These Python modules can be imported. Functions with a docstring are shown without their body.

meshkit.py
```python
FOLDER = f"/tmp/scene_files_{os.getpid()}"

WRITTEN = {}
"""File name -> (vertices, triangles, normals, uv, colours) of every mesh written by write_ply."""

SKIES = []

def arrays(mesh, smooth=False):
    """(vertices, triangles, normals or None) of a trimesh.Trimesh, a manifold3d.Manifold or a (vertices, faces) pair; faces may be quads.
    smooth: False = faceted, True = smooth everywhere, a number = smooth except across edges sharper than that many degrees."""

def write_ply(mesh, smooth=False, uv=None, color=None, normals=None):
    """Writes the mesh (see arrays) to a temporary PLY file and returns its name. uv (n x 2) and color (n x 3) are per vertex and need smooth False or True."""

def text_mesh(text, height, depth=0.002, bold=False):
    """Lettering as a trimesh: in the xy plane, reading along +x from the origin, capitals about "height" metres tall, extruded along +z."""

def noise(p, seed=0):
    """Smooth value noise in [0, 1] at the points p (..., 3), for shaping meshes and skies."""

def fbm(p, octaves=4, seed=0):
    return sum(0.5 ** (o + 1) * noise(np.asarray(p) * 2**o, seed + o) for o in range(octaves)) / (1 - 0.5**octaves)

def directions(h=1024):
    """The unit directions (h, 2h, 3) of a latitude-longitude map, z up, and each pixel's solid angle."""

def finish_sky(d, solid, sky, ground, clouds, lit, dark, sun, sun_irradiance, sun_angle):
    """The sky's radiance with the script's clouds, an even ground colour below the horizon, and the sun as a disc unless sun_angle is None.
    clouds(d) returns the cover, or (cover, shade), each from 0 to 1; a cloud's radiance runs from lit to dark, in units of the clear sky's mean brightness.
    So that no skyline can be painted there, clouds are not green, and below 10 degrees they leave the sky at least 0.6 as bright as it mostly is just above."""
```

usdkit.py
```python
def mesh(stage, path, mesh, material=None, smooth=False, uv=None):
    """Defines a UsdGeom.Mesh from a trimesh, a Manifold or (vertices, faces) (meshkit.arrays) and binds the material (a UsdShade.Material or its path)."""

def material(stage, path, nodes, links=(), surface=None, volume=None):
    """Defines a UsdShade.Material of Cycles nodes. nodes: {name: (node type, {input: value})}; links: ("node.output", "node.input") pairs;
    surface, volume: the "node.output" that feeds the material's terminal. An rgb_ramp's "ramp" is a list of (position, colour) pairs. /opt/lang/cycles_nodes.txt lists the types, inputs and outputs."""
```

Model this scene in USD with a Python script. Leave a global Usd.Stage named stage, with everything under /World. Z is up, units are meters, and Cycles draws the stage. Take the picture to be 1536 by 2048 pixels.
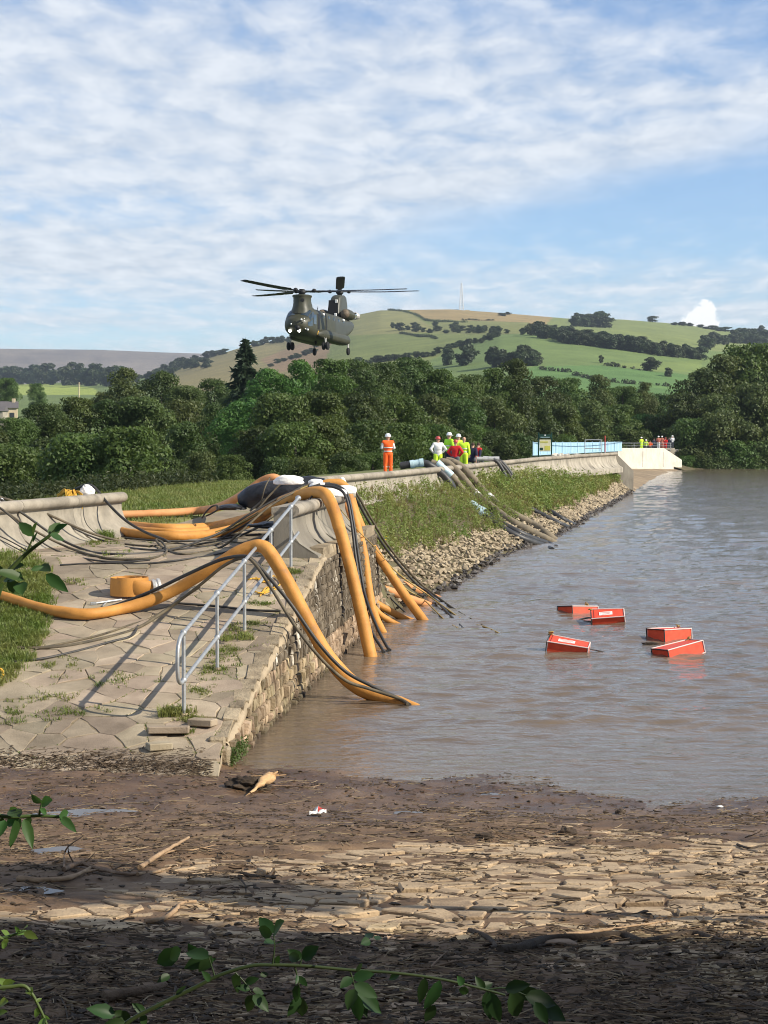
import math, random
import numpy as np
import trimesh
import manifold3d as m3
from scipy.spatial import Voronoi, cKDTree
from shapely.geometry import Polygon, Point
import usdkit, meshkit
from pxr import Usd, UsdGeom, UsdLux, UsdShade, Sdf, Gf, Vt

stage = Usd.Stage.CreateInMemory()
UsdGeom.SetStageUpAxis(stage, 'Z')
UsdGeom.SetStageMetersPerUnit(stage, 1.0)
UsdGeom.Xform.Define(stage, '/World')
UsdGeom.Scope.Define(stage, '/World/Looks')

# ---------------------------------------------------------------- camera, sky, sun, exposure
EYE, FPX, HORIZON = 4.2, 3400.0, 870.0          # eye height above the water, focal length in pixels of the photograph, its horizon row
PITCH = math.atan((1024 - HORIZON) / FPX)
cam = UsdGeom.Camera.Define(stage, '/World/camera')
cam.AddTranslateOp().Set(Gf.Vec3d(0, 0, EYE))
cam.AddRotateXOp().Set(90 - math.degrees(PITCH))
cam.CreateHorizontalApertureAttr(36.0)
cam.CreateVerticalApertureAttr(48.0)
cam.CreateFocalLengthAttr(36.0 * FPX / 1536)
cam.CreateClippingRangeAttr(Gf.Vec2f(0.1, 30000))
cam.CreateExposureAttr(0.55)

SUN = np.array([1.43, -0.55, 1.01]); SUN /= np.linalg.norm(SUN)
SUN_ELEV, SUN_ROT = math.asin(SUN[2]), math.atan2(SUN[0], SUN[1])
sun = UsdLux.DistantLight.Define(stage, '/World/sun')
sun.AddRotateZOp().Set(math.degrees(math.atan2(SUN[0], -SUN[1])))
sun.AddRotateXOp().Set(math.degrees(math.acos(SUN[2])))
sun.CreateIntensityAttr(1.25)
sun.CreateAngleAttr(0.53)
sun.CreateColorAttr(Gf.Vec3f(1.0, 0.92, 0.78))
sun.GetPrim().CreateAttribute('inputs:normalize', Sdf.ValueTypeNames.Bool).Set(True)


def sky_material():
    # a = x/y and e = z/y are the compass and height angles of the direction; the cloud sheet is laid out over them, drawn together towards the horizon
    M = lambda op, **k: ('math', {'math_type': op, **k})
    S = lambda a, b, lo, hi: ('map_range', {'range_type': 'smoothstep', 'from_min': a, 'from_max': b, 'to_min': lo, 'to_max': hi, 'clamp': True})
    n = {
        'tc': ('texture_coordinate', {}), 'xyz': ('separate_xyz', {}),
        'sky': ('sky_texture', {'sky_type': 'single_scattering', 'sun_disc': False, 'sun_elevation': SUN_ELEV, 'sun_rotation': SUN_ROT, 'altitude': 200.0, 'air_density': 1.0, 'aerosol_density': 0.4, 'ozone_density': 2.5}),
        'tint': ('mix', {'mix_type': 'multiply', 'fac': 1.0, 'color2': (0.95, 1.10, 1.30)}),
        'yc': M('maximum', value2=0.02), 'a': M('divide'), 'e': M('divide'), 'ec': M('maximum', value2=0.0),
        'e1': M('add', value2=0.10), 'u': M('divide'), 'v': M('divide', value1=1.0), 'uv': ('combine_xyz', {'z': 0.0}),
        'm1': ('mapping', {'mapping_type': 'point', 'rotation': (0, 0, 0.10), 'scale': (8.6, 5.4, 1.0), 'location': (3.1, 1.7, 0)}),
        'n1': ('noise_texture', {'scale': 1.0, 'detail': 6.0, 'roughness': 0.55, 'distortion': 0.25}),
        'm2': ('mapping', {'mapping_type': 'point', 'rotation': (0, 0, -0.12), 'scale': (0.95, 1.5, 1.0), 'location': (7.3, 2.2, 0)}),
        'n2': ('noise_texture', {'scale': 1.0, 'detail': 3.0, 'roughness': 0.5}),
        'l1': M('multiply_add', value2=0.27, value3=0.1215), 'g1': M('subtract'), 'g1n': M('multiply_add', value2=0.045), 'g1s': S(0.008, 0.060, 0, 1), 'g2': S(0.075, 0.125, 0, 1), 'gap': M('multiply'),
        'rt': S(0.03, 0.20, 0.0, 0.12), 'high': S(0.19, 0.27, 0.0, 0.20), 'low': S(0.02, 0.11, -0.20, 0.06),
        's1': M('multiply_add', value2=0.62), 's2': M('multiply_add', value2=0.55), 's3': M('multiply_add', value2=-0.42), 's4': M('subtract'),
        'cov': S(0.27, 0.72, 0.08, 0.90),
        'cv': ('combine_xyz', {'z': 0.0}), 'cm': ('mapping', {'mapping_type': 'point', 'location': (-0.1835 * 62, -0.062 * 66, 0), 'scale': (62, 66, 1)}), 'cd': ('vector_math', {'math_type': 'length'}),
        'cn': ('noise_texture', {'scale': 55.0, 'detail': 6.0, 'roughness': 0.6}), 'cs': M('multiply_add', value2=1.9, value3=-0.95), 'ca': M('add'), 'cc': S(1.0, 0.80, 0.0, 0.97),
        'max': M('maximum'),
        'shade': ('rgb_ramp', {'ramp': [(0.32, (5.0, 5.5, 6.2)), (0.66, (7.2, 7.5, 7.9))]}), 'shade2': ('mix', {'mix_type': 'mix', 'color2': (9.4, 9.3, 9.1)}), 'mix': ('mix', {'mix_type': 'mix'}),
        'bg': ('background_shader', {'strength': 0.085}),
    }
    L = [('tc.generated', 'xyz.vector'), ('xyz.y', 'yc.value1'), ('xyz.x', 'a.value1'), ('yc.value', 'a.value2'), ('xyz.z', 'e.value1'), ('yc.value', 'e.value2'), ('e.value', 'ec.value1'), ('ec.value', 'e1.value1'),
         ('a.value', 'u.value1'), ('e1.value', 'u.value2'), ('e1.value', 'v.value2'), ('u.value', 'uv.x'), ('v.value', 'uv.y'), ('uv.vector', 'm1.vector'), ('m1.vector', 'n1.vector'), ('uv.vector', 'm2.vector'), ('m2.vector', 'n2.vector'),
         ('a.value', 'l1.value1'), ('l1.value', 'g1.value1'), ('e.value', 'g1.value2'), ('n1.fac', 'g1n.value1'), ('g1.value', 'g1n.value3'), ('g1n.value', 'g1s.value'), ('e.value', 'g2.value'), ('g1s.result', 'gap.value1'), ('g2.result', 'gap.value2'),
         ('e.value', 'high.value'), ('e.value', 'low.value'), ('a.value', 'rt.value'),
         ('n1.fac', 's1.value1'), ('low.result', 's1.value3'), ('n2.fac', 's2.value1'), ('s1.value', 's2.value3'), ('gap.value', 's3.value1'), ('s2.value', 's3.value3'), ('s3.value', 's4.value1'), ('high.result', 's4.value2'), ('s4.value', 'cov.value'),
         ('a.value', 'cv.x'), ('e.value', 'cv.y'), ('cv.vector', 'cm.vector'), ('cm.vector', 'cd.vector1'), ('cv.vector', 'cn.vector'), ('cn.fac', 'cs.value1'), ('cd.value', 'ca.value1'), ('cs.value', 'ca.value2'), ('ca.value', 'cc.value'),
         ('cov.result', 'max.value1'), ('cc.result', 'max.value2'), ('n1.fac', 'shade.fac'), ('shade.color', 'shade2.color1'), ('cc.result', 'shade2.fac'), ('max.value', 'mix.fac'), ('sky.color', 'tint.color1'), ('tint.color', 'mix.color1'), ('shade2.color', 'mix.color2'), ('mix.color', 'bg.color')]
    del n['rt']
    L = [x for x in L if x[1] != 'rt.value']
    return usdkit.material(stage, '/World/Looks/sky_look', n, L, surface='bg.background')


dome = UsdLux.DomeLight.Define(stage, '/World/sky')
UsdShade.MaterialBindingAPI.Apply(dome.GetPrim()).Bind(sky_material())
dome.GetPrim().SetCustomDataByKey('kind', 'structure')
dome.GetPrim().SetCustomDataByKey('label', 'blue morning sky with broken sheets of white cloud')

# ---------------------------------------------------------------- helpers
RNG = np.random.default_rng(7)
USED = {}


def fresh(parent, name):
    k = (parent, name)
    i = USED.get(k, 0)
    USED[k] = i + 1
    return f'{parent}/{name}' if i == 0 else f'{parent}/{name}_{i:03d}'


def setdata(prim, **kw):
    for k, v in kw.items():
        if v:
            prim.SetCustomDataByKey(k, v)
    return prim


def thing(name, label, cat, loc=(0, 0, 0), rz=0.0, group=None, scale=None, kind=None):
    x = UsdGeom.Xform.Define(stage, fresh('/World', name))
    x.AddTranslateOp().Set(Gf.Vec3d(*map(float, loc)))
    x.AddRotateZOp().Set(float(math.degrees(rz)))
    s = (1, 1, 1) if scale is None else (scale if np.ndim(scale) else (scale,) * 3)
    x.AddScaleOp().Set(Gf.Vec3f(*map(float, s)))
    return setdata(x.GetPrim(), label=label, category=cat, group=group, kind=kind)


def path_of(p):
    return '/World' if p is None else str(p.GetPath())


def obj(name, mesh, mat, parent=None, smooth=False, label=None, cat=None, group=None, kind=None, tint=None):
    if isinstance(mesh, MB):
        mesh = mesh.vf()
    m = usdkit.mesh(stage, fresh(path_of(parent), name), mesh, LOOK[mat] if isinstance(mat, str) else mat, smooth)
    m.CreateDoubleSidedAttr(True)
    if tint is not None:
        UsdGeom.PrimvarsAPI(m).CreatePrimvar('tint', Sdf.ValueTypeNames.Color3fArray, 'vertex').Set(Vt.Vec3fArray.FromNumpy(np.asarray(tint, np.float32)))
    return setdata(m.GetPrim(), label=label, category=cat, group=group, kind=kind)


def dup(proto, loc, rz=0.0, scale=(1, 1, 1), label=None, group=None, name=None):
    d = proto.GetCustomData()
    base = name or proto.GetName()
    if base[-4:-3] == '_' and base[-3:].isdigit():
        base = base[:-4]
    p = thing(base, label or d['label'], d['category'], loc, rz, group or d.get('group'), scale)
    p.GetReferences().AddInternalReference(proto.GetPath())
    p.SetInstanceable(True)
    return p


def norm(v):
    v = np.asarray(v, float)
    return v / (np.linalg.norm(v, axis=-1, keepdims=True) + 1e-12)


class MB:
    """Collects shapes into one mesh."""

    def __init__(self):
        self.v, self.f, self.n = [], [], 0

    def add(self, v, f):
        v, f = np.asarray(v, float), np.asarray(f, int)
        if len(f) == 0:
            return self
        if f.shape[1] == 4:
            f = np.vstack([f[:, [0, 1, 2]], f[:, [0, 2, 3]]])
        self.v.append(v); self.f.append(f + self.n); self.n += len(v)
        return self

    def vf(self):
        return np.vstack(self.v), np.vstack(self.f)

    def box(self, c, s, R=None, bevel=0.0):
        s = np.asarray(s, float) / 2
        if bevel:
            b = min(bevel, s.min() * 0.6)
            pts = []
            for sx in (-1, 1):
                for sy in (-1, 1):
                    for sz in (-1, 1):
                        q = np.array([sx, sy, sz])
                        for k in range(3):
                            o = s - b; o[k] = s[k]
                            pts.append(q * o)
            return self.hull(np.array(pts) if R is None else np.array(pts) @ np.asarray(R).T, c)
        v = np.array([[x, y, z] for x in (-1, 1) for y in (-1, 1) for z in (-1, 1)]) * s
        if R is not None:
            v = v @ np.asarray(R).T
        f = [[0, 1, 3, 2], [4, 6, 7, 5], [0, 4, 5, 1], [2, 3, 7, 6], [0, 2, 6, 4], [1, 5, 7, 3]]
        return self.add(v + np.asarray(c), f)

    def hull(self, pts, c=(0, 0, 0)):
        m = m3.Manifold.hull_points(np.asarray(pts, np.float64)).to_mesh()
        return self.add(m.vert_properties[:, :3] + np.asarray(c), m.tri_verts)

    def man(self, m):
        m = m.to_mesh()
        return self.add(m.vert_properties[:, :3], m.tri_verts)

    def tube(self, pts, r, sides=8, caps=True):
        p = np.asarray(pts, float)
        r = np.broadcast_to(np.asarray(r, float), (len(p),))
        t = norm(np.gradient(p, axis=0))
        a = np.cross(t[0], [0, 0, 1.0] if abs(t[0, 2]) < 0.9 else [1.0, 0, 0]); a /= np.linalg.norm(a)
        A = []
        for i in range(len(p)):
            a = a - t[i] * (a @ t[i]); a = a / (np.linalg.norm(a) + 1e-12); A.append(a)
        A = np.array(A); B = np.cross(t, A)
        ang = np.arange(sides) * 2 * np.pi / sides
        v = p[:, None] + r[:, None, None] * (np.cos(ang)[None, :, None] * A[:, None] + np.sin(ang)[None, :, None] * B[:, None])
        i, j = np.meshgrid(np.arange(len(p) - 1), np.arange(sides), indexing='ij')
        q = np.stack([i * sides + j, i * sides + (j + 1) % sides, (i + 1) * sides + (j + 1) % sides, (i + 1) * sides + j], -1).reshape(-1, 4)
        self.add(v.reshape(-1, 3), q)
        if caps:
            for k, rev in ((0, True), (len(p) - 1, False)):
                idx = np.arange(sides)
                f = np.stack([np.full(sides, sides), idx, (idx + 1) % sides], 1)
                self.add(np.vstack([v[k], p[k]]), f[:, ::-1] if rev else f)
        return self

    def cyl(self, p0, p1, r0, r1=None, sides=12):
        return self.tube([p0, p1], [r0, r0 if r1 is None else r1], sides)

    def ball(self, c, r, sub=1):
        m = trimesh.creation.icosphere(sub, 1.0)
        return self.add(np.asarray(m.vertices) * np.asarray(r) + np.asarray(c), m.faces)

    def grid(self, P):
        a, b = P.shape[:2]
        i, j = np.meshgrid(np.arange(a - 1), np.arange(b - 1), indexing='ij')
        q = np.stack([i * b + j, (i + 1) * b + j, (i + 1) * b + j + 1, i * b + j + 1], -1).reshape(-1, 4)
        return self.add(P.reshape(-1, 3), q)

    def lathe(self, prof, axis0=(0, 0, 0), R=None, sides=20):
        prof = np.asarray(prof, float)
        ang = np.arange(sides + 1) * 2 * np.pi / sides
        P = np.stack([prof[:, None, 0] * np.cos(ang), prof[:, None, 0] * np.sin(ang), np.broadcast_to(prof[:, None, 1], (len(prof), sides + 1))], -1)
        if R is not None:
            P = P @ np.asarray(R).T
        return self.grid(P + np.asarray(axis0))


def spline(pts, n=8):
    p = np.asarray(pts, float)
    if len(p) < 3:
        return p
    q = np.vstack([2 * p[0] - p[1], p, 2 * p[-1] - p[-2]])
    out = []
    for i in range(1, len(q) - 2):
        p0, p1, p2, p3 = q[i - 1], q[i], q[i + 1], q[i + 2]
        t = (np.arange(n) / n)[:, None]
        out.append(0.5 * (2 * p1 + (p2 - p0) * t + (2 * p0 - 5 * p1 + 4 * p2 - p3) * t ** 2 + (3 * p1 - p0 - 3 * p2 + p3) * t ** 3))
    out.append(p[-1:])
    return np.vstack(out)


def frame(z, up=(0, 0, 1)):
    z = norm(z); x = np.cross(up, z)
    if np.linalg.norm(x) < 1e-6:
        x = np.cross((1, 0, 0), z)
    x = norm(x)
    return np.stack([x, np.cross(z, x), z], 1)


def rotz(a):
    c, s = math.cos(a), math.sin(a)
    return np.array([[c, -s, 0], [s, c, 0], [0, 0, 1.0]])


def rotx(a):
    c, s = math.cos(a), math.sin(a)
    return np.array([[1, 0, 0], [0, c, -s], [0, s, c.real]])


def roty(a):
    c, s = math.cos(a), math.sin(a)
    return np.array([[c, 0, s], [0, 1, 0], [-s, 0, c]])


CF, CU = np.array([0, math.cos(PITCH), -math.sin(PITCH)]), np.array([0, math.sin(PITCH), math.cos(PITCH)])


def ray(px, py):
    d = CF + (px - 768) / FPX * np.array([1.0, 0, 0]) - (py - 1024) / FPX * CU
    return d / d[1]


def P(px, py, Y):
    """The point of the place that the photograph shows at that pixel, Y metres ahead."""
    return np.array([0, 0, EYE]) + ray(px, py) * Y


def G(px, py, z=0.0):
    d = ray(px, py)
    return np.array([0, 0, EYE]) + d * ((z - EYE) / d[2])


def hit(px, py, zf, y0=4.0, y1=260.0, dz=0.0, step=0.03):
    """Where the line of sight meets the height field zf(x, y) + dz."""
    d = ray(px, py)
    Y = np.arange(y0, y1, step)
    below = EYE + d[2] * Y <= zf(d[0] * Y, Y) + dz
    k = int(np.argmax(below)) if below.any() else len(Y) - 1
    return np.array([d[0] * Y[k], Y[k], EYE + d[2] * Y[k]])


def ss(a, b, x):
    t = np.clip((np.asarray(x, float) - a) / (b - a), 0, 1)
    return t * t * (3 - 2 * t)


def fbm2(x, y, scale, octaves=4, seed=0):
    x = np.asarray(x, float); y = np.asarray(y, float)
    return meshkit.fbm(np.stack([x * scale, y * scale, np.zeros_like(x * scale + y)], -1), octaves, seed) - 0.5

# ---------------------------------------------------------------- materials
LOOK = {}


def look(name, ramp, scale=4.0, detail=6.0, rough=0.85, bump=0.0, bscale=30.0, rnd=0.0, spec=0.25, metal=0.0, stretch=None, hue=0.0, distort=0.3, tint=False, coat=0.0, rough2=None, bdist=0.02, stain=None, wet=None):
    if len(ramp) == 3 and np.isscalar(ramp[0]):
        ramp = [(0.3, ramp), (0.7, tuple(c * 0.8 for c in ramp))]
    n = {'g': ('geometry', {}), 'map': ('mapping', {'mapping_type': 'point', 'scale': stretch or (1, 1, 1)}),
         'n': ('noise_texture', {'scale': scale, 'detail': detail, 'roughness': 0.6, 'distortion': distort}),
         'r': ('rgb_ramp', {'ramp': ramp}), 'p': ('principled_bsdf', {'roughness': rough, 'specular_ior_level': spec, 'metallic': metal, 'coat_weight': coat})}
    L = [('g.position', 'map.vector'), ('map.vector', 'n.vector'), ('n.fac', 'r.fac')]
    src = 'r.color'
    if tint:
        n['at'] = ('attribute', {'attribute': 'tint'}); n['mx'] = ('mix', {'mix_type': 'multiply', 'fac': 1.0})
        L += [(src, 'mx.color1'), ('at.color', 'mx.color2')]; src = 'mx.color'
    if stain:
        n['sn'] = ('noise_texture', {'scale': stain[0], 'detail': 7.0, 'roughness': 0.65}); n['sr'] = ('rgb_ramp', {'ramp': [(0.36, (stain[1],) * 3), (0.58, (1, 1, 1))]}); n['sm'] = ('mix', {'mix_type': 'multiply', 'fac': 1.0})
        L += [('g.position', 'sn.vector'), ('sn.fac', 'sr.fac'), (src, 'sm.color1'), ('sr.color', 'sm.color2')]; src = 'sm.color'
    if wet:
        n['wx'] = ('separate_xyz', {}); n['wa'] = ('math', {'math_type': 'multiply_add', 'value2': -0.3}); n['wr'] = ('map_range', {'from_min': wet[0] - .15, 'from_max': wet[1] - .15, 'to_min': wet[2], 'to_max': 1.0, 'clamp': True}); n['wc'] = ('combine_color', {}); n['wm'] = ('mix', {'mix_type': 'multiply', 'fac': 1.0})
        L += [('g.position', 'wx.vector'), ('n.fac', 'wa.value1'), ('wx.z', 'wa.value3'), ('wa.value', 'wr.value'), ('wr.result', 'wc.r'), ('wr.result', 'wc.g'), ('wr.result', 'wc.b'), (src, 'wm.color1'), ('wc.color', 'wm.color2')]; src = 'wm.color'
    if rnd or hue:
        n['o'] = ('object_info', {}); n['ad'] = ('math', {'math_type': 'add'}); n['fr'] = ('math', {'math_type': 'fraction'})
        n['mr'] = ('map_range', {'from_min': 0.0, 'from_max': 1.0, 'to_min': 1 - rnd, 'to_max': 1 + rnd})
        n['m7'] = ('math', {'math_type': 'multiply', 'value2': 7.31}); n['f7'] = ('math', {'math_type': 'fraction'})
        n['mh'] = ('map_range', {'from_min': 0.0, 'from_max': 1.0, 'to_min': 0.5 - hue, 'to_max': 0.5 + hue})
        n['h'] = ('hsv', {'saturation': 1.0, 'fac': 1.0})
        L += [('o.random', 'ad.value1'), ('g.random_per_island', 'ad.value2'), ('ad.value', 'fr.value1'), ('fr.value', 'mr.value'), ('mr.result', 'h.value'),
              ('fr.value', 'm7.value1'), ('m7.value', 'f7.value1'), ('f7.value', 'mh.value'), ('mh.result', 'h.hue'), (src, 'h.color')]
        src = 'h.color'
    L.append((src, 'p.base_color'))
    if rough2 is not None:
        n['rr'] = ('map_range', {'from_min': 0.35, 'from_max': 0.65, 'to_min': rough, 'to_max': rough2, 'clamp': True}); L += [('n.fac', 'rr.value'), ('rr.result', 'p.roughness')]
    if bump:
        n['nb'] = ('noise_texture', {'scale': bscale, 'detail': 5.0, 'roughness': 0.6}); n['b'] = ('bump', {'strength': bump, 'distance': bdist})
        L += [('map.vector', 'nb.vector'), ('nb.fac', 'b.height'), ('b.normal', 'p.normal')]
    LOOK[name] = usdkit.material(stage, f'/World/Looks/{name}', n, L, surface='p.BSDF')


def leaf_look(name, c1, c2, scale=0.6, rnd=0.25, hue=0.02, trans=0.35, rough=0.5, tint=False):
    n = {'g': ('geometry', {}), 'n': ('noise_texture', {'scale': scale, 'detail': 3.0}), 'r': ('rgb_ramp', {'ramp': [(0.32, c1), (0.68, c2)]}),
         'o': ('object_info', {}), 'm': ('math', {'math_type': 'multiply', 'value2': 0.5}), 'ad': ('math', {'math_type': 'multiply_add', 'value2': 0.5}),
         'mr': ('map_range', {'from_min': 0.0, 'from_max': 1.0, 'to_min': 1 - rnd, 'to_max': 1 + rnd}), 'mh': ('map_range', {'from_min': 0.0, 'from_max': 1.0, 'to_min': 0.5 - hue, 'to_max': 0.5 + hue}),
         'h': ('hsv', {'saturation': 1.0, 'fac': 1.0}), 'p': ('principled_bsdf', {'roughness': rough, 'specular_ior_level': 0.3}), 't': ('translucent_bsdf', {}),
         'h2': ('hsv', {'saturation': 1.1, 'value': 1.25, 'hue': 0.485, 'fac': 1.0}), 'mc': ('mix_closure', {'fac': trans})}
    L = [('g.position', 'n.vector'), ('n.fac', 'r.fac'), ('o.random', 'm.value1'), ('g.random_per_island', 'ad.value1'), ('m.value', 'ad.value3'), ('ad.value', 'mr.value'), ('mr.result', 'h.value'),
         ('o.random', 'mh.value'), ('mh.result', 'h.hue'), ('r.color', 'h.color'), ('h.color', 'p.base_color'), ('h.color', 'h2.color'), ('h2.color', 't.color'), ('p.BSDF', 'mc.closure1'), ('t.BSDF', 'mc.closure2')]
    if tint:
        n['at'] = ('attribute', {'attribute': 'tint'}); n['mx'] = ('mix', {'mix_type': 'multiply', 'fac': 1.0})
        L = [x for x in L if x != ('r.color', 'h.color')] + [('r.color', 'mx.color1'), ('at.color', 'mx.color2'), ('mx.color', 'h.color')]
    LOOK[name] = usdkit.material(stage, f'/World/Looks/{name}', n, L, surface='mc.closure')


def flat(name, c, rough=0.6, metal=0.0, spec=0.3, emit=0.0):
    d = {'base_color': c, 'roughness': rough, 'metallic': metal, 'specular_ior_level': spec}
    if emit:
        d |= {'emission_color': c, 'emission_strength': emit}
    LOOK[name] = usdkit.material(stage, f'/World/Looks/{name}', {'p': ('principled_bsdf', d)}, [], surface='p.BSDF')


look('flagstone', [(0.22, (0.19, 0.152, 0.105)), (0.42, (0.295, 0.235, 0.165)), (0.58, (0.365, 0.295, 0.21)), (0.8, (0.28, 0.24, 0.18))], scale=1.4, detail=10, rough=0.9, bump=0.5, bscale=40, rnd=0.20, hue=0.012, stain=(0.55, 0.62))
look('joint_dirt', [(0.3, (0.12, 0.092, 0.055)), (0.5, (0.27, 0.21, 0.14)), (0.68, (0.16, 0.13, 0.07)), (0.8, (0.10, 0.12, 0.04))], scale=2.5, rough=0.95, bump=0.5, bscale=60)
n = {'g': ('geometry', {}), 'x': ('separate_xyz', {}), 'n': ('noise_texture', {'scale': 1.5, 'detail': 9.0, 'roughness': 0.6}), 'nl': ('noise_texture', {'scale': 0.5, 'detail': 4.0}),
     'r': ('rgb_ramp', {'ramp': [(0.30, (0.080, 0.048, 0.026)), (0.5, (0.138, 0.085, 0.047)), (0.70, (0.245, 0.162, 0.092))]}),
     'hz': ('math', {'math_type': 'multiply_add', 'value2': 1.1, 'value3': -0.55}), 'h2': ('math', {'math_type': 'add'}), 'wet': ('map_range', {'from_min': 0.02, 'from_max': 0.75, 'to_min': 1.0, 'to_max': 0.0, 'clamp': True}),
     'dk': ('mix', {'mix_type': 'multiply', 'color2': (0.66, 0.60, 0.55)}), 'ro': ('map_range', {'from_min': 0.0, 'from_max': 1.0, 'to_min': 0.82, 'to_max': 0.34, 'clamp': True}),
     'nb': ('noise_texture', {'scale': 34.0, 'detail': 6.0, 'roughness': 0.65}), 'b': ('bump', {'strength': 0.6, 'distance': 0.02}), 'p': ('principled_bsdf', {'specular_ior_level': 0.35})}
LOOK['mud'] = usdkit.material(stage, '/World/Looks/mud', n, [('g.position', 'n.vector'), ('g.position', 'nl.vector'), ('n.fac', 'r.fac'), ('g.position', 'x.vector'), ('nl.fac', 'hz.value1'), ('x.z', 'h2.value1'), ('hz.value', 'h2.value2'), ('h2.value', 'wet.value'),
     ('r.color', 'dk.color1'), ('wet.result', 'dk.fac'), ('dk.color', 'p.base_color'), ('wet.result', 'ro.value'), ('ro.result', 'p.roughness'), ('g.position', 'nb.vector'), ('nb.fac', 'b.height'), ('b.normal', 'p.normal')], surface='p.BSDF')
look('mud_stone', [(0.25, (0.14, 0.098, 0.06)), (0.42, (0.32, 0.232, 0.145)), (0.58, (0.46, 0.342, 0.212)), (0.78, (0.32, 0.236, 0.152))], scale=3.0, rough=0.85, bump=0.6, bscale=40, rnd=0.22, hue=0.01)
look('mortar', [(0.3, (0.13, 0.10, 0.065)), (0.6, (0.24, 0.19, 0.125))], scale=2.5, rough=0.95, bump=0.6, bscale=30, wet=(0.02, 0.16, 0.3))
look('wall_stone', [(0.3, (0.25, 0.19, 0.12)), (0.5, (0.37, 0.28, 0.175)), (0.75, (0.30, 0.24, 0.165))], scale=2.2, rough=0.92, bump=0.7, bscale=28, rnd=0.28, hue=0.015, stain=(1.1, 0.55), wet=(0.02, 0.16, 0.30))
look('rock', [(0.3, (0.22, 0.172, 0.115)), (0.6, (0.345, 0.278, 0.188)), (0.8, (0.27, 0.222, 0.152))], scale=1.8, rough=0.92, bump=0.5, bscale=18, rnd=0.30, hue=0.012)
look('rock_wet', [(0.3, (0.035, 0.028, 0.022)), (0.7, (0.075, 0.06, 0.045))], scale=3, rough=0.5, bump=0.5, rnd=0.3, spec=0.5)
look('concrete', [(0.28, (0.20, 0.175, 0.14)), (0.5, (0.33, 0.295, 0.235)), (0.75, (0.40, 0.36, 0.29))], scale=1.1, detail=8, rough=0.92, bump=0.25, bscale=30, rnd=0.06, stretch=(1, 1, 0.35), stain=(1.6, 0.66))
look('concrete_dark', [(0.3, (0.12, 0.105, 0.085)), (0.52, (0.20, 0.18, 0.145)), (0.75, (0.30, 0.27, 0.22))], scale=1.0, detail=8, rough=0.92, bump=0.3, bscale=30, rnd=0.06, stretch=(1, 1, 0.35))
look('concrete_pale', [(0.3, (0.42, 0.39, 0.33)), (0.6, (0.54, 0.50, 0.43)), (0.8, (0.40, 0.36, 0.30))], scale=0.9, detail=8, rough=0.9, bump=0.1)
look('coping', [(0.3, (0.22, 0.19, 0.15)), (0.5, (0.32, 0.28, 0.22)), (0.75, (0.25, 0.22, 0.18))], scale=2.5, detail=8, rough=0.92, bump=0.4, bscale=25, rnd=0.07, stain=(1.3, 0.62))
look('mortar_cap', [(0.3, (0.19, 0.15, 0.10)), (0.55, (0.36, 0.285, 0.19)), (0.75, (0.27, 0.22, 0.155))], scale=2.0, detail=9, rough=0.95, bump=0.7, bscale=22)
look('soil', [(0.3, (0.07, 0.055, 0.03)), (0.6, (0.11, 0.095, 0.05)), (0.8, (0.075, 0.09, 0.03))], scale=0.8, rough=0.95, bump=0.5)
look('crest_grass', [(0.3, (0.10, 0.115, 0.035)), (0.55, (0.15, 0.155, 0.055)), (0.8, (0.19, 0.165, 0.085))], scale=0.6, rough=0.95, bump=0.5, bscale=8)
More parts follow.
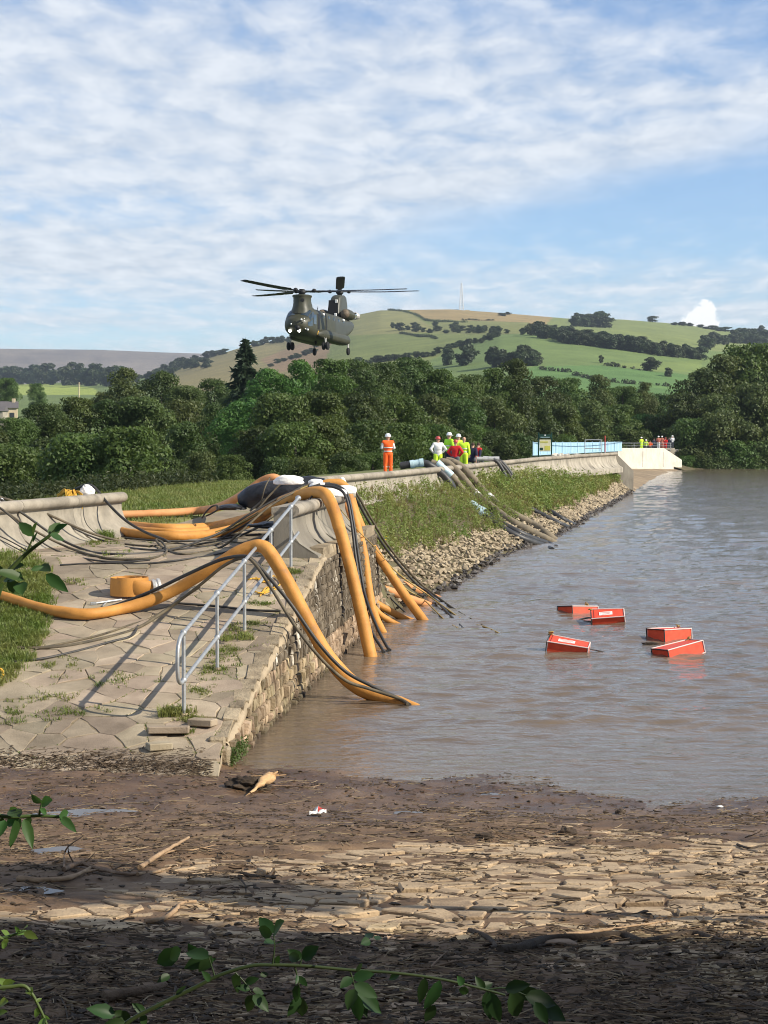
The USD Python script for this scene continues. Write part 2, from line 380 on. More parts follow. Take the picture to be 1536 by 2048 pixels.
look('valley_floor', [(0.3, (0.04, 0.06, 0.018)), (0.7, (0.065, 0.085, 0.028))], scale=0.2, rough=0.95)
look('hill_grass', [(0.28, (0.74, 0.76, 0.74)), (0.5, (0.96, 0.96, 0.96)), (0.72, (1.18, 1.15, 1.1))], scale=0.03, detail=12, rough=0.95, tint=True, spec=0.1)
look('hose_orange', [(0.26, (0.24, 0.13, 0.055)), (0.38, (0.42, 0.185, 0.037)), (0.6, (0.54, 0.25, 0.055)), (0.76, (0.42, 0.21, 0.07))], scale=2.2, detail=9, rough=0.62, bump=0.25, bscale=60, spec=0.35)
look('hose_faded', [(0.3, (0.46, 0.20, 0.075)), (0.7, (0.58, 0.28, 0.12))], scale=3.0, rough=0.7, bump=0.2, bscale=60)
look('hose_muddy', [(0.3, (0.10, 0.08, 0.055)), (0.5, (0.19, 0.155, 0.105)), (0.75, (0.07, 0.062, 0.052))], scale=2.6, rough=0.8, bump=0.35, bscale=40)
look('rubber', [(0.3, (0.018, 0.018, 0.019)), (0.7, (0.04, 0.039, 0.038))], scale=5, rough=0.5, spec=0.45)
look('cable', [(0.35, (0.022, 0.021, 0.020)), (0.7, (0.06, 0.054, 0.046))], scale=3, rough=0.55, spec=0.4)
look('cable_dusty', [(0.35, (0.055, 0.047, 0.035)), (0.7, (0.15, 0.12, 0.075))], scale=4, rough=0.7)
look('tarp_black', [(0.3, (0.012, 0.013, 0.016)), (0.7, (0.03, 0.03, 0.034))], scale=3, rough=0.42, bump=0.5, bscale=9, bdist=0.05, spec=0.4)
look('galvanised', [(0.3, (0.30, 0.31, 0.31)), (0.7, (0.46, 0.47, 0.47))], scale=14, rough=0.45, metal=0.55, spec=0.5)
look('bag_white', [(0.3, (0.62, 0.60, 0.56)), (0.7, (0.80, 0.78, 0.74))], scale=6, rough=0.9, bump=0.5, bscale=25)
look('rope_yellow', [(0.3, (0.50, 0.27, 0.03)), (0.7, (0.68, 0.40, 0.06))], scale=40, rough=0.8)
look('rope_dusty', [(0.3, (0.27, 0.19, 0.06)), (0.7, (0.42, 0.30, 0.10))], scale=30, rough=0.9)
look('fitting_blue', [(0.3, (0.30, 0.46, 0.50)), (0.7, (0.55, 0.66, 0.68))], scale=20, rough=0.45, spec=0.5)
look('fitting_metal', [(0.3, (0.45, 0.43, 0.40)), (0.7, (0.62, 0.60, 0.56))], scale=20, rough=0.45, metal=0.5)
look('float_red', [(0.3, (0.60, 0.055, 0.022)), (0.7, (0.70, 0.085, 0.035))], scale=8, rough=0.5, spec=0.4)
look('float_dark_red', [(0.3, (0.20, 0.018, 0.012)), (0.7, (0.28, 0.03, 0.02))], scale=8, rough=0.6)
look('wood_pale', [(0.3, (0.40, 0.24, 0.11)), (0.7, (0.55, 0.36, 0.19))], scale=9, rough=0.8, bump=0.4, stretch=(1, 1, 4))
look('wood_drift', [(0.3, (0.12, 0.08, 0.052)), (0.7, (0.25, 0.17, 0.11))], scale=7, rough=0.85, bump=0.6, bscale=50, rnd=0.25)
look('wood_dark', [(0.3, (0.035, 0.025, 0.018)), (0.7, (0.085, 0.06, 0.04))], scale=7, rough=0.85, bump=0.6, bscale=40, rnd=0.3)
look('litter', [(0.3, (0.05, 0.033, 0.02)), (0.55, (0.11, 0.075, 0.045)), (0.8, (0.20, 0.14, 0.08))], scale=9, rough=0.85, rnd=0.6)
look('bark', [(0.3, (0.06, 0.05, 0.04)), (0.7, (0.12, 0.10, 0.08))], scale=4, rough=0.9, bump=0.5)
look('heli_paint', [(0.30, (0.030, 0.031, 0.017)), (0.55, (0.048, 0.047, 0.027)), (0.75, (0.030, 0.032, 0.020))], scale=0.7, detail=6, rough=0.48, spec=0.4, bump=0.05, bscale=3)
look('heli_grey', [(0.30, (0.040, 0.042, 0.032)), (0.7, (0.060, 0.062, 0.048))], scale=0.9, rough=0.45, spec=0.4)
flat('heli_dark', (0.012, 0.012, 0.012), 0.6)
flat('heli_blade', (0.014, 0.015, 0.018), 0.5)
flat('heli_glass', (0.03, 0.045, 0.06), 0.06, spec=0.8)
flat('lamp_on', (1.0, 0.97, 0.88), 0.3, emit=7.0)
flat('marking_white', (0.75, 0.74, 0.70), 0.6)
flat('marking_yellow', (0.55, 0.33, 0.06), 0.6)
flat('marking_red', (0.45, 0.06, 0.05), 0.6)
flat('tyre', (0.012, 0.012, 0.012), 0.8)
flat('skin', (0.46, 0.27, 0.19), 0.6)
flat('hair_brown', (0.05, 0.03, 0.02), 0.8)
look('hivis_orange', (0.95, 0.13, 0.02), scale=6, rough=0.75)
look('hivis_yellow', (0.62, 0.88, 0.05), scale=6, rough=0.75)
look('hivis_lime', (0.40, 0.80, 0.03), scale=6, rough=0.75)
look('cloth_red', (0.62, 0.025, 0.025), scale=6, rough=0.8)
look('cloth_white', (0.74, 0.74, 0.72), scale=6, rough=0.8)
look('cloth_navy', (0.02, 0.022, 0.045), scale=6, rough=0.85)
look('cloth_grey', (0.10, 0.105, 0.115), scale=6, rough=0.85)
look('cloth_salmon', (0.58, 0.20, 0.14), scale=6, rough=0.85)
flat('reflective', (0.62, 0.62, 0.60), 0.4)
flat('helmet_white', (0.80, 0.80, 0.78), 0.35, spec=0.5)
flat('helmet_red', (0.40, 0.05, 0.04), 0.35, spec=0.5)
flat('boot', (0.02, 0.018, 0.016), 0.7)
look('panel_blue', [(0.3, (0.30, 0.47, 0.59)), (0.7, (0.37, 0.54, 0.65))], scale=1.5, rough=0.5)
look('sign_green', (0.012, 0.05, 0.038), scale=4, rough=0.5)
look('sign_cream', (0.66, 0.62, 0.42), scale=4, rough=0.6)
look('sign_yellow', (0.55, 0.52, 0.10), scale=4, rough=0.6)
look('steel_grey', [(0.3, (0.30, 0.31, 0.31)), (0.7, (0.40, 0.41, 0.41))], scale=6, rough=0.5, metal=0.3)
look('pole_red', (0.48, 0.06, 0.05), scale=6, rough=0.6)
look('brick_cream', (0.55, 0.45, 0.30), scale=1, rough=0.9)
look('roof_slate', (0.12, 0.11, 0.11), scale=2, rough=0.8)
flat('window_dark', (0.03, 0.035, 0.04), 0.15, spec=0.6)
flat('plastic_white_red', (0.80, 0.70, 0.68), 0.4)
look('flower_yellow', (0.75, 0.52, 0.02), scale=10, rough=0.8)
leaf_look('leaf_dark', (0.042, 0.071, 0.016), (0.086, 0.126, 0.031), rnd=0.35)
leaf_look('leaf_mid', (0.064, 0.108, 0.021), (0.114, 0.168, 0.040), rnd=0.35)
leaf_look('leaf_bright', (0.066, 0.135, 0.026), (0.110, 0.195, 0.043), rnd=0.3)
leaf_look('leaf_olive', (0.072, 0.106, 0.028), (0.122, 0.158, 0.047), rnd=0.3)
leaf_look('leaf_conifer', (0.030, 0.052, 0.027), (0.052, 0.076, 0.040), rnd=0.3)
leaf_look('leaf_hill', (0.038, 0.058, 0.025), (0.064, 0.086, 0.036), scale=0.05, rnd=0.3)
leaf_look('leaf_bramble', (0.035, 0.085, 0.022), (0.065, 0.13, 0.035), scale=14, rnd=0.2, trans=0.4)
leaf_look('leaf_bramble_painted_shade', (0.015, 0.042, 0.011), (0.032, 0.07, 0.019), scale=14, rnd=0.25, trans=0.3)  # darker copy of leaf_bramble: the deep shade is put into the leaf colour
leaf_look('leaf_pale', (0.10, 0.18, 0.035), (0.17, 0.26, 0.06), scale=14, rnd=0.2, trans=0.45)
leaf_look('weed', (0.15, 0.235, 0.045), (0.28, 0.30, 0.09), scale=0.5, rnd=0.35, hue=0.02)
leaf_look('grass_blade', (0.15, 0.22, 0.045), (0.27, 0.28, 0.09), scale=1.2, rnd=0.35)
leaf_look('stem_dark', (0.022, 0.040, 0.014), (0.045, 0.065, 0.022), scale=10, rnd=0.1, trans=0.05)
leaf_look('stem_green', (0.05, 0.09, 0.025), (0.09, 0.13, 0.04), scale=10, rnd=0.1, trans=0.1)
look('apron', [(0.3, (0.16, 0.12, 0.08)), (0.5, (0.22, 0.165, 0.105)), (0.7, (0.33, 0.25, 0.165))], scale=0.35, rough=0.9, bump=.3)
look('gravel', [(0.3, (0.16, 0.13, 0.09)), (0.5, (0.25, 0.205, 0.145)), (0.7, (0.17, 0.16, 0.07))], scale=1.2, detail=9, rough=0.95, bump=.6, bscale=30)
# ================================================================ the land: height fields of the near ground
def ramp_z(x, y):
    y = np.asarray(y, float)
    return np.where(y < 31, 0.5 + 0.17 * (y - 22.4), np.interp(y, [31, 40.5, 46, 58], [1.962, 2.0, 2.32, 2.45])) + 0 * np.asarray(x, float)


def mud_base(x, y):
    y = np.asarray(y, float)
    y = np.asarray(y, float)
    z = np.where(y < 18, 0.148 * (18 - y) + 0.16, np.where(y < 22, 0.16 - 0.06 * (y - 18), -0.08 - 0.13 * (y - 22)))
    return z + (0.10 * fbm2(x, y, 0.33, 2, 3) + 0.10 * fbm2(x, y, 0.8, 3, 13) * ss(15, 18, y)) * ss(26, 21, y) + 0.10 * ss(-1.6, -2.4, x) * ss(17.6, 20.1, y) - 0.095 * ss(0.0, 3.6, x) * ss(15.5, 19, y) - 0.02 * ss(-1.0, 0.5, x) * ss(17, 20, y)


class Field:
    """A height field sampled once on a grid and read between its points."""

    def __init__(self, fn, x0, x1, y0, y1, d):
        self.x, self.y, self.d = np.arange(x0, x1 + d, d), np.arange(y0, y1 + d, d), d
        A, B = np.meshgrid(self.x, self.y, indexing='ij')
        self.z = fn(A, B)

    def __call__(self, x, y):
        u = np.clip((np.asarray(x, float) - self.x[0]) / self.d, 0, len(self.x) - 1.001); v = np.clip((np.asarray(y, float) - self.y[0]) / self.d, 0, len(self.y) - 1.001)
        i, j = u.astype(int), v.astype(int); u, v = u - i, v - j
        z = self.z
        return z[i, j] * (1 - u) * (1 - v) + z[i + 1, j] * u * (1 - v) + z[i, j + 1] * (1 - u) * v + z[i + 1, j + 1] * u * v


def _stone_show(x, y):
    """0 where mud lies over the pitched stones, 1 where they are bare."""
    e = 0.49 + 0.17 * np.clip(x, -3, 1.3) - 0.20 * np.clip(np.abs(y - 11.0) - 1.3, 0, 9) + 1.15 * fbm2(x, y, 0.55, 3, 11) + 0.9 * fbm2(x, y, 1.7, 3, 12)
    e = np.where(y < 10, np.maximum(e, 0.40 + 0.9 * fbm2(x, y, 0.9, 3, 5)), e)
    return np.clip(e + 0.12, 0, 1)


_mud_base = mud_base
stone_show = Field(_stone_show, -9.2, 9.6, 4.6, 25.4, 0.06)
mud_base = Field(_mud_base, -62, 62, -4, 26, 0.25)


def _mud_z(x, y):
    e = ss(0.30, 0.62, _stone_show(x, y))
    return _mud_base(x, y) + 0.030 - 0.050 * e + 0.060 * fbm2(x, y, 2.3, 4, 21) + 0.030 * fbm2(x, y, 9.0, 2, 22)


mud_z = Field(_mud_z, -8.6, 9.05, 5.6, 24.85, 0.05)


WALL = np.array([[-8.9, 27.2], [-7.25, 33.2], [-6.0, 38.0], [-2.6, 50.0], [0.2, 60.5], [1.9, 67.5], [4.9, 81.0], [8.7, 98.0], [13.0, 113.0], [17.1, 126.0]])
SHORE = np.array([[0.0, 38.5], [0.75, 43.0], [1.5, 45.5], [4.06, 59.5], [7.0, 70.0], [12.2, 96.0], [16.2, 115.0], [18.7, 128.6], [24.6, 157.0], [35.2, 201.0], [38.4, 209.5], [42, 240]])


def wx(y):
    return np.interp(y, WALL[:, 1], WALL[:, 0])


def lx(y):
    return np.interp(y, SHORE[:, 1], SHORE[:, 0]) + 0.25 * fbm2(y, 0 * np.asarray(y, float), 0.35, 3, 4)


def bank_top(y):
    return np.interp(y, [38, 50, 75, 100, 126, 131], [2.15, 2.3, 2.2, 1.9, 1.15, 0.8])


def bank_left(y):
    return np.where(np.asarray(y) < 50, np.interp(y, [38, 39.6, 50], [-0.75, -0.9, -2.75]), wx(y) - 0.05)


def bank_z(x, y):
    a, b = bank_left(y), lx(y)
    t = (x - a) / np.maximum(b - a, 0.5)
    zt = bank_top(y)
    z = np.where(t < 1, zt * (1 - np.clip(t, 0, 1)) ** 0.95, -0.45 * (x - b))
    return np.maximum(z + 0.10 * fbm2(x, y, 0.9, 3, 31) * ss(0, 0.2, t), -2.5)


def bank_t(x, y):
    a, b = bank_left(y), lx(y)
    return (x - a) / np.maximum(b - a, 0.5)


def crest_z(x, y):
    return np.interp(y, [30, 40.5, 46, 58], [1.93, 1.98, 2.30, 2.45]) + 0 * np.asarray(x, float) + 0.06 * fbm2(x, y, 0.5, 3, 8)


# ---------------------------------------------------------------- far land: brow, hill crest and moor, as tables over the compass angle (photo column)
CREST = np.array([[-3000, 850], [-900, 800], [-300, 778], [0, 772], [250, 758], [345, 741], [420, 715], [500, 691], [560, 681], [640, 657], [710, 632], [760, 622], [900, 620], [1000, 627], [1130, 638], [1240, 640], [1330, 647], [1400, 655], [1460, 664], [1536, 670], [1800, 690], [2600, 760], [4500, 850]], float)
BROW = np.array([[-3000, 868], [-900, 850], [0, 808], [340, 782], [500, 764], [600, 745], [700, 727], [800, 712], [870, 702], [940, 690], [1000, 676], [1060, 671], [1150, 674], [1250, 683], [1350, 697], [1420, 711], [1536, 730], [1800, 760], [2600, 830], [4500, 862]], float)
MOOR = np.array([[-3000, 720], [-500, 706], [0, 700], [200, 702], [350, 708], [480, 711], [600, 716], [900, 740], [1600, 780], [4500, 850]], float)
YB, YC = 1100.0, 2100.0


def far_py(px, Y):
    b, c = np.interp(px, BROW[:, 0], BROW[:, 1]), np.interp(px, CREST[:, 0], CREST[:, 1])
    t = np.clip((Y - 300) / (YB - 300), 0, 1)
    t2 = np.clip((Y - YB) / (YC - YB), 0, 1)
    near = 905 + (b - 905) * (1 - (1 - t) ** 1.25)
    return np.where(Y < YB, near, b + (c - b) * (1 - (1 - t2) ** 1.15))


def far_z(x, y):
    px = 768 + FPX * np.asarray(x, float) / np.maximum(y, 1)
    Y = np.asarray(y, float)
    z = EYE + (HORIZON - far_py(px, np.minimum(Y, YC))) / FPX * np.minimum(Y, YC) - 0.06 * np.maximum(Y - YC, 0)
    m = np.interp(px, MOOR[:, 0], MOOR[:, 1])
    zm = EYE + (HORIZON - m) / FPX * 5600
    tm = ss(3200, 5600, Y)
    z = np.where(Y > YC + 300, np.maximum(z, -160 + (zm + 160) * tm), z)
    low = -7.5 + 0 * Y
    z = np.where(Y < 300, low + (z - low) * ss(225, 300, Y), z)
    return z + np.where(Y > 320, 5 * fbm2(x, y, 0.006, 3, 51) * ss(320, 900, Y) * ss(YC, YC - 500, np.minimum(Y, YC)), 0)


FIELDS = [  # photo polygons of land with a colour of its own, painted on top of each other
    ([(330, 700), (720, 600), (720, 760), (330, 790)], (0.215, 0.185, 0.085)),          # left flank, dry grass
    ([(520, 720), (650, 668), (700, 690), (640, 735), (560, 745)], (0.235, 0.165, 0.095)),  # bracken
    ([(380, 735), (480, 712), (520, 740), (440, 765), (340, 770)], (0.22, 0.185, 0.085)),
    ([(690, 600), (1000, 600), (1140, 700), (800, 760), (640, 760)], (0.150, 0.175, 0.060)),
    ([(690, 600), (790, 600), (840, 640), (880, 665), (700, 672)], (0.200, 0.195, 0.080)),
    ([(780, 600), (1160, 600), (1160, 655), (1040, 655), (900, 650), (850, 640)], (0.265, 0.200, 0.095)),   # dry top
    ([(860, 640), (1060, 646), (1060, 672), (860, 668)], (0.170, 0.180, 0.068)),
    ([(1140, 600), (1600, 600), (1600, 760), (1080, 700), (1080, 660)], (0.165, 0.195, 0.070)),
    ([(860, 720), (940, 688), (1000, 670), (1060, 668), (1460, 706), (1460, 760), (1080, 745), (860, 780)], (0.130, 0.178, 0.062)),
    ([(1070, 733), (1200, 731), (1290, 742), (1400, 752), (1400, 860), (1040, 860), (1040, 740)], (0.098, 0.172, 0.056)),
    ([(1200, 729), (1400, 722), (1400, 745), (1290, 742)], (0.145, 0.190, 0.06)),
    ([(20, 765), (100, 768), (190, 776), (200, 790), (30, 790)], (0.26, 0.31, 0.07)),
]


def far_tint(px, py, Y):
    c = np.tile(np.array([0.125, 0.165, 0.055]), (len(px), 1))
    for poly, col in FIELDS:
        q = np.array(poly, float); inside = np.zeros(len(px), bool)
        for (x0, y0), (x1, y1) in zip(q, np.roll(q, -1, 0)):
            inside ^= ((y0 > py) != (y1 > py)) & (px < (x1 - x0) * (py - y0) / (y1 - y0 + 1e-12) + x0)
        c[inside] = col
    mo = Y > 3000
    h = np.clip(fbm2(px[mo] * 0.02, py[mo] * 0.12, 1.0, 4, 9) + 0.5, 0, 1)[:, None]
    c[mo] = np.array([0.10, 0.084, 0.080]) * (1 - h) + np.array([0.22, 0.18, 0.145]) * h
    return c


def build_land():
    # hills: a fan of the country ahead, finely cut where the picture sees it
    px = np.concatenate([np.linspace(-3600, -60, 60)[:-1], np.linspace(-60, 1600, 330), np.linspace(1600, 5200, 60)[1:]])
    Y = np.concatenate([np.linspace(216, 330, 10)[:-1], np.linspace(330, 1100, 110)[:-1], np.linspace(1100, 2100, 150), np.linspace(2140, 3100, 12)[:-1], np.linspace(3100, 5600, 60), np.linspace(5800, 9000, 8)])
    A, B = np.meshgrid(px, Y, indexing='ij')
    X = (A - 768) / FPX * B
    Z = far_z(X, B)
    PY = HORIZON - (Z - EYE) / B * FPX
    m = MB().grid(np.stack([X, B, Z], -1))
    obj('hills', m, 'hill_grass', smooth=True, kind='structure', tint=far_tint(A.ravel(), PY.ravel(), B.ravel()))
    # the valley floor below the dam and the ground all round, one coarse sheet under everything near
    xs, ys = np.concatenate([np.linspace(-2600, -60, 14), np.linspace(-50, 70, 49), np.linspace(80, 2600, 14)]), np.concatenate([np.linspace(-2500, -30, 10), np.linspace(-24, 230, 70)])
    A, B = np.meshgrid(xs, ys, indexing='ij')
    Z = np.full(A.shape, -7.5)
    Z = np.where(B < 4, -3.0, Z)
    # far shore of the lake and its right bank
    right = ss(60, 110, A) * ss(-20, 10, B)
    Z = np.where(B < 218, Z * (1 - right) + 3.0 * right, Z)
    m = MB().grid(np.stack([A, B, Z], -1))
    obj('ground', m, 'valley_floor', smooth=True, kind='structure')
    # bank behind the camera where the photographer stands
    xs, ys = np.linspace(-60, 60, 61), np.linspace(-60, 6.0, 34)
    A, B = np.meshgrid(xs, ys, indexing='ij')
    Z = _mud_base(A, np.maximum(B, 0)) - 0.06 + 0.5 * ss(-2, -20, B)
    obj('near_bank', MB().grid(np.stack([A, B, Z], -1)), 'soil', smooth=True, kind='structure')
    # muddy shore
    A, B = np.meshgrid(mud_z.x, mud_z.y, indexing='ij')
    m = MB().grid(np.stack([A, B, mud_z.z], -1))
    shore = obj('muddy_shore', m, 'mud', smooth=True, kind='structure')
    xs, ys = np.concatenate([np.linspace(9, 60, 26)]), np.linspace(5.6, 24.8, 30)
    A, B = np.meshgrid(xs, ys, indexing='ij')
    obj('outer_shore', MB().grid(np.stack([A, B, mud_base(A, B)], -1)), 'mud', smooth=True, kind='structure')
    # far shore at the end of the lake, right of the abutment
    xs, ys = np.linspace(26, 150, 100), np.linspace(203, 262, 60)
    A, B = np.meshgrid(xs, ys, indexing='ij')
    b = lx(np.minimum(B, 209.5))
    s = np.where(B < 209.5, (b - A), np.maximum(b - A, (B - 210) * 0.42))     # how far inland
    Z = np.clip(s * 0.30, -1.5, 1.2) + 0.5 * ss(4, 14, s) + 0.15 * fbm2(A, B, 0.5, 3, 6)
    obj('far_shore', MB().grid(np.stack([A, B, Z], -1)), 'soil', smooth=True, kind='structure')
    # spillway apron between the end of the dam, the white abutment and the water
    ys = np.linspace(126.3, 206.5, 66); u = np.linspace(0, 1, 12)
    bx, bz_ = np.interp(ys, [126, 140, 185, 206], [17.6, 19.2, 25.3, 36.0]), np.interp(ys, [126, 132, 160, 185, 206], [.85, .95, .9, .62, .22])
    A, B = np.meshgrid(u, ys, indexing='ij')
    X = bx - 0.8 + (lx(ys) + 0.7 - bx + 0.8) * A
    Z = bz_ * (1 - A) ** 0.9 - 0.22 * A + 0.05 * fbm2(X, B, .8, 3, 2)
    obj('spillway_apron', MB().grid(np.stack([X, B, Z], -1)), 'apron', smooth=True, kind='structure')
    # the dam's crest: grass and path behind the wave wall, falling away to the valley on the left
    ys = np.linspace(26, 186, 161)
    u = np.concatenate([np.linspace(-26, -8.2, 10)[:-1], np.linspace(-8.2, -0.05, 18), [-0.04]])
    A, B = np.meshgrid(u, ys, indexing='ij')
    X = np.where(B < 126, wx(B), 17.1 + (B - 126) * 0.135) + A
    edge = 6.8
    Z = crest_z(X, B) - np.clip(-A - edge, 0, None) * 0.55
    Z = np.where(B < 44, np.minimum(Z, crest_z(X, B) - np.clip(-A - 6.5, 0, None) * 0.5), Z) - 0.04
    Z[-1] = -0.6
    obj('dam_crest', MB().grid(np.stack([X, B, Z], -1)), 'crest_grass', smooth=True, kind='structure')
    # ground between ramp and crest, right of the wall line
    ys = np.linspace(38, 51, 20); u = np.linspace(0, 1, 12)
    A, B = np.meshgrid(u, ys, indexing='ij')
    X = wx(B) - 0.1 + (bank_left(B) + 0.1 - wx(B)) * A
    obj('ramp_head', MB().grid(np.stack([X, B, crest_z(X, B) - 0.05 * A], -1)), 'gravel', smooth=True, kind='structure')
    # upstream bank
    ys = np.concatenate([np.arange(38.2, 90, 0.3), np.arange(90, 132, 0.7)]); u = np.linspace(0, 1.35, 30)
    A, B = np.meshgrid(u, ys, indexing='ij')
    X = bank_left(B) + (lx(B) - bank_left(B) + 0.6) * A
    return obj('bank', MB().grid(np.stack([X, B, bank_z(X, B)], -1)), 'soil', smooth=True, kind='structure')


def wall_xb(y):
    return -1.81 + 0.107 * (y - 23)


def water_material():
    n = {'g': ('geometry', {}), 'm1': ('mapping', {'mapping_type': 'point', 'scale': (0.75, 1.6, 1), 'rotation': (0, 0, 0.18)}), 'n1': ('noise_texture', {'scale': 3.0, 'detail': 4.0, 'roughness': 0.55, 'distortion': 0.4}),
         'm2': ('mapping', {'mapping_type': 'point', 'scale': (0.5, 1.0, 1)}), 'n2': ('noise_texture', {'scale': 0.12, 'detail': 3.0}),
         'r': ('rgb_ramp', {'ramp': [(0.35, (0.112, 0.083, 0.056)), (0.65, (0.150, 0.114, 0.080))]}),
         'b': ('bump', {'strength': 0.8, 'distance': 0.05}), 'p': ('principled_bsdf', {'roughness': 0.075, 'ior': 1.333, 'specular_ior_level': 0.5})}
    L = [('g.position', 'm1.vector'), ('m1.vector', 'n1.vector'), ('n1.fac', 'b.height'), ('b.normal', 'p.normal'), ('g.position', 'm2.vector'), ('m2.vector', 'n2.vector'), ('n2.fac', 'r.fac'), ('r.color', 'p.base_color')]
    LOOK['water'] = usdkit.material(stage, '/World/Looks/water', n, L, surface='p.BSDF')


def wave_z(x, y):
    rng = np.random.default_rng(5)
    z = np.zeros_like(x)
    for k in range(36):
        lam = 0.26 * 1.075 ** k
        a = math.radians(-80) + rng.normal(0, 0.5)
        kx, ky = 2 * np.pi / lam * math.cos(a), 2 * np.pi / lam * math.sin(a)
        ph = rng.uniform(0, 7)
        w = 0.0034 * lam ** 0.55
        z += w * np.sin(kx * x + ky * y + ph + 2.2 * fbm2(x, y, 0.3 / lam ** 0.5, 2, k))
    calm = 0.25 + 0.75 * ss(-0.2, 3.2, x - (-1.8 + 0.107 * (y - 23))) * ss(20.6, 25.5, y)
    gust = 0.75 + 0.9 * np.clip(fbm2(x * 0.5, y, 0.06, 3, 77) + 0.4, 0, 1)
    return z * calm * gust


def build_water():
    water_material()
    py = np.concatenate([[938, 939, 940], np.arange(941, 1000, 0.8), np.arange(1000, 1640, 1.25)])
    Y = 4.2 * FPX / (py - HORIZON)
    u = np.concatenate([np.linspace(0, 1, 400), 1 + np.linspace(0, 1, 24)[1:]])
    A, B = np.meshgrid(u, Y[::-1], indexing='ij')
    left = np.where(B < 21.3, -2.6, np.where(B < 39.5, wall_xb(B) - 0.1, lx(B) - 1.2))
    right = 0.245 * B
    X = np.where(A <= 1, left + (right - left) * A, right + (A - 1) * 0.4 * B)
    Z = wave_z(X, B)
    return obj('water', MB().grid(np.stack([X, B, Z], -1)), 'water', smooth=True, kind='structure')


build_land()
build_water()

# ================================================================ stones: slabs cut from cells
def cells(xr, yr, dx, dy, jit, seed, region=None, extra=0.0):
    rng = np.random.default_rng(seed)
    nx, ny = int((xr[1] - xr[0]) / dx) + 3, int((yr[1] - yr[0]) / dy) + 3
    i, j = np.meshgrid(np.arange(-1, nx), np.arange(-1, ny), indexing='ij')
    p = np.stack([xr[0] + (i + 0.5 * (j % 2)) * dx, yr[0] + j * dy], -1) + (rng.random((nx + 1, ny + 1, 2)) - 0.5) * np.array([dx, dy]) * jit
    p = p.reshape(-1, 2)
    if extra:
        p = np.vstack([p[rng.random(len(p)) > extra * .45], np.c_[rng.uniform(*xr, int(len(p) * extra)), rng.uniform(*yr, int(len(p) * extra))]])
    vor = Voronoi(p)
    out = []
    for k in range(len(p)):
        r = vor.regions[vor.point_region[k]]
        if -1 in r or len(r) < 3:
            continue
        g = Polygon(vor.vertices[r])
        if region is not None:
            g = g.intersection(region)
            if g.is_empty or g.geom_type != 'Polygon':
                continue
        if g.area > 0.1 * dx * dy:
            out.append(g)
    return out


def slab(poly, joint, zf, rise, depth, rng, rough=0.02, bevel=0.012, tiltamp=0.01):
    """One stone: its outline drawn in by the joint, edges broken, a bevelled top that follows zf + rise."""
    g = poly.buffer(-joint, join_style=2)
    if g.is_empty or g.geom_type != 'Polygon' or g.area < 0.004:
        return None
    c = np.array(g.exterior.coords)[:-1]
    pts = []
    for a, b in zip(c, np.roll(c, -1, 0)):
        L = np.linalg.norm(b - a)
        n = max(1, int(L / 0.14))
        for k in range(n):
            q = a + (b - a) * k / n
            if k:
                q = q + rng.normal(0, rough, 2) * 0.6
            pts.append(q)
    o = np.array(pts); n = len(o)
    if n < 3:
        return None
    ctr = o.mean(0)
    inn = ctr + (o - ctr) * (1 - bevel / max(0.05, math.sqrt(g.area) / 2))
    tilt = rng.normal(0, tiltamp, 2)
    r = rise + rng.normal(0, 0.004)
    zt = lambda q: zf(q[:, 0], q[:, 1]) + r + (q - ctr) @ tilt
    v = np.vstack([np.c_[inn, zt(inn)], np.c_[o, zt(o) - bevel * 0.7], np.c_[o, zf(o[:, 0], o[:, 1]) - depth], [[*ctr, zt(ctr[None])[0] + 0.002]]])
    k = np.arange(n); k2 = (k + 1) % n
    f = np.vstack([np.c_[np.full(n, 3 * n), k, k2], np.c_[k, k + n, k2 + n], np.c_[k, k2 + n, k2], np.c_[k + n, k + 2 * n, k2 + 2 * n], np.c_[k + n, k2 + 2 * n, k2 + n]])
    return v, f


def lay(parent, name, stones, mat, limit=300, rest='small_stones', key=None):
    """The stones that show largest as parts of their own, the rest joined."""
    st = sorted(stones, key=key) if key else stones
    for s in st[:limit]:
        obj(name, s, mat, parent)
    if len(st) > limit:
        m = MB()
        for s in st[limit:]:
            m.add(*s)
        obj(rest, m, mat, parent, kind='stuff')


RAMP_POLY = Polygon([(-9.0, 20.15), (-1.98, 20.2), (-2.03, 21.25), (-2.18, 21.5), (-1.17, 30.6), (-1.60, 31.0), (-1.05, 39.6), (-5.6, 39.8), (-7.2, 33.6), (-8.6, 28), (-10.5, 24)])


def inframe(s, m=0.0):
    x, y = s[0][:, 0].mean(), s[0][:, 1].mean()
    return abs(x / y) < 0.226 + 0.35 / y + m


JOINTS = []


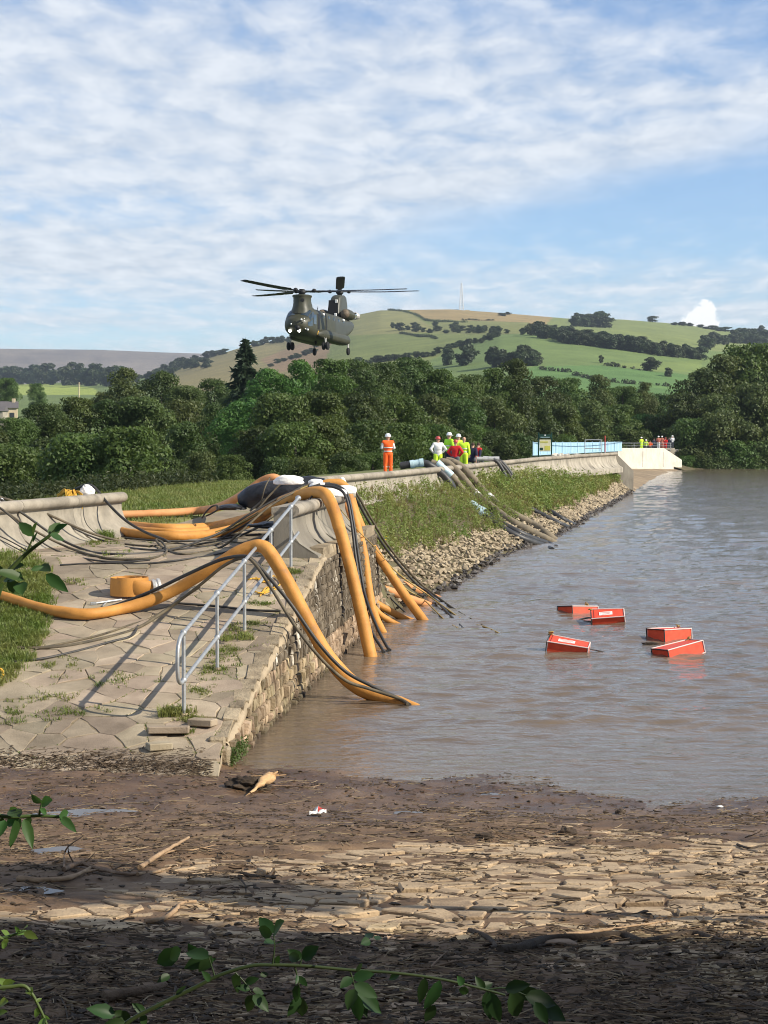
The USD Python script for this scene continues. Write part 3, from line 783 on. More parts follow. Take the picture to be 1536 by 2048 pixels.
def build_ramp():
    ramp = thing('ramp', 'sloping stone paved boat ramp climbing from the mud to the crest', None, kind='structure')
    xs, ys = np.arange(-10.6, -0.9, 0.3), np.arange(20.1, 40.0, 0.3)
    poly = RAMP_POLY
    m = MB()
    # bed under the flags, cut to the ramp's outline
    g = poly.buffer(-0.03)
    tri = trimesh.creation.triangulate_polygon(g, engine='earcut')
    tm = trimesh.Trimesh(np.c_[tri[0], np.zeros(len(tri[0]))], tri[1], process=False).subdivide_to_size(0.6)
    v = np.array(tm.vertices); v[:, 2] = ramp_z(v[:, 0], v[:, 1]) - 0.014 + 0.02 * fbm2(v[:, 0], v[:, 1], 3, 2, 5)
    obj('bed', (v, np.array(tm.faces)), 'joint_dirt', ramp, smooth=True)
    # its low side walls
    ring = np.array(poly.exterior.coords)
    m = MB()
    for a, b in zip(ring[:-1], ring[1:]):
        n = max(1, int(np.linalg.norm(b - a) / 0.5))
        q = a + (b - a) * np.linspace(0, 1, n + 1)[:, None]
        q = q + (np.array([-5, 28]) - q) * 0.002
        top = np.c_[q, ramp_z(q[:, 0], q[:, 1]) - 0.03]; bot = np.c_[q, np.full(len(q), -0.6)]
        m.grid(np.stack([top, bot], 1))
    obj('side', m, 'mortar_cap', ramp)
    rng = np.random.default_rng(3)
    cs = cells((-10.6, -0.8), (20.0, 40.0), 0.64, 0.50, 1.5, 12, poly, 0.35)
    st = [slab(c, 0.003 + rng.random() ** 2 * 0.011, ramp_z, 0.0, 0.06, rng, 0.020, 0.006, 0.006) for c in cs]
    st = [s for s in st if s is not None]
    # joints where grass and moss have taken hold
    rj = np.random.default_rng(44)
    for c in cs:
        q = np.array(c.exterior.coords)
        if abs(q[:, 0].mean() / q[:, 1].mean()) > .25:
            continue
        for a, b in zip(q[:-1], q[1:]):
            g = fbm2(a[0], a[1], .55, 3, 71)
            if rj.random() < .10 + 1.6 * max(0., float(g)):
                for k in range(int(np.linalg.norm(b - a) / .05)):
                    JOINTS.append(a + (b - a) * rj.random() + rj.normal(0, .012, 2))
    st.sort(key=lambda s: (not inframe(s), s[0][:, 1].mean()))
    lay(ramp, 'flagstone', st, 'flagstone', 300, 'smaller_flagstones')
    # a few loose flags tipped up by the corner of the ramp
    lo = P(335, 1468, 21.75); m = MB()
    for (px, py, L, W, a, tl) in ((338, 1467, 0.52, 0.26, 0.05, 0.10), (405, 1452, 0.34, 0.22, -0.3, 0.05), (318, 1500, 0.30, 0.2, 0.4, 0.02)):
        c = hit(px, py, ramp_z, 18)
        m2 = MB().box(c + [0, 0, 0.05], (L, W, 0.09), rotz(a) @ rotx(-tl), 0.012)
        obj('loose_flagstone', m2, 'flagstone', ramp)
    return ramp


def build_shore_stones():
    holder = thing('stone_pitching', 'pitched stone lake bed showing through the drying mud', None, kind='structure')
    rng = np.random.default_rng(8)
    reg = Polygon([(-7.5, 6.2), (7.5, 6.2), (7.5, 20.4), (-1.9, 20.4), (-7.5, 20.0)])
    cs = cells((-7.5, 7.5), (6.2, 20.5), 0.34, 0.185, 1.2, 31, reg, 0.25)
    st = []
    for c in cs:
        x, y = c.centroid.x, c.centroid.y
        e = float(stone_show(np.array([x]), np.array([y]))[0])
        if e < 0.24 or abs(x / y) > 0.29:
            continue
        s = slab(c, 0.006 + 0.014 * rng.random(), mud_base, -0.006 + rng.normal(0, 0.008), 0.07, rng, 0.016, 0.010, 0.014)
        if s is not None:
            st.append(s)
    st.sort(key=lambda s: (not inframe(s), s[0][:, 1].mean()))
    lay(holder, 'stone', st, 'mud_stone', 300, 'smaller_stones')


build_ramp()
build_shore_stones()


# ---------------------------------------------------------------- stone retaining wall beside the ramp
def wall_xb(y):
    return -1.81 + 0.107 * (y - 23)


def wall_top(y):
    return np.where(y < 31, 0.5 + 0.17 * (y - 22.4), 1.98)


def build_retaining_wall():
    w = thing('stone_wall', 'rough stone retaining wall dropping from the ramp edge into the brown water', 'wall')
    ys = np.linspace(21.42, 39.7, 60)
    m = MB()
    face = lambda y, z: wall_xb(y) - 0.09 * z - 0.05
    top = wall_top(ys) - 0.02
    m.grid(np.stack([np.c_[face(ys, -0.8 + 0 * ys) + .04, ys, -0.8 + 0 * ys], np.c_[face(ys, top) + .04, ys, top], np.c_[face(ys, top) - 0.4, ys, top], np.c_[face(ys, top) - 0.4, ys, -0.8 + 0 * ys]], 1))
    for y in (21.42, 39.7):
        t = float(wall_top(np.array(y))) - 0.02
        m.add([[face(y, -.8), y, -.8], [face(y, t), y, t], [face(y, t) - .4, y, t], [face(y, -.8) - .4, y, -.8]], [[0, 1, 2, 3]])
    obj('core', m, 'mortar', w)
    rng = np.random.default_rng(41)
    stones, z = [], -0.30
    while z < 2.0:
        h = rng.uniform(0.09, 0.19)
        y = 21.45 + rng.uniform(0, 0.2)
        while y < 39.6:
            L = rng.uniform(0.10, 0.34)
            zt = float(wall_top(np.array(y + L / 2))) - 0.075
            if min(abs(y + L - 27.45), abs(y - 27.45), abs(y + L - 33.6), abs(y - 33.6)) < 0.05:
                y += 0.06
            if z + h * 0.45 < zt:
                hh = min(h, zt - z)
                d = rng.uniform(0.105, 0.135) + (0.05 if z < 0.25 else 0) * rng.random()
                yy, zz = y + L / 2, z + hh / 2
                pts = []
                for sy in (-1, 1):
                    for sz in (-1, 1):
                        a, b = sy * (L / 2 - 0.006) * rng.uniform(0.90, 1.0), sz * (hh / 2 - 0.004) * rng.uniform(0.88, 1.0)
                        pts += [(-0.06, a, b), (0.05 + d * 0.12, a, b), (d - 0.04 + rng.normal(0, 0.010), a * rng.uniform(0.84, 0.98), b * rng.uniform(0.80, 0.98))]
                pts.append((d - 0.03 + rng.normal(0, 0.012), L * rng.uniform(-.15, .15), hh * rng.uniform(-.15, .15)))
                c = (wall_xb(yy) - 0.09 * zz - 0.05, yy, zz)
                q = MB().hull(pts, c).vf()
                stones.append(q)
            y += L
        z += h
    up = [s for s in stones if s[0][:, 2].mean() > 0.50 + 0.25 * (s[0][:, 1].mean() < 26.5) and s[0][:, 1].mean() > 24.0]
    ids = {id(s) for s in up}
    dn = [s for s in stones if id(s) not in ids]
    key = lambda s: s[0][:, 1].mean() - 30 * (s[0][:, 2].mean() > 0)
    lay(w, 'stone', dn, 'wall_stone', 170, 'smaller_stones', key)
    lay(w, 'dark_stone', up, 'wall_stone_dark', 130, 'smaller_dark_stones', key)
    # rough edge stones bedded along the top of the wall
    y = 21.45
    while y < 31.3:
        L = rng.uniform(0.28, 0.75); W = rng.uniform(0.18, 0.24)
        yy = y + L / 2; t = float(wall_top(np.array(yy)))
        pts = []
        for sy in (-1, 1):
            for sx in (-1, 1):
                for sz in (-1, 1):
                    pts.append((sx * W / 2 * rng.uniform(.82, 1.08), sy * (L / 2 - .004) * rng.uniform(.95, 1.02), sz * .075 + (rng.normal(.0, .010) if sz > 0 else 0) + .17 * sy * L / 2))
                pts.append((sx * W / 2 * rng.uniform(.9, 1.12), sy * L * .3, rng.normal(.02, .015) + .17 * sy * L * .3))
        obj('edge_stone', MB().hull(pts, (face(yy, t) - .055, yy, t - .068)), 'edge_stone', w)
        y += L
    # rough mortar smeared over the top of the face
    ys = np.linspace(21.42, 31.4, 140); a = np.linspace(0, 1, 9)
    Y, A = np.meshgrid(ys, a, indexing='ij')
    t = wall_top(Y)
    dep = 0.13 + 0.30 * np.clip(fbm2(Y, 0 * Y, 1.3, 4, 9) + .2, 0, 1)
    Z = t - .01 - dep * A
    X = face(Y, Z) + 0.085 + 0.05 * fbm2(Y, Z * 2, 4.5, 4, 4) - 0.07 * A ** 4 - 0.10 * (1 - np.clip(A * 6, 0, 1))
    obj('mortar_band', MB().grid(np.stack([X, Y, Z], -1)), 'mortar_cap', w, smooth=True)
    obj('corner_stone', MB().box((-2.12, 21.42, .12), (.22, .16, .52), rotz(.1), .03), 'edge_stone', w)
    obj('corner_stone', MB().box((-2.02, 21.30, .02), (.16, .20, .5), rotz(-.1), .03), 'edge_stone', w)
    # flat cap stones by the foot of the concrete wall
    for (y, L, h) in ((31.4, 1.2, 0.16), (32.7, 1.6, 0.13), (34.4, 1.8, 0.15), (36.3, 1.5, 0.12), (37.9, 1.8, 0.14)):
        pts = [(sx * .13 + rng.normal(0, .012), sy * (L / 2 - .01), sz * h / 2 + rng.normal(0, .008)) for sx in (-1, 1) for sy in (-1, -.3, .3, 1) for sz in (-1, 1)]
        obj('cap_stone', MB().hull(np.array(pts) @ rotz(-0.107).T, (face(y + L / 2, 2.0) - 0.10, y + L / 2, 2.0 + h / 2 - 0.05)), 'edge_stone', w)


look('edge_stone', [(0.25, (0.13, 0.10, 0.066)), (0.45, (0.29, 0.23, 0.152)), (0.6, (0.36, 0.29, 0.195)), (0.8, (0.22, 0.18, 0.124))], scale=2.6, detail=9, rough=0.95, bump=0.9, bscale=22, rnd=0.18, bdist=.03, stain=(.8, .6))
n = {'g': ('geometry', {}), 'n': ('noise_texture', {'scale': 2.2, 'detail': 6.0}), 'r': ('rgb_ramp', {'ramp': [(0.3, (0.075, 0.06, 0.042)), (0.55, (0.15, 0.12, 0.085)), (0.75, (0.20, 0.165, 0.115))]}),
     'm': ('mapping', {'mapping_type': 'point', 'scale': (1, 2.4, 0.55)}), 'n2': ('noise_texture', {'scale': 3.2, 'detail': 5.0, 'roughness': 0.6}), 'r2': ('rgb_ramp', {'ramp': [(0.60, (0, 0, 0)), (0.66, (1, 1, 1))]}),
     'mx': ('mix', {'mix_type': 'mix', 'color2': (0.58, 0.53, 0.44)}), 'nb': ('noise_texture', {'scale': 25.0, 'detail': 5.0}), 'b': ('bump', {'strength': 0.6, 'distance': 0.02}), 'p': ('principled_bsdf', {'roughness': 0.92, 'specular_ior_level': 0.2})}
LOOK['wall_stone_dark'] = usdkit.material(stage, '/World/Looks/wall_stone_dark', n, [('g.position', 'n.vector'), ('n.fac', 'r.fac'), ('g.position', 'm.vector'), ('m.vector', 'n2.vector'), ('n2.fac', 'r2.fac'), ('r.color', 'mx.color1'), ('r2.color', 'mx.fac'),
     ('mx.color', 'p.base_color'), ('g.position', 'nb.vector'), ('nb.fac', 'b.height'), ('b.normal', 'p.normal')], surface='p.BSDF')
build_retaining_wall()


# ---------------------------------------------------------------- concrete wave walls
FACE = [(0.62, -0.02), (0.60, 0.06), (0.42, 0.14), (0.28, 0.26), (0.17, 0.42), (0.11, 0.60), (0.10, 0.74), (0.14, 0.84), (0.20, 0.90)]


def wave_wall(t, path, zb, ztop, seg, mats, gap=0.012, scale=1.0, rng=None):
    """A row of cast panels with a curved face towards the lake (to the right of the path) and a bullnose coping along the top."""
    path = np.asarray(path, float)
    d = np.r_[0, np.cumsum(np.linalg.norm(np.diff(path, axis=0), axis=1))]
    n = max(1, int(round(d[-1] / seg)))
    for k in range(n):
        s = np.linspace(d[-1] * k / n + gap / 2, d[-1] * (k + 1) / n - gap / 2, 5)
        q = np.stack([np.interp(s, d, path[:, 0]), np.interp(s, d, path[:, 1])], 1)
        t0 = norm(np.stack([np.gradient(np.interp(s, d, path[:, i])) for i in (0, 1)], 1))
        nr = np.stack([t0[:, 1], -t0[:, 0]], 1)
        zb_, zt_ = zb(q), ztop(q)
        H = (zt_ - zb_)
        prof = [(-0.22, -0.3), (-0.22, 0.90)] + [(0.20, 0.90)] + FACE[::-1][1:] + [(0.62, -0.3)]
        ringp = []
        for u, w in prof:
            ringp.append(np.c_[q + nr * u * scale, zb_ + np.where(w > 0, w * H, w)])
        R = np.stack(ringp, 1)
        m = MB().grid(np.concatenate([R, R[:, :1]], 1))
        for e in (0, -1):
            r = R[e]; c = np.array([*(q[e] - nr[e] * 0.05), zb_[e] + 0.5 * H[e]])
            kk = np.arange(len(r))
            m.add(np.vstack([r, c]), np.c_[kk, (kk + 1) % len(r), np.full(len(r), len(r))])
        obj('panel', m, mats[0], t, smooth=35)
        # coping: a roll with a flat back
        cp = [(-0.26, 0.0), (-0.26, 0.13)] + [(0.12 + 0.135 * math.sin(a), 0.065 + 0.115 * math.cos(a)) for a in np.linspace(-0.9, math.pi + 0.2, 11)]
        zc = zt_ - 0.15
        R = np.stack([np.c_[q + nr * u * scale, zc + w] for u, w in cp], 1)
        m = MB().grid(np.concatenate([R, R[:, :1]], 1))
        for e in (0, -1):
            r = R[e]; c = r.mean(0); kk = np.arange(len(r))
            m.add(np.vstack([r, c]), np.c_[kk, (kk + 1) % len(r), np.full(len(r), len(r))])
        obj('coping', m, mats[1], t, smooth=40)


def build_wave_walls():
    t = thing('wave_wall', 'pale concrete wave wall with curved face left of the hoses, end open to the ramp', 'wall')
    wave_wall(t, [(-9.3, 25.8), (-8.9, 27.2), (-7.25, 33.2), (-5.98, 38.1)], lambda q: 1.75 + 0.03 * (q[:, 1] - 30) , lambda q: 2.9 + 0 * q[:, 0], 2.6, ('concrete', 'coping'))
    t = thing('wave_wall', 'short grey concrete wing wall beside the railing with sandbags and hoses over its top', 'wall')
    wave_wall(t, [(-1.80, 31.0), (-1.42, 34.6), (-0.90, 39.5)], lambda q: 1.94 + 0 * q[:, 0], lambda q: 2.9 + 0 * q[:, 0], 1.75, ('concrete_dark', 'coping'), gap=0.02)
    t = thing('wave_wall', 'long concrete wave wall along the dam crest running to the white abutment', 'wall')
    Y = np.array([49.5, 60.5, 67.5, 74, 81, 90, 98, 106, 113, 120, 126])
    wave_wall(t, np.c_[wx(Y), Y], lambda q: np.interp(q[:, 1], [49, 126], [1.95, 1.75]), lambda q: 2.9 + 0 * q[:, 0], 3.6, ('concrete', 'coping'))
    # its sloping end wing turning down to the water
    a, b = np.array([17.1, 126.05]), np.array([18.5, 126.6])
    m = MB()
    d = norm(b - a); nrm = np.array([d[1], -d[0]])
    pr = [(a, 0.2, 2.86), (b, 0.2, 1.55), (b, 0.2, 0.0), (a, 0.2, 0.0)]
    front = [np.array([*(q + nrm * 0.16), z]) for q, u, z in pr]; back = [np.array([*(q - nrm * 0.16), z]) for q, u, z in pr]
    m.add(front + back, [[0, 1, 2, 3], [7, 6, 5, 4], [0, 4, 5, 1], [1, 5, 6, 2], [3, 2, 6, 7], [0, 3, 7, 4]])
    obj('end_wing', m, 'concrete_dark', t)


build_wave_walls()


# ---------------------------------------------------------------- rocks of the upstream bank
def rock_mesh(rng, s):
    p = norm(rng.normal(0, 1, (11, 3))) * np.array([1.0, 0.75, 0.55]) * rng.uniform(0.75, 1.1, (11, 1))
    m = m3.Manifold.hull_points(p * s).to_mesh()
    return m.vert_properties[:, :3].astype(float), m.tri_verts.astype(int)


def veg_edge(y):
    return np.interp(y, [38, 42, 46, 52, 60, 75, 95, 112, 118, 127], [0.05, 0.30, 0.58, 0.70, 0.73, 0.73, 0.74, 0.68, 0.5, 0.42]) + 0.28 * fbm2(y, 0 * np.asarray(y), 0.45, 3, 66)


def build_rocks():
    holder = thing('riprap', 'tan broken rock facing the bank between the weeds and the water', None, kind='structure')
    rng = np.random.default_rng(17)
    protos = [rock_mesh(rng, 1.0) for _ in range(26)]
    dry, wet = [], []
    y = 38.3
    while y < 130:
        a, b = float(bank_left(np.array(y))), float(lx(np.array(y)))
        n = rng.poisson((b - a) * 0.62 * 0.5 / 0.035 * 0.95)
        for _ in range(n):
            yy = y + rng.uniform(0, 0.5)
            t = rng.uniform(float(veg_edge(np.array(yy))) - 0.06, 1.10)
            bb = float(lx(np.array(yy))); x = a + (bb - a) * t
            s = rng.uniform(0.06, 0.135) * (1.15 if t > 0.9 else 1.0) * (1.0 + 0.3 * (yy > 80))
            v, f = protos[rng.integers(26)]
            q = v * s @ rotz(rng.uniform(0, 6.3)).T @ rotx(rng.normal(0, 0.4)).T
            z = float(bank_z(np.array(x), np.array(yy))) + 0.03 + rng.uniform(0, 0.06)
            (wet if z < 0.10 + 0.05 * rng.random() else dry).append((q + [x, yy, z], f))
        y += 0.5
    dry.sort(key=lambda s: s[0][:, 1].mean()); wet.sort(key=lambda s: s[0][:, 1].mean())
    lay(holder, 'rock', dry, 'rock', 240, 'smaller_rocks')
    lay(holder, 'wet_rock', wet, 'rock_wet', 60, 'smaller_wet_rocks')


build_rocks()
# ================================================================ railing
def build_railing():
    bases = [(367, 1432), (435, 1340), (491, 1265), (541, 1192), (582, 1137)]
    pts = []
    for i, (px, py) in enumerate(bases):
        p = hit(px, py, ramp_z, 18); pts.append(p)
    pts = np.array(pts)
    # straight run through the measured feet
    fit = np.polyfit(pts[:, 1], pts[:, 0], 1); pts[:, 0] = np.polyval(fit, pts[:, 1]); pts[:, 2] = ramp_z(pts[:, 0], pts[:, 1])
    t = thing('railing', 'galvanised tube railing of posts and two rails along the ramp edge, rounded near end', 'railing')
    d = norm(pts[-1] - pts[0])
    up = np.array([0, 0, 1.0])
    HT, HM = 1.10, 0.47
    for p in pts:
        m = MB().tube([p - up * 0.15, p + up * (HT - 0.0)], 0.026, 12)
        po = obj('post', m, 'galvanised', t, smooth=40)
        obj('joint', MB().ball(p + up * HT, (0.045, 0.045, 0.047), 2), 'galvanised', po, smooth=True)
        obj('joint', MB().ball(p + up * HM, (0.042, 0.042, 0.045), 2), 'galvanised', po, smooth=True)
        obj('foot', MB().lathe([(0.0, 0.03), (0.05, 0.03), (0.065, -0.02)], p, sides=14), 'mortar_cap', po)
    e = pts[-1] + d * 0.75
    obj('top_rail', MB().tube([pts[0] + up * HT, e + up * HT], 0.027, 12), 'galvanised', t, smooth=40)
    obj('mid_rail', MB().tube([pts[0] + up * HM, e + up * HM], 0.027, 12), 'galvanised', t, smooth=40)
    a, b = pts[0] + up * HT, pts[0] + up * HM
    f = -np.array([d[0], d[1], d[2]])
    loop = [a, a + f * 0.16 - up * 0.01, a + f * 0.29 - up * 0.09, a + f * 0.34 - up * 0.22, b + f * 0.34 + up * 0.22, b + f * 0.29 + up * 0.09, b + f * 0.16 + up * 0.01, b]
    obj('end_loop', MB().tube(spline(loop, 6), 0.027, 12), 'galvanised', t, smooth=40)
    obj('wall_fixing', MB().ball(e + up * HT, (0.055, 0.07, 0.05), 2), 'galvanised', t, smooth=True)
    return pts


RAIL = build_railing()


def ground_z(x, y):
    """Whatever carries a hose: ramp and crest on the left, the bank on the right."""
    x = np.asarray(x, float); y = np.asarray(y, float)
    return np.where(y < 40, ramp_z(x, y), np.where(x > bank_left(y), bank_z(x, y), crest_z(x, y)))


# ================================================================ hoses and cables
def path3(spec, dz=0.0, zf=None):
    """Points given as (column, row, distance) or (column, row) on the ground zf, dz above it."""
    out = []
    for s in spec:
        out.append(P(*s) if len(s) == 3 else hit(s[0], s[1], zf or ramp_z, 18, 200, dz))
    return np.array(out)


def sag_r(n, r, seed, amp=0.06, flat0=1.0):
    x = np.linspace(0, n * 0.11, n)
    return r * (1 + amp * 2 * (meshkit.noise(np.stack([x, x * 0, x * 0], -1), seed) - 0.5))


def squash(m, pts, r, sides, k):
    """A lay-flat hose: the tube a little wider than high, with a crease or two."""
    m.tube(pts, r, sides)
    return m


def hose(name, label, spec, r, mat='hose_orange', dz=None, prof=None, zf=None, cat='hose', n=9, sides=14, group=None, amp=0.05, seed=0, fittings=()):
    c = path3(spec, r * 0.9 if dz is None else dz, zf)
    p = spline(c, n)
    t = thing(name, label, cat, group=group)
    rr = sag_r(len(p), r, seed, amp)
    if prof:
        rr = rr * np.interp(np.linspace(0, 1, len(p)), *prof)
    v, f = MB().tube(p, rr, sides).vf()
    # dents and creases of a limp wall, deepest where it bends
    v = v + r * .16 * (np.stack([meshkit.fbm(v * 7.0 / (r / .1), 4, k + seed) for k in range(3)], 1) - .5)
    obj('tube', (v, f), mat, t, smooth=60)
    for (i, L, rr, fm) in fittings:
        k = int(np.clip(i * (len(p) - 1), 0, len(p) - 2))
        d = norm(p[k + 1] - p[k])
        q = p[k]
        obj('coupling', MB().lathe([(r * .9, -L / 2), (r * rr, -L / 2), (r * rr, -L / 5), (r * (rr - .12), -L / 5), (r * (rr - .12), L / 5), (r * rr, L / 5), (r * rr, L / 2), (r * .9, L / 2)], q, frame(d), 16), fm, t, smooth=35)
    return t


def build_hoses():
    # the nearest hose: up the ramp, over the railing, down into the water
    hose('orange_hose', 'fat orange hose draped over the railing into the water, nearest the camera',
         [(-60, 1170), (10, 1194), (90, 1218), (170, 1228), (250, 1216), (330, 1190, 27.4), (410, 1145, 27.3), (470, 1108, 27.25), (505, 1093, 27.2), (522, 1092, 27.15), (540, 1106, 27.1), (575, 1165, 27.05), (620, 1252, 27.0), (660, 1318, 26.95), (705, 1366, 26.9), (755, 1392, 26.8), (800, 1408, 26.6), (850, 1430, 26.3)], 0.116, prof=([0, .3, .5, .62, 1], [.76, .80, .92, 1.0, 1.04]), n=10, sides=18, seed=1, amp=0.07)
    hose('orange_hose', 'orange hose bent sharply over the wing wall, hanging straight beside the stone wall',
         [(150, 1034), (206, 1042), (260, 1052), (340, 1058), (420, 1054), (500, 1036, 37.4), (560, 1006, 34.9), (610, 988, 34.3), (640, 985, 34.0), (656, 996, 33.8), (672, 1035, 33.4), (694, 1110, 33.0), (716, 1200, 32.7), (732, 1270, 32.4), (743, 1320, 32.2), (750, 1352, 32.0)], 0.120, n=10, sides=16, seed=2)
    hose('orange_hose', 'orange hose over the wing wall with a kinked foot, second along from the railing',
         [(148, 1046), (205, 1052), (260, 1066), (340, 1072), (420, 1068), (500, 1046, 37.6), (580, 1004, 37.4), (640, 972, 37.4), (672, 966, 37.4), (690, 974, 37.4), (702, 1005, 37.3), (716, 1060, 37.1), (728, 1110, 36.9), (736, 1170, 36.7), (744, 1215, 36.5), (757, 1250, 36.3), (772, 1278, 36.0), (785, 1300, 35.6)], 0.098, n=10, sides=14, seed=3)
    hose('orange_hose', 'long straight orange hose slanting from the wing wall, foot furthest out in the water',
         [(660, 978, 40.2), (684, 974, 39.9), (698, 985, 39.7), (712, 1030, 39.5), (735, 1080, 39.3), (775, 1140, 39.0), (815, 1198, 38.7), (846, 1240, 38.4), (862, 1262, 38.2)], 0.105, n=9, seed=4)
    hose('orange_hose', 'faded orange hose arching over the black tarpaulin behind the wing wall',
         [(150, 1028), (206, 1030), (300, 1027), (400, 1021), (445, 1011, 41.6), (490, 986, 40.4), (525, 962, 40.2), (548, 956, 40.1), (566, 966, 40.2), (584, 985, 40.4)], 0.098, 'hose_faded', seed=5)
    hose('orange_hose', 'faded orange hose lying across the rocks, highest of those beside the stone wall',
         [(725, 1105, 42.5), (745, 1130, 42.8), (775, 1152, 43.2), (810, 1170, 43.7), (845, 1185, 44.1), (872, 1196, 44.3), (890, 1203, 44.2)], 0.095, 'hose_faded', seed=6)
    hose('orange_hose', 'dull orange hose lying low over rocks at the water edge, behind the straight slanting hose',
         [(722, 1160, 40.5), (750, 1172, 40.8), (780, 1182, 41.1), (815, 1196, 41.5), (848, 1207, 42.0), (866, 1214, 42.2)], 0.095, 'hose_faded', seed=7)
    hose('orange_hose', 'short stretch of orange hose sinking into the water, upper of two beside the kinked hose',
         [(728, 1180, 38.6), (752, 1206, 38.7), (780, 1222, 38.8), (806, 1236, 38.8), (830, 1247, 38.7)], 0.085, seed=8)
    hose('orange_hose', 'short stretch of orange hose sinking into the water, lower of two beside the kinked hose',
         [(740, 1205, 37.6), (757, 1226, 37.7), (775, 1239, 37.8), (793, 1249, 37.8), (812, 1258, 37.6)], 0.07, seed=9)
    hose('orange_hose', 'thin orange hose hanging in shadow behind the second hose on the wing wall',
         [(676, 985, 38.8), (692, 1010, 38.7), (708, 1060, 38.6), (724, 1130, 38.4), (738, 1200, 38.2), (752, 1240, 38.0)], 0.07, 'hose_faded', seed=10)

    # one more length in the bunch lying across the ramp
    hose('orange_hose', 'orange hose between the other two lying across the ramp from behind the left wall',
         [(150, 1040), (206, 1047), (260, 1058), (340, 1064), (420, 1060), (480, 1046, 38.2), (540, 1020, 37.6), (590, 998, 37.2), (630, 985, 36.9), (655, 980, 36.8)], 0.085, seed=12)
    # coiled hose with its coupling
    c = hit(262, 1190, ramp_z, 20)
    t = thing('coiled_hose', 'flat orange hose rolled up on the ramp with a pale coupling at its end', 'hose', c)
    H = 0.30
    ang = np.linspace(0, 4.6 * np.pi, 100)
    rr = 0.12 + 0.017 * ang / 1.0
    m = MB()
    sp = np.stack([rr * np.cos(ang) - 0.05, rr * np.sin(ang)], 1)
    th = 0.013
    nr = norm(np.stack([-np.gradient(sp[:, 1]), np.gradient(sp[:, 0])], 1))
    z0 = 0.0
    ring = np.stack([np.c_[sp + nr * th, np.full(100, z0)], np.c_[sp + nr * th * 1.2, np.full(100, z0 + H * .5)], np.c_[sp + nr * th * .5, np.full(100, z0 + H)], np.c_[sp - nr * th * .5, np.full(100, z0 + H)], np.c_[sp - nr * th * 1.2, np.full(100, z0 + H * .5)], np.c_[sp - nr * th, np.full(100, z0)]], 1)
    obj('roll', MB().grid(np.concatenate([ring, ring[:, :1]], 1)), 'hose_orange', t, smooth=40)
    e = np.array([0.26, -0.13, 0.15])
    pts = spline([[0.02, -0.26, 0.15], [0.16, -0.27, 0.15], [0.30, -0.22, 0.15], [0.40, -0.17, 0.15]], 6)
    m = MB(); secs = []
    for i, p in enumerate(pts):
        k = i / (len(pts) - 1); hh, ww = 0.145 * (1 - .35 * k), 0.03 + 0.06 * k
        a = np.linspace(0, 2 * np.pi, 15)
        tn = norm(pts[min(i + 1, len(pts) - 1)] - pts[max(i - 1, 0)]); sd = np.array([-tn[1], tn[0], 0])
        secs.append(p + np.cos(a)[:, None] * sd * ww + np.sin(a)[:, None] * np.array([0, 0, hh]))
    obj('tail', MB().grid(np.array(secs)), 'hose_orange', t, smooth=50)
    obj('coupling', MB().lathe([(0.06, -.06), (0.125, -.06), (0.135, -.02), (0.115, -.01), (0.115, .02), (0.14, .03), (0.14, .07), (0.10, .075), (0.085, 0.0)], pts[-1] + [0.03, 0.01, 0], frame((1, .42, .05)), 20), 'fitting_metal', t, smooth=30)
    # little grey strut beside it
    a, b = hit(187, 1207, ramp_z, 20, dz=.03), hit(243, 1199, ramp_z, 20, dz=.03)
    t = thing('metal_bar', 'short pale metal bar lying on the ramp in front of the coiled hose', 'bar')
    obj('bar', MB().tube([a, b], 0.017, 8), 'galvanised', t, smooth=40)
    obj('foot', MB().box(a, (0.10, 0.03, 0.05), rotz(0.3), .008), 'galvanised', t)
    obj('prong', MB().tube([hit(205, 1212, ramp_z, 20, dz=.02), hit(218, 1200, ramp_z, 20, dz=.03)], 0.012, 8), 'galvanised', t, smooth=40)

    # black pump hoses over the long wall
    bz = bank_z
    def big(label, spec, r, mat, fit=(), seed=0, name='pump_hose', group=None):
        return hose(name, label, spec, r, mat, dz=r * 0.9, zf=bz, seed=seed, fittings=fit, n=8, sides=12, amp=0.09, group=group)
    big('black rubber pump hose with blue coupling, leftmost over the long wall, ending in weeds', [(800, 932, 68), (822, 929, 68), (845, 926, 68), (862, 932, 68), (884, 948, 68.2), (899, 965, 68.3), (907, 982, 68.4)], 0.155, 'rubber', [(0.27, 0.55, 1.1, 'fitting_blue')], 1)
    big('tan muddy pump hose with a metal coupling at the wall top', [(862, 924, 69), (878, 930, 69), (892, 941, 69), (908, 957, 69), (922, 975, 69.2), (936, 993, 69.2)], 0.125, 'hose_muddy', [(0.36, 0.8, 1.2, 'fitting_blue')], 2)
    big('mud-caked thick pump hose from long wall down to water, left of a pair', [(880, 922, 71), (896, 926, 71), (914, 942, 71), (932, 963, 71), (952, 988), (985, 1015), (1022, 1042), (1060, 1062), (1098, 1080), (1115, 1090, 67.5)], 0.15, 'hose_muddy', [(0.45, 0.6, 1.1, 'bag_white')], 3)
    big('mud-caked thick pump hose from long wall down to water, right of a pair', [(892, 920, 73), (906, 923, 73), (924, 934, 73), (944, 955, 73), (965, 980), (992, 1005), (1028, 1028), (1068, 1050), (1098, 1072), (1116, 1085, 69.0)], 0.15, 'hose_muddy', [(0.52, 0.8, 1.12, 'bag_white')], 4)
    big('thin black cable hose beside the mud-caked pair, dropping from a metal clamp', [(915, 925, 74), (930, 935, 74), (948, 956, 74), (965, 975, 74), (978, 996, 74)], 0.05, 'rubber', (), 5)
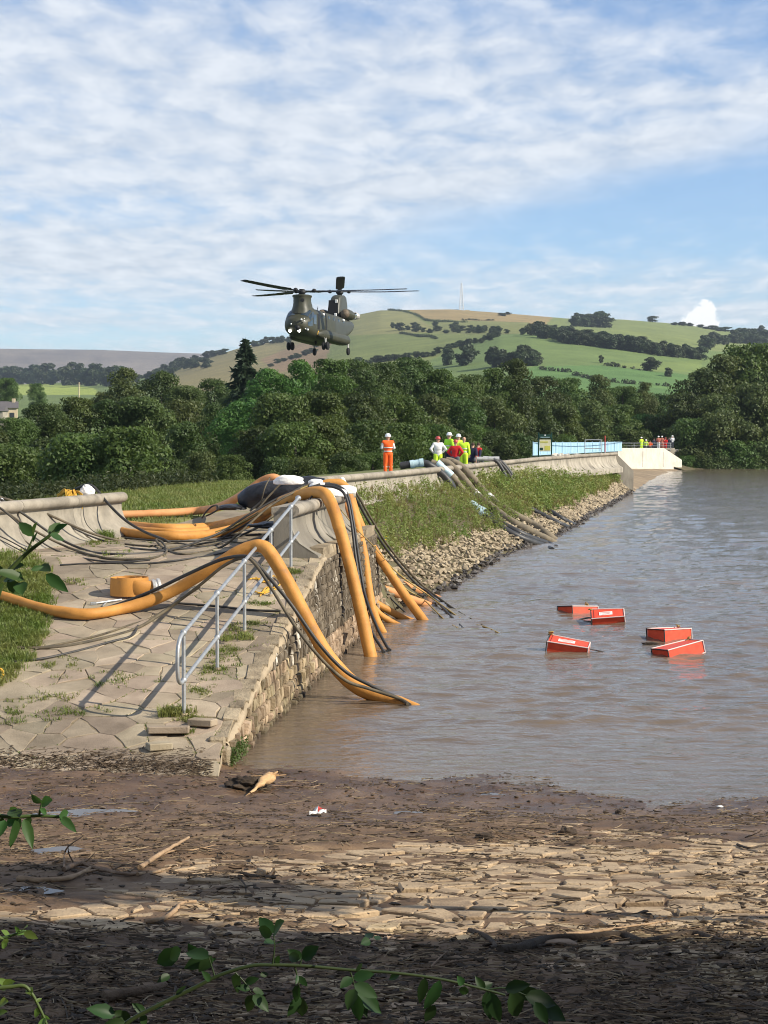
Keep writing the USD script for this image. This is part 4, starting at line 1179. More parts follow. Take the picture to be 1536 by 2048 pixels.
    big('black ribbed suction hose with blue coupling lying over the rocks, upper of two', [(952, 1014), (968, 1024), (1000, 1045), (1040, 1066), (1072, 1080), (1098, 1089), (1112, 1096, 64.5)], 0.13, 'rubber', [(0.06, 0.75, 1.25, 'fitting_blue')], 6)
    big('black ribbed suction hose with blue coupling lying over the rocks, lower of two', [(960, 1025), (974, 1036), (1004, 1056), (1040, 1075), (1070, 1086), (1092, 1094), (1104, 1101, 62.8)], 0.13, 'rubber', [(0.06, 0.6, 1.2, 'fitting_blue')], 7)
    big('slim black hose hanging off the long wall, left of the second group', [(962, 918, 82), (978, 918, 82), (992, 922, 82), (1002, 934, 82), (1010, 950, 82), (1016, 968, 82)], 0.085, 'rubber', [(0.1, 0.8, 1.3, 'fitting_metal')], 8)
    big('slim black hose hanging off the long wall, right of the second group', [(974, 917, 84), (990, 918, 84), (1004, 925, 84), (1016, 938, 84), (1024, 950, 84), (1030, 962, 84)], 0.09, 'rubber', [(0.12, 0.8, 1.3, 'fitting_metal')], 9)
    big('slim black hose in the middle of the second group on the long wall', [(968, 918, 83), (984, 918, 83), (998, 924, 83), (1010, 936, 83), (1020, 950, 83), (1027, 963, 83)], 0.07, 'cable', (), 19)
    big('black pipe lying down the far rocks into the water, upper of two', [(1066, 1004), (1085, 1014), (1110, 1030), (1132, 1042), (1150, 1051, 79)], 0.13, 'rubber', (), 10)
    big('brown black pipe lying down the far rocks into the water, lower of two', [(1062, 1018), (1080, 1027), (1100, 1038), (1125, 1050), (1138, 1056, 77)], 0.12, 'rubber', (), 11)


build_hoses()


def cable(label, spec, r=0.024, mat='cable', dz=0.02, zf=None, n=8):
    p = spline(path3(spec, dz, zf), n)
    return obj('cable', MB().tube(p, r, 8), mat, None, smooth=50, label=label, cat='cable')


def build_cables():
    cable('highest black cable of the bunch sagging from the left wall to the wing wall', [(-20, 985, 33.0), (0, 994, 33.2), (60, 1013, 34), (110, 1035, 34.6), (200, 1072, 35.2), (310, 1090, 35.8), (420, 1074, 36.0), (500, 1036, 36.2), (560, 1000, 36.5), (610, 972, 36.8), (660, 966, 37)], 0.026, 'cable_dusty')
    cable('second black cable of the bunch sagging low across the ramp from the left wall', [(-20, 988, 32.6), (0, 998, 32.7), (50, 1030, 33.2), (110, 1072, 33.4), (165, 1098), (220, 1108), (330, 1102), (430, 1070, 34.4), (500, 1028, 34.6), (570, 990, 34.9), (640, 972, 35.2)], 0.025)
    cable('black cable looping under the others on the ramp, lowest of the left bunch', [(-20, 1005, 31.8), (0, 1016, 32.0), (60, 1056, 32.6), (130, 1092, 32.9), (190, 1112), (250, 1119), (310, 1115), (333, 1103), (325, 1085, 33.7), (312, 1080, 33.9), (330, 1098), (370, 1108), (440, 1095, 33.4), (480, 1065, 33.5), (540, 1012, 33.9), (600, 978, 34.5)], 0.024, 'cable_dusty')
    cable('black cable hooped over the white bag on the left wall', [(140, 985, 37.6), (158, 975, 37.4), (178, 970, 37.2), (192, 978, 37.0), (215, 1006, 36.7), (250, 1040, 36.2), (290, 1064, 35.6), (325, 1078, 34.9), (340, 1085)], 0.030)
    cable('dusty cable lying nearly straight across the ramp toward the wing wall', [(315, 1098), (400, 1088), (470, 1074), (520, 1052, 34.0), (560, 1018, 34.3), (590, 990, 34.6)], 0.024, 'cable_dusty')
    cable('cable running flat along the foot of the orange hoses on the ramp', [(240, 1070), (320, 1074), (420, 1072), (520, 1068), (580, 1060)], 0.022, 'cable_dusty')
    cable('second flat cable along the foot of the orange hoses on the ramp', [(250, 1076), (330, 1082), (420, 1080), (500, 1070), (570, 1068)], 0.020)
    cable('cable lying on top of the nearest orange hose down to the water', [(-20, 1235, 27.7), (60, 1236, 27.6), (140, 1233, 27.6), (220, 1214, 27.55), (300, 1184, 27.4), (380, 1146, 27.1), (440, 1120, 26.9), (485, 1112, 26.7), (505, 1120, 26.6), (530, 1146, 26.55), (580, 1206, 26.4), (640, 1290, 26.4), (690, 1342, 26.5), (740, 1370, 26.5), (800, 1398, 26.5), (820, 1410, 26.3)], 0.028)
    cable('cable sagging below the nearest orange hose, over the railing to the water', [(-20, 1293), (60, 1296), (130, 1292), (200, 1278), (270, 1258), (330, 1222, 27.0), (400, 1170, 26.9), (450, 1130, 26.8), (488, 1116, 26.7), (510, 1128, 26.5), (545, 1180, 26.3), (590, 1252, 26.1), (640, 1315, 26.1), (690, 1360, 26.2), (740, 1378, 26.4), (798, 1397, 26.4), (815, 1408, 26.2)], 0.026, 'cable_dusty')
    cable('thin cable curving over the grass and ramp below the nearest hose', [(15, 1325), (80, 1318), (150, 1303), (220, 1284), (262, 1272), (276, 1252)], 0.020)
    cable('thin cable between the two on the ramp below the nearest hose', [(70, 1298), (130, 1286), (200, 1270), (260, 1250), (310, 1232, 27.0), (400, 1174, 26.95)], 0.018, 'cable_dusty')
    cable('thin wire hanging down the face of the left wave wall by the yellow rope', [(166, 1010, 36.0), (168, 1034, 35.9), (176, 1052, 35.8), (192, 1066, 35.9), (208, 1072, 36.1)], 0.009)
    cable('pair of thin wires crossing the grass at the left picture edge, upper one', [(-10, 1068, 31.5), (20, 1082, 31.5), (60, 1104, 31.2)], 0.012)
    cable('pair of thin wires crossing the grass at the left picture edge, lower one', [(-10, 1074, 31.5), (20, 1090, 31.5), (55, 1108, 31.2)], 0.010)
    cable('dark cable lying on the ramp below the railing, crossing its shadow', [(350, 1206), (430, 1212), (500, 1220), (560, 1222)], 0.020)
    cable('black cable hooped over the sandbags behind the wing wall', [(500, 1022, 38.5), (530, 996, 38.6), (555, 970, 38.7), (585, 956, 38.8), (610, 958, 38.9), (628, 968, 39)], 0.026)
    cable('second black cable over the tarpaulin behind the wing wall', [(516, 1018, 38.2), (540, 990, 38.3), (565, 966, 38.4), (595, 958, 38.6), (622, 968, 38.8)], 0.022, 'cable_dusty')
    cable('black cable hanging right of the sharply bent orange hose, left one of two', [(640, 972, 34.8), (668, 974, 34.8), (690, 990, 34.7), (702, 1040, 34.5), (712, 1120, 34.2), (724, 1200, 33.9), (742, 1260, 33.4), (762, 1294, 33.0), (768, 1304, 32.6)], 0.030, 'rubber')
    cable('black cable hanging right of the sharply bent orange hose, right one of two', [(650, 968, 35.3), (676, 972, 35.3), (696, 992, 35.2), (708, 1050, 35.0), (718, 1120, 34.6), (730, 1190, 34.2), (752, 1250, 33.6), (772, 1290, 33.2), (780, 1300, 32.8)], 0.030, 'rubber')
    cable('long black cable running from the wing wall corner over weeds and rocks, left one', [(690, 975, 40.5), (705, 985, 40.7), (730, 1030, 41.2), (760, 1080, 42), (790, 1120, 42.8), (830, 1165, 43.6), (860, 1188, 43.4), (890, 1220, 40.5), (925, 1256, 37.2), (935, 1264, 36.4)], 0.032, 'cable')
    cable('long black cable running from the wing wall corner over weeds and rocks, right one', [(695, 972, 41.0), (712, 986, 41.2), (738, 1030, 41.7), (768, 1080, 42.5), (800, 1122, 43.4), (838, 1164, 44.2), (872, 1192, 43.6), (920, 1226, 40.2), (966, 1252, 37.6), (980, 1260, 36.8)], 0.030, 'cable_dusty')
    cable('dusty yellow rope running beside the black cables into open water', [(698, 1008, 40), (720, 1052, 40.4), (760, 1110, 41.4), (800, 1150, 42.5), (850, 1186, 43.3), (890, 1215, 40.8), (930, 1242, 38.6), (975, 1256, 37.0), (1010, 1272, 35.6), (1050, 1281, 34.8)], 0.018, 'rope_dusty')
    cable('second dusty rope over the rocks between the orange hoses', [(735, 1100, 40.8), (770, 1140, 41.6), (815, 1180, 42.6), (848, 1200, 42.0), (890, 1240, 38.6), (922, 1260, 36.7)], 0.016, 'rope_dusty')
    cable('thin dark cable dropping behind the hoses to the rocks by the wall foot', [(735, 1130, 40.2), (760, 1165, 40.6), (785, 1200, 40.6), (812, 1226, 40.2), (818, 1232, 39.8)], 0.020, 'cable')
    cable('thin yellow rope slanting from the sandbag to the slanting hose', [(665, 1000, 34.0), (690, 1030, 35.0), (720, 1065, 36.5), (745, 1090, 38), (770, 1120, 39)], 0.010, 'rope_dusty')
    cable('loop of stiff black cable standing up by the faded hose', [(404, 1036, 38.4), (412, 1024, 38.3), (424, 1013, 38.2), (435, 1011, 38.2), (436, 1018, 38.2), (425, 1026, 38.3), (412, 1032, 38.4)], 0.020)

    cable('thin cable sweeping from the left picture edge down to the ramp, nearest the shoot', [(-20, 1000, 31.5), (20, 1032, 31.9), (70, 1075, 32.3), (120, 1104, 32.4), (180, 1119), (240, 1124), (300, 1120)], 0.017)
    cable('slack cable from the left wall top to the coiled cables at mid ramp', [(60, 1000, 35.5), (90, 1020, 35.4), (150, 1058, 35.3), (220, 1086, 35.2), (280, 1098), (350, 1099), (430, 1090), (500, 1062, 34.8), (560, 1024, 35)], 0.020)
    cable('loose cable wandering across the ramp below the orange hoses', [(250, 1088), (300, 1092), (350, 1086), (400, 1092), (450, 1083), (500, 1086), (540, 1076)], 0.018, 'cable_dusty')
    cable('cable lying along the ramp from the black sheet toward the left grass', [(120, 1130), (200, 1126), (290, 1127), (380, 1117), (450, 1104), (520, 1078), (560, 1066)], 0.016)
    cable('taut cable crossing over the orange hoses by the wing wall', [(440, 1078), (480, 1056, 36.2), (520, 1030, 36.0), (560, 1004, 35.9), (600, 982, 35.9), (640, 968, 36.0)], 0.022)
    cable('pale dusty rope lying over the cables near the wing wall', [(430, 1064, 36.0), (480, 1046, 36.0), (530, 1020, 36.0), (575, 990, 36.1), (615, 972, 36.3)], 0.014, 'rope_dusty')
    cable('short black cable end trailing over the foot of the wing wall', [(560, 1062), (580, 1050, 33.4), (600, 1030, 33.6), (618, 1000, 33.9), (640, 975, 34.4)], 0.020)


build_cables()


# ================================================================ tarpaulin, bags, ropes on the walls
def lump(rng, c, s, sub=3, amp=0.25, sc=1.3, flat=0.4):
    m = trimesh.creation.icosphere(sub, 1.0)
    v = np.asarray(m.vertices).copy()
    d = 1 + amp * 2 * (meshkit.fbm(v * sc + rng.uniform(0, 50, 3), 4, 3) - 0.5)
    v = v * d[:, None]
    v[:, 2] = np.where(v[:, 2] < -flat, -flat + (v[:, 2] + flat) * 0.15, v[:, 2])
    return v * np.asarray(s) + np.asarray(c), np.asarray(m.faces)


def build_bags():
    rng = np.random.default_rng(12)
    # black tarpaulin-wrapped pump pipe behind the wing wall
    t = thing('covered_pipe', 'thick pipe bundle wrapped in black sheeting, leaning over the wing wall', 'pipe cover')
    c = spline([P(478, 1000, 39.0), P(520, 992, 38.9), P(565, 984, 38.8), P(610, 975, 38.8), P(650, 972, 38.8)], 10)
    r = np.interp(np.linspace(0, 1, len(c)), [0, .12, .3, .7, 1], [.13, .27, .31, .27, .18]) * (1 + 0.10 * (meshkit.noise(np.stack([np.linspace(0, 9, len(c))] * 3, -1), 3) - .5))
    v, f = MB().tube(c, r, 26).vf()
    v = v + 0.07 * (meshkit.fbm(v * 3.0, 4, 8)[:, None] - 0.5) * np.array([1, 1, 1.6])
    obj('sheet', (v, f), 'tarp_black', t, smooth=60)
    obj('loose_edge', lump(rng, P(462, 1016, 38.8), (0.35, 0.3, 0.09), 3, .4), 'tarp_black', t, smooth=True)
    obj('strap', MB().tube(spline([P(540, 955, 38.6), P(530, 975, 38.4), P(522, 1005, 38.4)], 8), 0.016, 6), 'cable_dusty', t, smooth=True)
    t2 = obj('black_sheet', lump(rng, P(548, 1052, 33.2), (0.42, 0.4, 0.09), 4, .5, 2.0), 'tarp_black', None, smooth=True, label='crumpled black plastic sheet on the ramp below the cables by the railing', cat='sheet')
    for (px, py, Y, s, a, label) in (
            (577, 963, 37.6, (0.34, 0.22, 0.15), 0, 'white sandbag lying on the black sheeting, leftmost on the wing wall'),
            (632, 965, 37.4, (0.17, 0.15, 0.08), 0.4, 'small white rag tied among the cables on the wing wall'),
            (640, 974, 36.6, (0.24, 0.16, 0.10), 0, 'white sandbag under the cables, above the sharply bent hose'),
            (666, 988, 35.2, (0.30, 0.2, 0.13), 0, 'rounded white sandbag on the coping, nearest the sharply bent hose'),
            (684, 970, 37.5, (0.10, 0.1, 0.17), 0, 'upright white bag end on the corner of the wing wall'),
            (688, 982, 37.0, (0.28, 0.18, 0.13), 0, 'white sandbag at the corner of the wing wall under the upright one'),
            (662, 1000, 34.1, (0.09, 0.12, 0.13), 0, 'narrow white cloth padding beside the bend of the nearest wall hose')):
        obj('sandbag', lump(rng, P(px, py, Y), s, 3, .22, 1.5), 'bag_white', None, smooth=True, label=label, cat='sandbag')
    obj('white_bag', lump(rng, P(174, 985, 36.9), (0.155, 0.13, 0.16), 4, .34, 1.8), 'bag_white', None, smooth=True, label='crumpled white bag on the coping of the left wave wall', cat='bag')
    obj('white_bag', lump(rng, P(2, 1001, 33.1), (0.05, 0.05, 0.05), 2, .3), 'bag_white', None, smooth=True, label='scrap of white rag on the left wall at the picture edge', cat='rag')
    # yellow rope in a tangle over the left wall
    t = thing('yellow_rope', 'tangle of yellow rope thrown over the left wave wall', 'rope')
    for k in range(16):
        x0 = rng.uniform(106, 150); x1 = rng.uniform(136, 168); top = rng.uniform(979, 986)
        end = rng.uniform(998, 1022)
        a = [P(x0, rng.uniform(988, 994), 36.7 + rng.uniform(0, .3)), P((x0 + x1) / 2, top, 36.4 + rng.uniform(0, .2)), P(x1 - 5, rng.uniform(982, 990), 36.25), P(x1, rng.uniform(994, 1000), 36.1), P(x1 + rng.uniform(-6, 3), end, 36.05)]
        if k % 4 == 0:
            a += [P(x1 - 8, end - 6, 36.0), P(x1 - 10, end - 20, 36.0)]
        obj('strand', MB().tube(spline(a, 6), 0.014, 6), 'rope_yellow', t, smooth=50)
    t = thing('yellow_rope', 'yellow rope lying loose at the feet of the railing posts', 'rope')
    for k in range(5):
        q = [(496 + 8 * k, 1154 + rng.uniform(-3, 5)), (512 + 6 * k, 1160 + rng.uniform(-5, 5)), (528 + 5 * k, 1157 + rng.uniform(-6, 6)), (540 + 5 * k, 1168 + rng.uniform(-4, 8)), (524 + 4 * k, 1180 + rng.uniform(-5, 5)), (510 + 5 * k, 1186 + rng.uniform(-5, 6))]
        obj('strand', MB().tube(spline(path3(q, .02), 6), 0.011, 6), 'rope_yellow', t, smooth=50)
    p = spline([hit(-12, 1348, ramp_z, 20, dz=.03), hit(0, 1338, ramp_z, 20, dz=.1), hit(6, 1348, ramp_z, 20, dz=.05), hit(-2, 1360, ramp_z, 20, dz=.02), hit(-14, 1352, ramp_z, 20, dz=.02)], 6)
    obj('yellow_rope', MB().tube(p, 0.02, 8), 'rope_yellow', None, smooth=50, label='loop of bright yellow rope at the left picture edge on the grass', cat='rope')


build_bags()


# ================================================================ red floats on the water
def build_float(px, py, L, W, H, yaw, roll, pitch, sink, label, open_end=1, plate=True):
    """A box of red plastic panels between pale corner strips, tapering to one end, heeled over in the water."""
    c = G(px, py, 0.0)
    t = thing('red_float', label, 'float', (c[0], c[1], 0))
    R = rotz(yaw) @ roty(pitch) @ rotx(roll)
    tp = 0.80                      # the far end is a little smaller
    cor = {}
    for sx in (-1, 1):
        k = 1.0 if sx < 0 else tp
        for sy in (-1, 1):
            for sz in (-1, 1):
                cor[sx, sy, sz] = R @ np.array([sx * L / 2, sy * W / 2 * k, sz * H / 2 * k]) + [0, 0, sink]
    faces = {'top_panel': [(-1, -1, 1), (1, -1, 1), (1, 1, 1), (-1, 1, 1)], 'bottom_panel': [(-1, 1, -1), (1, 1, -1), (1, -1, -1), (-1, -1, -1)],
             'near_panel': [(-1, -1, -1), (1, -1, -1), (1, -1, 1), (-1, -1, 1)], 'far_panel': [(1, 1, -1), (-1, 1, -1), (-1, 1, 1), (1, 1, 1)],
             'small_end': [(1, -1, -1), (1, 1, -1), (1, 1, 1), (1, -1, 1)], 'large_end': [(-1, 1, -1), (-1, -1, -1), (-1, -1, 1), (-1, 1, 1)]}
    ctr = np.mean(list(cor.values()), 0)
    for nme, ks in faces.items():
        q = np.array([cor[k] for k in ks]); m = q.mean(0); nn = norm(np.cross(q[1] - q[0], q[2] - q[0]))
        if nn @ (m - ctr) < 0:
            nn = -nn
        q = m + (q - m) * 0.95
        end = nme == 'large_end' if open_end < 0 else nme == 'small_end'
        dark = end and open_end != 0
        dep = -0.05 if dark else -0.006
        a, b = q + nn * dep, q + nn * (dep - 0.02)
        obj(nme, MB().add(np.vstack([a, b]), [[0, 1, 2, 3], [7, 6, 5, 4], [0, 4, 5, 1], [1, 5, 6, 2], [2, 6, 7, 3], [3, 7, 4, 0]]), 'float_dark_red' if dark else 'float_red', t)
        if nme == 'top_panel' and plate:
            u, v = norm(q[1] - q[0]), norm(q[3] - q[0])
            s1, s2 = 0.20 * L, 0.16 * W
            cc = m - u * 0.04
            def plate(c, s1, s2, lift, nm, mt, par):
                ij = ((-1, -1), (1, -1), (1, 1), (-1, 1))
                return obj(nm, MB().add([c + u * i * s1 + v * j * s2 + nn * lift for i, j in ij] + [c + u * i * s1 + v * j * s2 - nn * 0.006 for i, j in ij], [[0, 1, 2, 3], [0, 4, 5, 1], [1, 5, 6, 2], [2, 6, 7, 3], [3, 7, 4, 0]]), mt, par)
            pl = plate(cc, s1, s2, .003, 'label_plate', 'marking_white', t)
            for k in (-.45, .4):
                plate(cc + v * s2 * k - u * s1 * .1 * k, s1 * (.78 if k > 0 else .55), s2 * .16, .007, 'print_line', 'print_red', pl)
    edges = [(a, b) for a in cor for b in cor if a < b and sum(x != y for x, y in zip(a, b)) == 1]
    for a, b in edges:
        endstrip = a[0] == b[0] and ((a[0] > 0) == (open_end > 0))
        obj('edge_strip', MB().tube([cor[a], cor[b]], 0.012, 6), 'rubber' if endstrip else 'plastic_edge', t)
    k = cor[(1, 1, 1)] if open_end >= 0 else cor[(-1, 1, 1)]
    rng = np.random.default_rng(int(px))
    knot = [k + rng.normal(0, 0.035, 3) * [1, 1, .7] + [0, 0, 0.02] for _ in range(8)]
    obj('rope_knot', MB().tube(spline(knot, 5), 0.012, 6), 'rope_dusty', t, smooth=50)
    return t


flat('print_red', (0.48, 0.20, 0.17), 0.6)
flat('plastic_edge', (0.62, 0.50, 0.46), 0.5)


def build_floats():
    build_float(1136, 1303, 0.80, 0.50, 0.29, -0.20, 0.16, 0.12, 0.07, 'red plastic float with a dark open left end, nearest the camera and leftmost', -1)
    build_float(1157, 1225, 0.78, 0.62, 0.26, 0.50, -0.10, 0.02, 0.03, 'red float lying low with a dark near side, furthest from the camera', 0, False)
    build_float(1216, 1244, 0.74, 0.48, 0.32, -0.12, 0.36, -0.10, 0.07, 'red float with white plate and black straps touching the furthest one', -1)
    build_float(1340, 1277, 0.76, 0.58, 0.28, 0.52, -0.05, -0.02, 0.08, 'red float sitting level in the water, upper of the right pair', 0, False)
    build_float(1358, 1308, 0.86, 0.56, 0.30, 0.45, -0.06, -0.20, 0.05, 'red float tipped nose-down in the water, lower of the right pair', 0, False)
    rng = np.random.default_rng(4)
    c = G(1300, 1288)
    v, f = lump(rng, c + [0, 0, 0.01], (0.16, 0.10, 0.03), 3, .5, 3)
    obj('floating_debris', (v, f), 'wood_dark', None, smooth=True, label='dark clump of debris floating beside the right pair of red floats', cat='debris')
    c = G(1172, 1240)
    obj('black_strap', MB().tube(spline([c + [-0.16, 0, .0], c + [-.05, .02, .03], c + [.08, 0, .05], c + [0.2, 0, .02]], 6), 0.02, 6), 'rubber', None, smooth=True, label='black strap trailing in the water left of the strapped red float', cat='strap')
    c = G(1192, 1303)
    obj('mooring_line', MB().tube(spline([c + [-0.12, 0, .05], c + [0, .02, .02], c + [.12, 0, .0], c + [0.25, 0, -.02]], 6), 0.012, 6), 'rubber', None, smooth=True, label='dark line trailing from the right end of the nearest red float', cat='line')


build_floats()
# ================================================================ people
SPH = np.asarray(trimesh.creation.icosphere(1, 1.0).vertices)


def bones(js, lst, grow=0.0, edge=0.035, it=8):
    """One smooth body: the hulls of the spheres at the two ends of every bone, joined."""
    parts = []
    for b in lst:
        pts = np.vstack([SPH * (js[k][1] + grow) * (1 if len(js[k]) < 3 else np.asarray(js[k][2])) + np.asarray(js[k][0]) for k in b])
        parts.append(m3.Manifold.hull_points(pts))
    m = m3.Manifold.batch_boolean(parts, m3.OpType.Add).refine_to_length(edge).to_mesh()
    t = trimesh.Trimesh(m.vert_properties[:, :3], m.tri_verts, process=True)
    trimesh.smoothing.filter_taubin(t, iterations=it)
    return np.asarray(t.vertices), np.asarray(t.faces)


def person(label, loc, face, height=1.8, pose='stand', top='hivis_yellow', legs='hivis_yellow', hat='helmet_white', arms='down', sleeves=True, band=True, group=None, lean=0.0, detail=0.035, turn=0.0, vest=None):
    """Local frame: x right, y the way the person faces, feet at 0."""
    s = height / 1.8
    J = {}
    if pose == 'sit':
        hz = 0.14
        J |= {'pelvis': ((0, 0, hz), .135, (1.15, .85, .9)), 'hipl': ((-.10, .02, hz), .095), 'hipr': ((.10, .02, hz), .095), 'kneel': ((-.12, .42, hz + .02), .062), 'kneer': ((.12, .42, hz + .02), .062),
              'ankl': ((-.12, .44, hz - .40), .045), 'ankr': ((.12, .44, hz - .40), .045), 'toel': ((-.12, .60, hz - .44), .038), 'toer': ((.12, .60, hz - .44), .038)}
        z0 = hz - 0.95
    else:
        sp = 0.11
        J |= {'pelvis': ((0, 0, .97), .13, (1.2, .82, .95)), 'hipl': ((-.10, 0, .92), .098), 'hipr': ((.10, 0, .92), .098), 'kneel': ((-sp, .02, .50), .065), 'kneer': ((sp, .01, .50), .065),
              'ankl': ((-sp - .01, -.02, .10), .047), 'ankr': ((sp + .01, -.03, .10), .047), 'toel': ((-sp - .03, .13, .045), .042), 'toer': ((sp + .03, .12, .045), .042)}
        z0 = 0.0
    ly = lambda z: (0.0, lean * (z - .95), z + z0)
    J |= {'waist': (ly(1.10), .125, (1.15, .8, 1)), 'chest': (ly(1.33), .145, (1.22, .85, 1)), 'shl': (tuple(np.add(ly(1.45), (-.185, 0, 0))), .062), 'shr': (tuple(np.add(ly(1.45), (.185, 0, 0))), .062),
          'neck': (ly(1.52), .056), 'skull': (tuple(np.add(ly(1.665), (0, .015, .015))), .092, (.88, 1.05, 1.12)), 'jaw': (tuple(np.add(ly(1.60), (0, .045, 0))), .058), 'nose': (tuple(np.add(ly(1.645), (0, .118, 0))), .014),
          'earl': (tuple(np.add(ly(1.645), (-.085, 0, 0))), .02), 'earr': (tuple(np.add(ly(1.645), (.085, 0, 0))), .02)}
    arm = {'down': [(-.25, -.02, 1.18), (-.255, .06, .95), (.25, -.02, 1.18), (.255, .06, .95)],
           'front': [(-.27, .0, 1.20), (-.14, .24, 1.17), (.27, .0, 1.20), (.14, .24, 1.17)],
           'hips': [(-.37, -.05, 1.22), (-.20, .05, 1.03), (.37, -.05, 1.22), (.20, .05, 1.03)],
           'face': [(-.28, .10, 1.22), (-.10, .22, 1.48), (.28, .10, 1.22), (.10, .22, 1.48)],
           'prop': [(-.26, .03, 1.20), (-.20, .26, 1.03), (.30, -.08, 1.18), (.32, -.10, .93)]}[arms]
    for sd, e, w in (('l', arm[0], arm[1]), ('r', arm[2], arm[3])):
        e, w = np.add(e, (0, lean * (e[2] - .95), z0)), np.add(w, (0, lean * (w[2] - .95), z0))
        J['el' + sd], J['wr' + sd] = (tuple(e), .045), (tuple(w), .032)
        d = norm(w - e); x = norm(np.cross(d, (0, 1, .3))); y = np.cross(d, x)
        J['pa' + sd] = (tuple(w + d * .07), .034, (1, 1, 1))
        k = 1 if sd == 'l' else -1
        for i, L in enumerate((.075, .085, .08, .062)):
            o = x * (i - 1.5) * .018
            J[f'f{i}a{sd}'], J[f'f{i}b{sd}'], J[f'f{i}c{sd}'] = (tuple(w + d * .10 + o), .0105), (tuple(w + d * (.10 + L * .6) + o + y * .012), .0095), (tuple(w + d * (.10 + L) + o + y * .034), .0085)
        J['t0' + sd], J['t1' + sd] = (tuple(w + d * .04 + x * .028 * k), .013), (tuple(w + d * .095 + x * .052 * k + y * .02), .010)
    body = [('pelvis', 'waist'), ('waist', 'chest'), ('chest', 'shl'), ('chest', 'shr'), ('chest', 'neck'), ('shl', 'shr'), ('neck', 'skull'), ('skull', 'jaw'), ('jaw', 'neck'), ('nose', 'jaw'), ('earl', 'earr'),
            ('pelvis', 'hipl'), ('pelvis', 'hipr'), ('hipl', 'kneel'), ('hipr', 'kneer'), ('kneel', 'ankl'), ('kneer', 'ankr'), ('ankl', 'toel'), ('ankr', 'toer')]
    for sd in 'lr':
        body += [('sh' + sd, 'el' + sd), ('el' + sd, 'wr' + sd), ('wr' + sd, 'pa' + sd), ('pa' + sd, 'f0a' + sd, 'f3a' + sd), ('t0' + sd, 't1' + sd)] + [(f'f{i}{a}{sd}', f'f{i}{b}{sd}') for i in range(4) for a, b in ('ab', 'bc')]
    t = thing('person', label, 'person', loc, face, group, s)
    obj('body', bones(J, body, 0, detail, 4), 'skin', t, smooth=True)
    up = [('pelvis', 'waist'), ('waist', 'chest'), ('chest', 'shl'), ('chest', 'shr'), ('shl', 'shr')]
    sl = [('shl', 'ell'), ('shr', 'elr')] + ([('ell', 'wrl'), ('elr', 'wrr')] if sleeves else [])
    if vest:
        obj('shirt', bones(J, up + sl, .016, .05), top, t, smooth=True)
        obj('vest', bones(J, up, .030, .05), vest, t, smooth=True)
    else:
        obj('jacket', bones(J, up + sl, .026, .05), top, t, smooth=True)
    obj('trousers', bones(J, [('pelvis', 'hipl'), ('pelvis', 'hipr'), ('hipl', 'kneel'), ('hipr', 'kneer'), ('kneel', 'ankl'), ('kneer', 'ankr')], .022, .05), legs, t, smooth=True)
    obj('boots', bones(J, [('ankl', 'toel'), ('ankr', 'toer')], .012, .05), 'boot', t, smooth=True)
    sk = np.array(J['skull'][0])
    if hat and hat.startswith('helmet'):
        m = MB().lathe([(0.0, .125), (.06, .117), (.10, .085), (.118, .04), (.122, .0), (.15, -.012), (.15, -.02), (.115, -.014)], sk + [0, 0, .035], sides=18)
        o = obj('helmet', m, hat, t, smooth=50)
        obj('peak', MB().hull([(sk[0] + .10 * a, sk[1] + b, sk[2] + z) for a, b, z in ((-1, .10, .02), (1, .10, .02), (-.6, .19, .01), (.6, .19, .01), (-1, .10, .032), (1, .10, .032), (-.6, .18, .02), (.6, .18, .02))]), hat, o)
    else:
        v = SPH * np.array([.090, .104, .108]) + sk + [0, -.012, .018]
        m = m3.Manifold.hull_points(v).refine_to_length(.04).to_mesh()
        obj('hair', (m.vert_properties[:, :3], m.tri_verts), hat or 'hair_brown', t, smooth=True)
    if band:
        g = .034 if vest else .030
        for za, zb in ((1.04, 1.085), (1.20, 1.245)):
            c = ly((za + zb) / 2)
            m = MB()
            ang = np.linspace(0, 2 * np.pi, 25)
            rx, ry = .125 * 1.15 + g + .004, .125 * .85 + g + .004
            if za > 1.15:
                rx, ry = .145 * 1.18 + g, .145 * .85 + g + .002
            rim = lambda z, o: np.stack([(rx + o) * np.cos(ang), (ry + o) * np.sin(ang) + c[1], np.full(25, z + z0)], 1)
            m.grid(np.stack([rim(za, 0), rim(za, .004), rim(zb, .004), rim(zb, 0)], 1))
            obj('reflective_band', m, 'reflective', t, smooth=30)
        if pose == 'stand':
            for kk in ('kneel', 'kneer'):
                q = np.array(J[kk][0])
                obj('reflective_band', MB().tube([q - [0, 0, .13], q - [0, 0, .09]], .089, 12, False), 'reflective', t, smooth=30)
    return t


def head_at(px, py, Y, h):
    """Feet of a person of height h whose crown shows at that pixel."""
    p = P(px, py, Y)
    return (p[0], p[1], p[2] - h)


